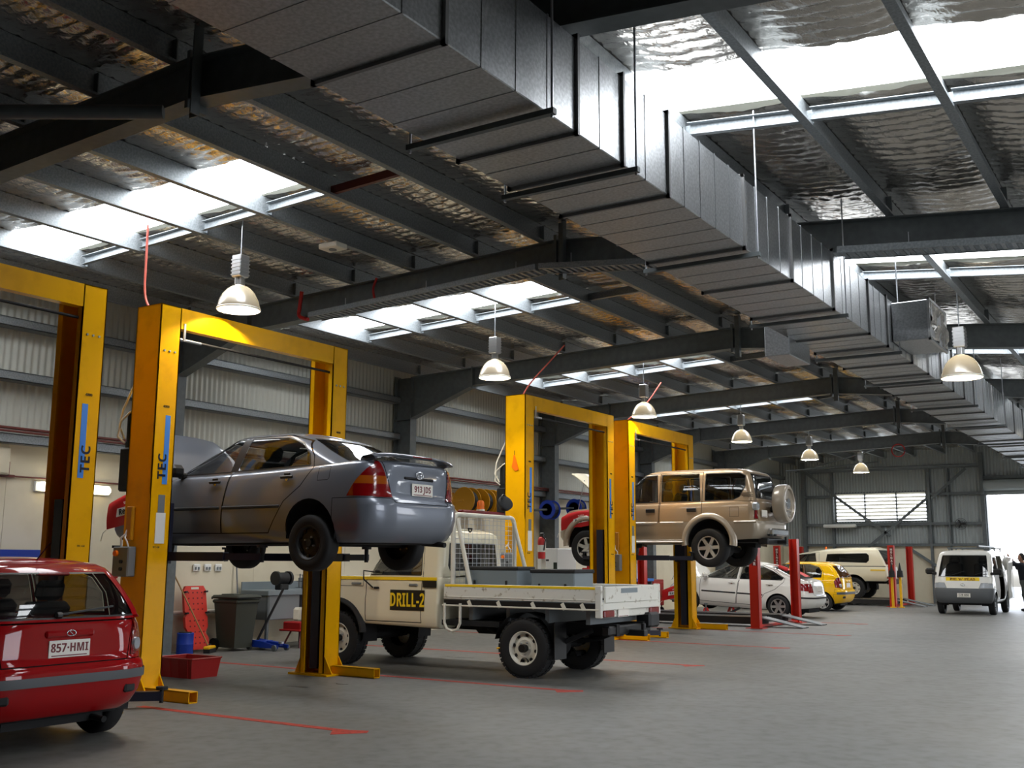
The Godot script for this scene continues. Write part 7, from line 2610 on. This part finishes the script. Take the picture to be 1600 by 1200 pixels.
	# parts-wash bench
	t = thing("wash_bench", "grey steel parts-wash bench against the wall behind the hoist post", "bench", Vector3(-13.78, 0.0, -13.98))
	mb = MB.new()
	mb.cbox(Vector3(0, 0.92, 0), Vector3(0.68, 0.09, 1.5), 0.01)
	part("bench_top", mb, M.grey_box, t)
	mb = MB.new()
	mb.cbox(Vector3(-0.32, 1.02, 0), Vector3(0.03, 0.16, 1.5), 0.006)
	part("splash_back", mb, M.grey_box, t)
	mb = MB.new()
	mb.cbox(Vector3(0.0, 0.68, 0.33), Vector3(0.62, 0.42, 0.74), 0.01)
	part("basin", mb, M.grey_plastic, t)
	mb = MB.new()
	mb.cbox(Vector3(0.0, 0.68, -0.42), Vector3(0.6, 0.4, 0.6), 0.01)
	part("cupboard", mb, M.grey_box, t)
	for p in [[-0.28, -0.7], [0.28, -0.7], [-0.28, 0.7], [0.28, 0.7]]:
		mb = MB.new()
		mb.cbox(Vector3(p[0], 0.44, p[1]), Vector3(0.05, 0.88, 0.05), 0.004)
		part("leg", mb, M.steel, t)
	t = thing("grinder", "dark bench grinder standing on the wash bench", "grinder", Vector3(-13.62, 0.965, -13.72))
	mb = MB.new()
	mb.cyl(Vector3(0, 0.2, -0.1), Vector3(0, 0.2, 0.1), 0.1, 0.1, 20)
	part("motor", mb, M.dark, t)
	for s in [-1.0, 1.0]:
		mb = MB.new()
		mb.cyl(Vector3(0, 0.2, s * 0.12), Vector3(0, 0.2, s * 0.17), 0.12, 0.12, 20)
		part("wheel_guard", mb, M.black, t)
	mb = MB.new()
	mb.cbox(Vector3(0, 0.05, 0), Vector3(0.16, 0.1, 0.2), 0.015)
	part("base", mb, M.dark, t)
	t = thing("spray_rack", "small wire rack of black spray bottles on the wash bench", "rack", Vector3(-13.72, 0.965, -14.38))
	mb = MB.new()
	for y in [0.03, 0.14, 0.25]:
		mb.tube([Vector3(0.12, y, -0.18), Vector3(0.12, y, 0.18), Vector3(-0.08, y, 0.18), Vector3(-0.08, y, -0.18), Vector3(0.12, y, -0.18)], 0.006, 5)
	for z in [-0.18, -0.09, 0.0, 0.09, 0.18]:
		mb.cyl(Vector3(0.12, 0, z), Vector3(0.12, 0.26, z), 0.005, 0.005, 5)
	part("wire_frame", mb, M.dark, t)
	for i in 4:
		mb = MB.new()
		mb.cyl(Vector3(0.02, 0.03, -0.13 + 0.087 * i), Vector3(0.02, 0.2, -0.13 + 0.087 * i), 0.03)
		mb.cyl(Vector3(0.02, 0.2, -0.13 + 0.087 * i), Vector3(0.02, 0.27, -0.13 + 0.087 * i), 0.012)
		part("bottle", mb, M.grey_plastic, t)
	# trolley jack
	t = thing("trolley_jack", "blue trolley jack with a long black handle propped on the wash bench", "jack", Vector3(-13.24, 0.0, -13.08))
	mb = MB.new()
	for s in [-1.0, 1.0]:
		mb.prism(PackedVector2Array([Vector2(-0.33, 0.05), Vector2(0.33, 0.04), Vector2(0.34, 0.09), Vector2(0.0, 0.14), Vector2(-0.33, 0.17)]), Transform3D(Basis(), Vector3(0, 0, s * 0.12 - 0.01)), 0.02)
	mb.cbox(Vector3(-0.15, 0.12, 0), Vector3(0.3, 0.07, 0.22), 0.01)
	mb.bar(Vector3(-0.05, 0.13, 0), Vector3(0.3, 0.11, 0), 0.08, 0.05)
	part("frame", mb, M.blue, t)
	mb = MB.new()
	mb.cyl(Vector3(0.29, 0.12, 0), Vector3(0.29, 0.15, 0), 0.05)
	part("saddle", mb, M.steel_bright, t)
	for p in [[-0.3, 1], [-0.3, -1], [0.28, 1], [0.28, -1]]:
		mb = MB.new()
		mb.cyl(Vector3(p[0], 0.05, p[1] * 0.12), Vector3(p[0], 0.05, p[1] * 0.16), 0.05, 0.05, 16)
		part("wheel", mb, M.steel, t)
	mb = MB.new()
	mb.cyl(Vector3(-0.26, 0.15, 0), Vector3(0.0, 1.0, -0.30), 0.022, 0.022, 10)
	part("handle", mb, M.black, t)
	# red stool tray with legs
	t = thing("work_stool", "low red tray stool with splayed dark legs under the wash bench", "stool", Vector3(-13.28, 0.0, -13.9))
	mb = MB.new()
	mb.cbox(Vector3(0, 0.36, 0), Vector3(0.42, 0.14, 0.5), 0.015)
	mb.cbox(Vector3(0, 0.29, -0.06), Vector3(0.5, 0.03, 0.72), 0.008)
	part("tray", mb, M.crate_red, t)
	for p in [[-0.2, -0.3], [0.2, -0.3], [-0.2, 0.25], [0.2, 0.25]]:
		mb = MB.new()
		mb.cyl(Vector3(p[0] * 0.5, 0.28, p[1] * 0.6), Vector3(p[0], 0.0, p[1]), 0.016, 0.016, 8)
		part("leg", mb, M.pipe_red, t)
	# behind the truck: white machine, red cabinet
	t = thing("white_cabinet", "white service machine beyond the steel column, under the gold wagon's nose", "machine", Vector3(-12.9, 0.0, -22.0))
	mb = MB.new()
	mb.cbox(Vector3(0, 0.9, 0), Vector3(0.55, 1.75, 0.9), 0.02)
	part("casing", mb, M.white, t)
	for y in [1.5, 1.2]:
		mb = MB.new()
		mb.cbox(Vector3(0.0, y, 0.452), Vector3(0.1, 0.04, 0.01), 0.004)
		part("handle", mb, M.dark, t)
	mb = MB.new()
	mb.cbox(Vector3(0.22, 1.3, 0.452), Vector3(0.1, 0.3, 0.006), 0.003)
	part("green_label", mb, M.plate_green, t)
	t = thing("red_cabinet", "red tool cabinet with a white box on it under the gold wagon's front wheel", "cabinet", Vector3(-12.4, 0.0, -23.12))
	mb = MB.new()
	mb.cbox(Vector3(0, 0.72, 0), Vector3(0.6, 1.2, 0.55), 0.015)
	part("carcass", mb, M.hose_red, t)
	for i in 4:
		mb = MB.new()
		mb.cbox(Vector3(0.0, 0.3 + 0.26 * i, 0.28), Vector3(0.52, 0.22, 0.015), 0.006)
		var dr := part("drawer", mb, M.crate_red, t)
		mb = MB.new()
		mb.cbox(Vector3(0.0, 0.36 + 0.26 * i, 0.3), Vector3(0.4, 0.025, 0.02), 0.006)
		part("drawer_pull", mb, M.steel_bright, dr)
	for p in [[-0.25, -0.2], [0.25, -0.2], [-0.25, 0.2], [0.25, 0.2]]:
		mb = MB.new()
		mb.cyl(Vector3(p[0], 0.06, p[1] - 0.02), Vector3(p[0], 0.06, p[1] + 0.02), 0.06)
		mb.cyl(Vector3(p[0], 0.06, p[1]), Vector3(p[0], 0.13, p[1]), 0.02)
		part("caster", mb, M.black, t)
	# blue bench with a white bucket, seen under the gold wagon
	t = thing("blue_bench", "blue-topped workbench below the gold wagon's sill", "bench", Vector3(-13.76, 0.0, -27.0))
	mb = MB.new()
	mb.cbox(Vector3(0, 0.96, 0), Vector3(0.8, 0.08, 2.6), 0.01)
	part("bench_top", mb, M.blue_pale, t)
	mb = MB.new()
	mb.cbox(Vector3(0, 0.5, 0), Vector3(0.7, 0.8, 2.4), 0.01)
	part("cupboard", mb, M.dark, t)
	for p in [[-0.35, -1.2], [0.35, -1.2], [-0.35, 1.2], [0.35, 1.2]]:
		mb = MB.new()
		mb.cbox(Vector3(p[0], 0.46, p[1]), Vector3(0.06, 0.92, 0.06), 0.005)
		part("leg", mb, M.steel, t)
	t = thing("bucket", "white bucket standing on the blue workbench", "bucket", Vector3(-13.7, 1.0, -27.75))
	mb = MB.new()
	mb.lathe([Vector2(0.0, 0.0), Vector2(0.15, 0.0), Vector2(0.18, 0.38), Vector2(0.187, 0.39), Vector2(0.187, 0.405), Vector2(0.17, 0.405), Vector2(0.142, 0.012), Vector2(0.0, 0.012)], Transform3D(), 24)
	part("pail", mb, M.white, t)
	mb = MB.new()
	mb.tube(arc(Vector3(0, 0.36, 0), Vector3(0, 0, 1), Vector3(0.5, -0.6, 0).normalized(), 0.19, 0, 180, 14), 0.005, 5)
	part("bail", mb, M.steel_bright, t)
	t = thing("tool_trolley", "red tool trolley beyond the blue workbench", "trolley", Vector3(-13.85, 0.0, -29.1))
	mb = MB.new()
	mb.cbox(Vector3(0, 0.58, 0), Vector3(0.5, 0.75, 0.75), 0.015)
	part("carcass", mb, M.crate_red, t)
	for i in 3:
		mb = MB.new()
		mb.cbox(Vector3(0.255, 0.35 + 0.22 * i, 0), Vector3(0.012, 0.18, 0.66), 0.005)
		part("drawer", mb, M.hose_red, t)
	for p in [[-0.2, -0.3], [0.2, -0.3], [-0.2, 0.3], [0.2, 0.3]]:
		mb = MB.new()
		mb.cyl(Vector3(p[0], 0.08, p[1] - 0.02), Vector3(p[0], 0.08, p[1] + 0.02), 0.08)
		mb.cyl(Vector3(p[0], 0.08, p[1]), Vector3(p[0], 0.22, p[1]), 0.02)
		part("caster", mb, M.black, t)
	# stands and jacks near the red hoist
	for s in [[-11.75, -28.2, "red axle stand under the white liftback's sill near its front wheel"], [-11.75, -30.1, "red axle stand under the white liftback's far sill"]]:
		t = thing("axle_stand", s[2], "axle stand", Vector3(s[0], 0.0, s[1]))
		mb = MB.new()
		for k in 4:
			var a := PI / 4 + k * PI / 2
			mb.bar(Vector3(cos(a) * 0.13, 0, sin(a) * 0.13), Vector3(cos(a) * 0.03, 0.22, sin(a) * 0.03), 0.05, 0.012, Vector3(-sin(a), 0, cos(a)))
		part("leg", mb, M.hose_red, t)
		mb = MB.new()
		mb.cyl(Vector3(0, 0.14, 0), Vector3(0, 0.33, 0), 0.022)
		mb.cbox(Vector3(0, 0.335, 0), Vector3(0.1, 0.03, 0.05), 0.008)
		part("post", mb, M.steel, t)
	t = thing("jack", "low dark trolley jack under the white liftback", "jack", Vector3(-11.0, 0.0, -28.3))
	mb = MB.new()
	mb.cbox(Vector3(0, 0.08, 0), Vector3(0.6, 0.08, 0.26), 0.02)
	mb.bar(Vector3(-0.1, 0.1, 0), Vector3(0.2, 0.24, 0), 0.07, 0.05)
	part("frame", mb, M.dark, t)
	for p in [[-0.24, 1], [-0.24, -1], [0.24, 1], [0.24, -1]]:
		mb = MB.new()
		mb.cyl(Vector3(p[0], 0.05, p[1] * 0.12), Vector3(p[0], 0.05, p[1] * 0.16), 0.05)
		part("wheel", mb, M.steel, t)
	# yellow-footed stands with black jack heads by the far red post
	for i in 2:
		t = thing("support_stand", ["tall yellow support stand with a dark cone head by the far red post", "second yellow support stand, touching the far red post"][i], "stand", Vector3(-8.86 + 0.22 * i, 0.0, -37.25 - 0.2 * i), "yellow support stands")
		mb = MB.new()
		mb.cyl(Vector3(0, 0.0, 0), Vector3(0, 1.0, 0), 0.045, 0.045, 12)
		part("column", mb, M.yellow_plastic, t)
		mb = MB.new()
		mb.cyl(Vector3(0, 1.0, 0), Vector3(0, 1.22, 0), 0.11, 0.09, 12)
		mb.cyl(Vector3(0, 1.22, 0), Vector3(0, 1.48, 0), 0.06, 0.012, 12)
		part("head", mb, M.dark, t)
		mb = MB.new()
		mb.cyl(Vector3(0, 0, 0), Vector3(0, 0.03, 0), 0.1, 0.1, 14)
		part("foot", mb, M.yellow_plastic, t)
	# oil stains on the concrete
	for s in [[-9.2, -9.6, 0.16, 0.05], [-8.95, -10.1, 0.09, 0.03], [-3.2, -6.3, 0.1, 0.03], [-9.9, -13.9, 0.2, 0.1]]:
		mb = MB.new()
		var pts := PackedVector2Array()
		for i in 18:
			var a := TAU * i / 18
			var r := 1.0 + 0.5 * noise.get_noise_2d(cos(a) * 2.0 + s[0], sin(a) * 2.0 + s[1])
			pts.append(Vector2(s[0] + cos(a) * s[2] * r, s[1] + sin(a) * s[3] * r))
		mb.prism(pts, Transform3D(Basis(Vector3(1, 0, 0), Vector3(0, 0, 1), Vector3(0, -1, 0)), Vector3(0, 0.0015, 0)), 0.008)
		var st := part(numbered("floor_stain"), mb, M.stain, self)
		st.set_meta("kind", "structure")
	worker()

# ---------- a person: one smooth skin round tapered bones ----------
func nets(mb: MB, bones: Array, cell: float, k: float) -> void:
	var lo := Vector3.ONE * 1e9
	var hi := -lo
	for b in bones:
		var r: float = maxf(b[2], b[3]) + cell * 3.0 + k
		for p in [b[0], b[1]]:
			lo = lo.min(p - Vector3.ONE * r); hi = hi.max(p + Vector3.ONE * r)
	var n := Vector3i(((hi - lo) / cell).ceil()) + Vector3i.ONE
	var f := PackedFloat32Array()
	f.resize(n.x * n.y * n.z)
	f.fill(1e3)
	for b in bones:
		var A: Vector3 = b[0]
		var B: Vector3 = b[1]
		var r: float = maxf(b[2], b[3]) + cell * 3.0 + k
		var i0 := Vector3i(((A.min(B) - Vector3.ONE * r - lo) / cell).floor()).max(Vector3i.ZERO)
		var i1 := Vector3i(((A.max(B) + Vector3.ONE * r - lo) / cell).ceil()).min(n - Vector3i.ONE)
		var ab := B - A
		var l2 := maxf(ab.length_squared(), 1e-9)
		for z in range(i0.z, i1.z + 1):
			for y in range(i0.y, i1.y + 1):
				for x in range(i0.x, i1.x + 1):
					var p := lo + Vector3(x, y, z) * cell
					var t := clampf((p - A).dot(ab) / l2, 0.0, 1.0)
					var d := p.distance_to(A + ab * t) - lerpf(b[2], b[3], t)
					var i := x + n.x * (y + n.y * z)
					var e := f[i]
					var h := maxf(k - absf(e - d), 0.0) / k
					f[i] = minf(e, d) - h * h * k * 0.25
	var id := {}
	var pos := []
	for z in n.z - 1:
		for y in n.y - 1:
			for x in n.x - 1:
				var i := x + n.x * (y + n.y * z)
				var first := f[i] < 0.0
				var mixed := false
				var vals := []
				for c in 8:
					var val := f[i + (c & 1) + (n.x if c & 2 else 0) + (n.x * n.y if c & 4 else 0)]
					vals.append(val)
					if (val < 0.0) != first: mixed = true
				if not mixed: continue
				var s := Vector3.ZERO
				var m := 0
				for e in [[0, 1], [2, 3], [4, 5], [6, 7], [0, 2], [1, 3], [4, 6], [5, 7], [0, 4], [1, 5], [2, 6], [3, 7]]:
					var a: float = vals[e[0]]
					var b: float = vals[e[1]]
					if (a < 0.0) == (b < 0.0): continue
					var pa := Vector3(e[0] & 1, (e[0] >> 1) & 1, (e[0] >> 2) & 1)
					var pb := Vector3(e[1] & 1, (e[1] >> 1) & 1, (e[1] >> 2) & 1)
					s += pa.lerp(pb, a / (a - b)); m += 1
				id[i] = pos.size()
				pos.append(lo + (Vector3(x, y, z) + s / m) * cell)
	var at := func(p: Vector3) -> float:
		var q := (p - lo) / cell
		var c := Vector3i(q.floor()).clamp(Vector3i.ZERO, n - Vector3i(2, 2, 2))
		var t := q - Vector3(c)
		var i := c.x + n.x * (c.y + n.y * c.z)
		var a := lerpf(lerpf(f[i], f[i + 1], t.x), lerpf(f[i + n.x], f[i + n.x + 1], t.x), t.y)
		var j := i + n.x * n.y
		var b := lerpf(lerpf(f[j], f[j + 1], t.x), lerpf(f[j + n.x], f[j + n.x + 1], t.x), t.y)
		return lerpf(a, b, t.z)
	var nor := []
	for p in pos:
		var g := Vector3(at.call(p + Vector3(cell, 0, 0)) - at.call(p - Vector3(cell, 0, 0)), at.call(p + Vector3(0, cell, 0)) - at.call(p - Vector3(0, cell, 0)), at.call(p + Vector3(0, 0, cell)) - at.call(p - Vector3(0, 0, cell)))
		nor.append(g.normalized())
	var step := [1, n.x, n.x * n.y]
	for i in id:
		for ax in 3:
			var u: int = step[(ax + 1) % 3]
			var w: int = step[(ax + 2) % 3]
			var a := f[i] < 0.0
			var b := f[i + step[ax]] < 0.0
			if a == b or not (id.has(i - u) and id.has(i - w) and id.has(i - u - w)): continue
			var q := [id[i], id[i - u], id[i - u - w], id[i - w]]
			if not a: q.reverse()
			mb.trin(pos[q[0]], pos[q[1]], pos[q[2]], nor[q[0]], nor[q[1]], nor[q[2]])
			mb.trin(pos[q[0]], pos[q[2]], pos[q[3]], nor[q[0]], nor[q[2]], nor[q[3]])

func worker() -> void:
	# stands behind the van, facing it, both hands up at the roof rack
	var t := thing("person", "person in dark jacket and grey trousers reaching up beside the white van", "person", Vector3(-4.80, 0.0, -37.2))
	t.rotation.y = -0.15
	var V := func(x: float, y: float, z: float) -> Vector3: return Vector3(x, y, z)
	var hip := Vector3(0, 0.93, 0)
	var chest := Vector3(-0.03, 1.30, 0)
	var neck := Vector3(-0.04, 1.48, 0)
	var head := Vector3(-0.07, 1.62, 0)
	var torso := [[hip + V.call(0, 0, 0.06), chest + V.call(0, 0, 0.08), 0.13, 0.13], [hip + V.call(0, 0, -0.06), chest + V.call(0, 0, -0.08), 0.13, 0.13], [chest, neck, 0.12, 0.06]]
	var legs := []
	var arms := []
	var shoes := []
	var wrists := []
	for s in [-1.0, 1.0]:
		var h := hip + Vector3(0, -0.03, s * 0.09)
		var kn := Vector3(-0.03 + 0.04 * s, 0.5, s * 0.12)
		var an := Vector3(0.03 + 0.06 * s, 0.09, s * 0.13)
		legs += [[h, kn, 0.095, 0.065], [kn, an, 0.062, 0.042]]
		shoes += [[an + Vector3(0.03, -0.035, 0), an + Vector3(-0.15, -0.05, 0), 0.05, 0.04]]
		var sh := Vector3(-0.03, 1.42, s * 0.19)
		var el := Vector3(-0.26, 1.40 + 0.06 * s, s * 0.24)
		var wr := Vector3(-0.38, 1.62 + 0.06 * s, s * 0.2)
		arms += [[chest + Vector3(0, 0.08, s * 0.1), sh, 0.08, 0.065], [sh, el, 0.058, 0.045], [el, wr, 0.042, 0.03]]
		wrists.append([wr, s])
	var mb := MB.new()
	var face := [[neck, head, 0.055, 0.06], [head + Vector3(0.01, 0.03, 0), head + Vector3(0.0, 0.09, 0), 0.085, 0.085], [head + Vector3(-0.03, -0.01, 0), head + Vector3(-0.045, -0.045, 0), 0.06, 0.045]]
	nets(mb, torso + legs + arms + [[neck, head, 0.055, 0.06]], 0.022, 0.05)
	# head: skull, jaw, nose, ears, brow
	nets(mb, face + [[head + Vector3(-0.085, 0.03, 0), head + Vector3(-0.105, 0.0, 0), 0.012, 0.016], [head + Vector3(0, 0.02, 0.083), head + Vector3(0.01, 0.05, 0.088), 0.016, 0.02], [head + Vector3(0, 0.02, -0.083), head + Vector3(0.01, 0.05, -0.088), 0.016, 0.02], [head + Vector3(-0.08, 0.055, -0.04), head + Vector3(-0.08, 0.055, 0.04), 0.014, 0.014]], 0.009, 0.022)
	for w in wrists:
		# palm and five fingers closing on the rail
		var p: Vector3 = w[0]
		var s: float = w[1]
		var hb := [[p, p + Vector3(-0.02, 0.06, 0.02), 0.026, 0.024], [p, p + Vector3(-0.02, 0.06, -0.02), 0.026, 0.024]]
		for k in 4:
			var z := -0.033 + 0.022 * k
			var ln: float = [0.85, 1.0, 0.95, 0.75][k]
			var a := p + Vector3(-0.022, 0.075, z)
			var b := a + Vector3(-0.02, 0.036 * ln, 0)
			var c := b + Vector3(-0.03 * ln, 0.004, 0)
			var d := c + Vector3(-0.012, -0.02 * ln, 0)
			hb += [[a, b, 0.0095, 0.009], [b, c, 0.009, 0.0085], [c, d, 0.0085, 0.0075]]
		var th := p + Vector3(-0.01, 0.03, -s * 0.03)
		hb += [[th, th + Vector3(-0.03, 0.022, -s * 0.018), 0.013, 0.011], [th + Vector3(-0.03, 0.022, -s * 0.018), th + Vector3(-0.058, 0.026, -s * 0.006), 0.0105, 0.0085]]
		nets(mb, hb, 0.0055, 0.006)
	part("body", mb, M.skin, t)
	var puff := func(bs: Array, g: float) -> Array:
		var o := []
		for b in bs: o.append([b[0], b[1], b[2] + g, b[3] + g])
		return o
	mb = MB.new()
	var sleeves := []
	for i in range(0, arms.size(), 3):
		sleeves += [arms[i], arms[i + 1], [arms[i + 2][0], (arms[i + 2][0] as Vector3).lerp(arms[i + 2][1], 0.8), arms[i + 2][2], 0.034]]
	nets(mb, puff.call([[hip + Vector3(0, 0.03, 0.06), chest + Vector3(0, 0, 0.08), 0.13, 0.13], [hip + Vector3(0, 0.03, -0.06), chest + Vector3(0, 0, -0.08), 0.13, 0.13], [chest, neck + Vector3(0, -0.05, 0), 0.12, 0.075]] + sleeves, 0.016), 0.022, 0.05)
	part("jacket", mb, M.cloth_navy, t)
	mb = MB.new()
	nets(mb, puff.call(legs + [[hip + Vector3(0, -0.02, 0.06), hip + Vector3(0, 0.03, 0.06), 0.125, 0.12], [hip + Vector3(0, -0.02, -0.06), hip + Vector3(0, 0.03, -0.06), 0.125, 0.12]], 0.02), 0.022, 0.05)
	part("trousers", mb, M.cloth_grey, t)
	mb = MB.new()
	nets(mb, shoes, 0.014, 0.02)
	part("shoe", mb, M.black, t)
	mb = MB.new()
	nets(mb, [[head + Vector3(0.025, 0.06, 0), head + Vector3(0.012, 0.108, 0), 0.088, 0.083], [head + Vector3(0.05, 0.0, 0), head + Vector3(0.03, 0.06, 0), 0.06, 0.07]], 0.012, 0.02)
	part("hair", mb, M.hair, t)
	for s in [-1.0, 1.0]:
		mb = MB.new()
		mb.lathe([Vector2(0.0, -0.009), Vector2(0.008, -0.004), Vector2(0.008, 0.004), Vector2(0.0, 0.009)], Transform3D(Basis(), head + Vector3(-0.086, 0.035, s * 0.032)), 8)
		part("eye", mb, M.white, t)
	mb = MB.new()
	mb.cbox(head + Vector3(-0.098, -0.035, 0), Vector3(0.008, 0.01, 0.045), 0.003)
	part("mouth", mb, M.plate_maroon, t)
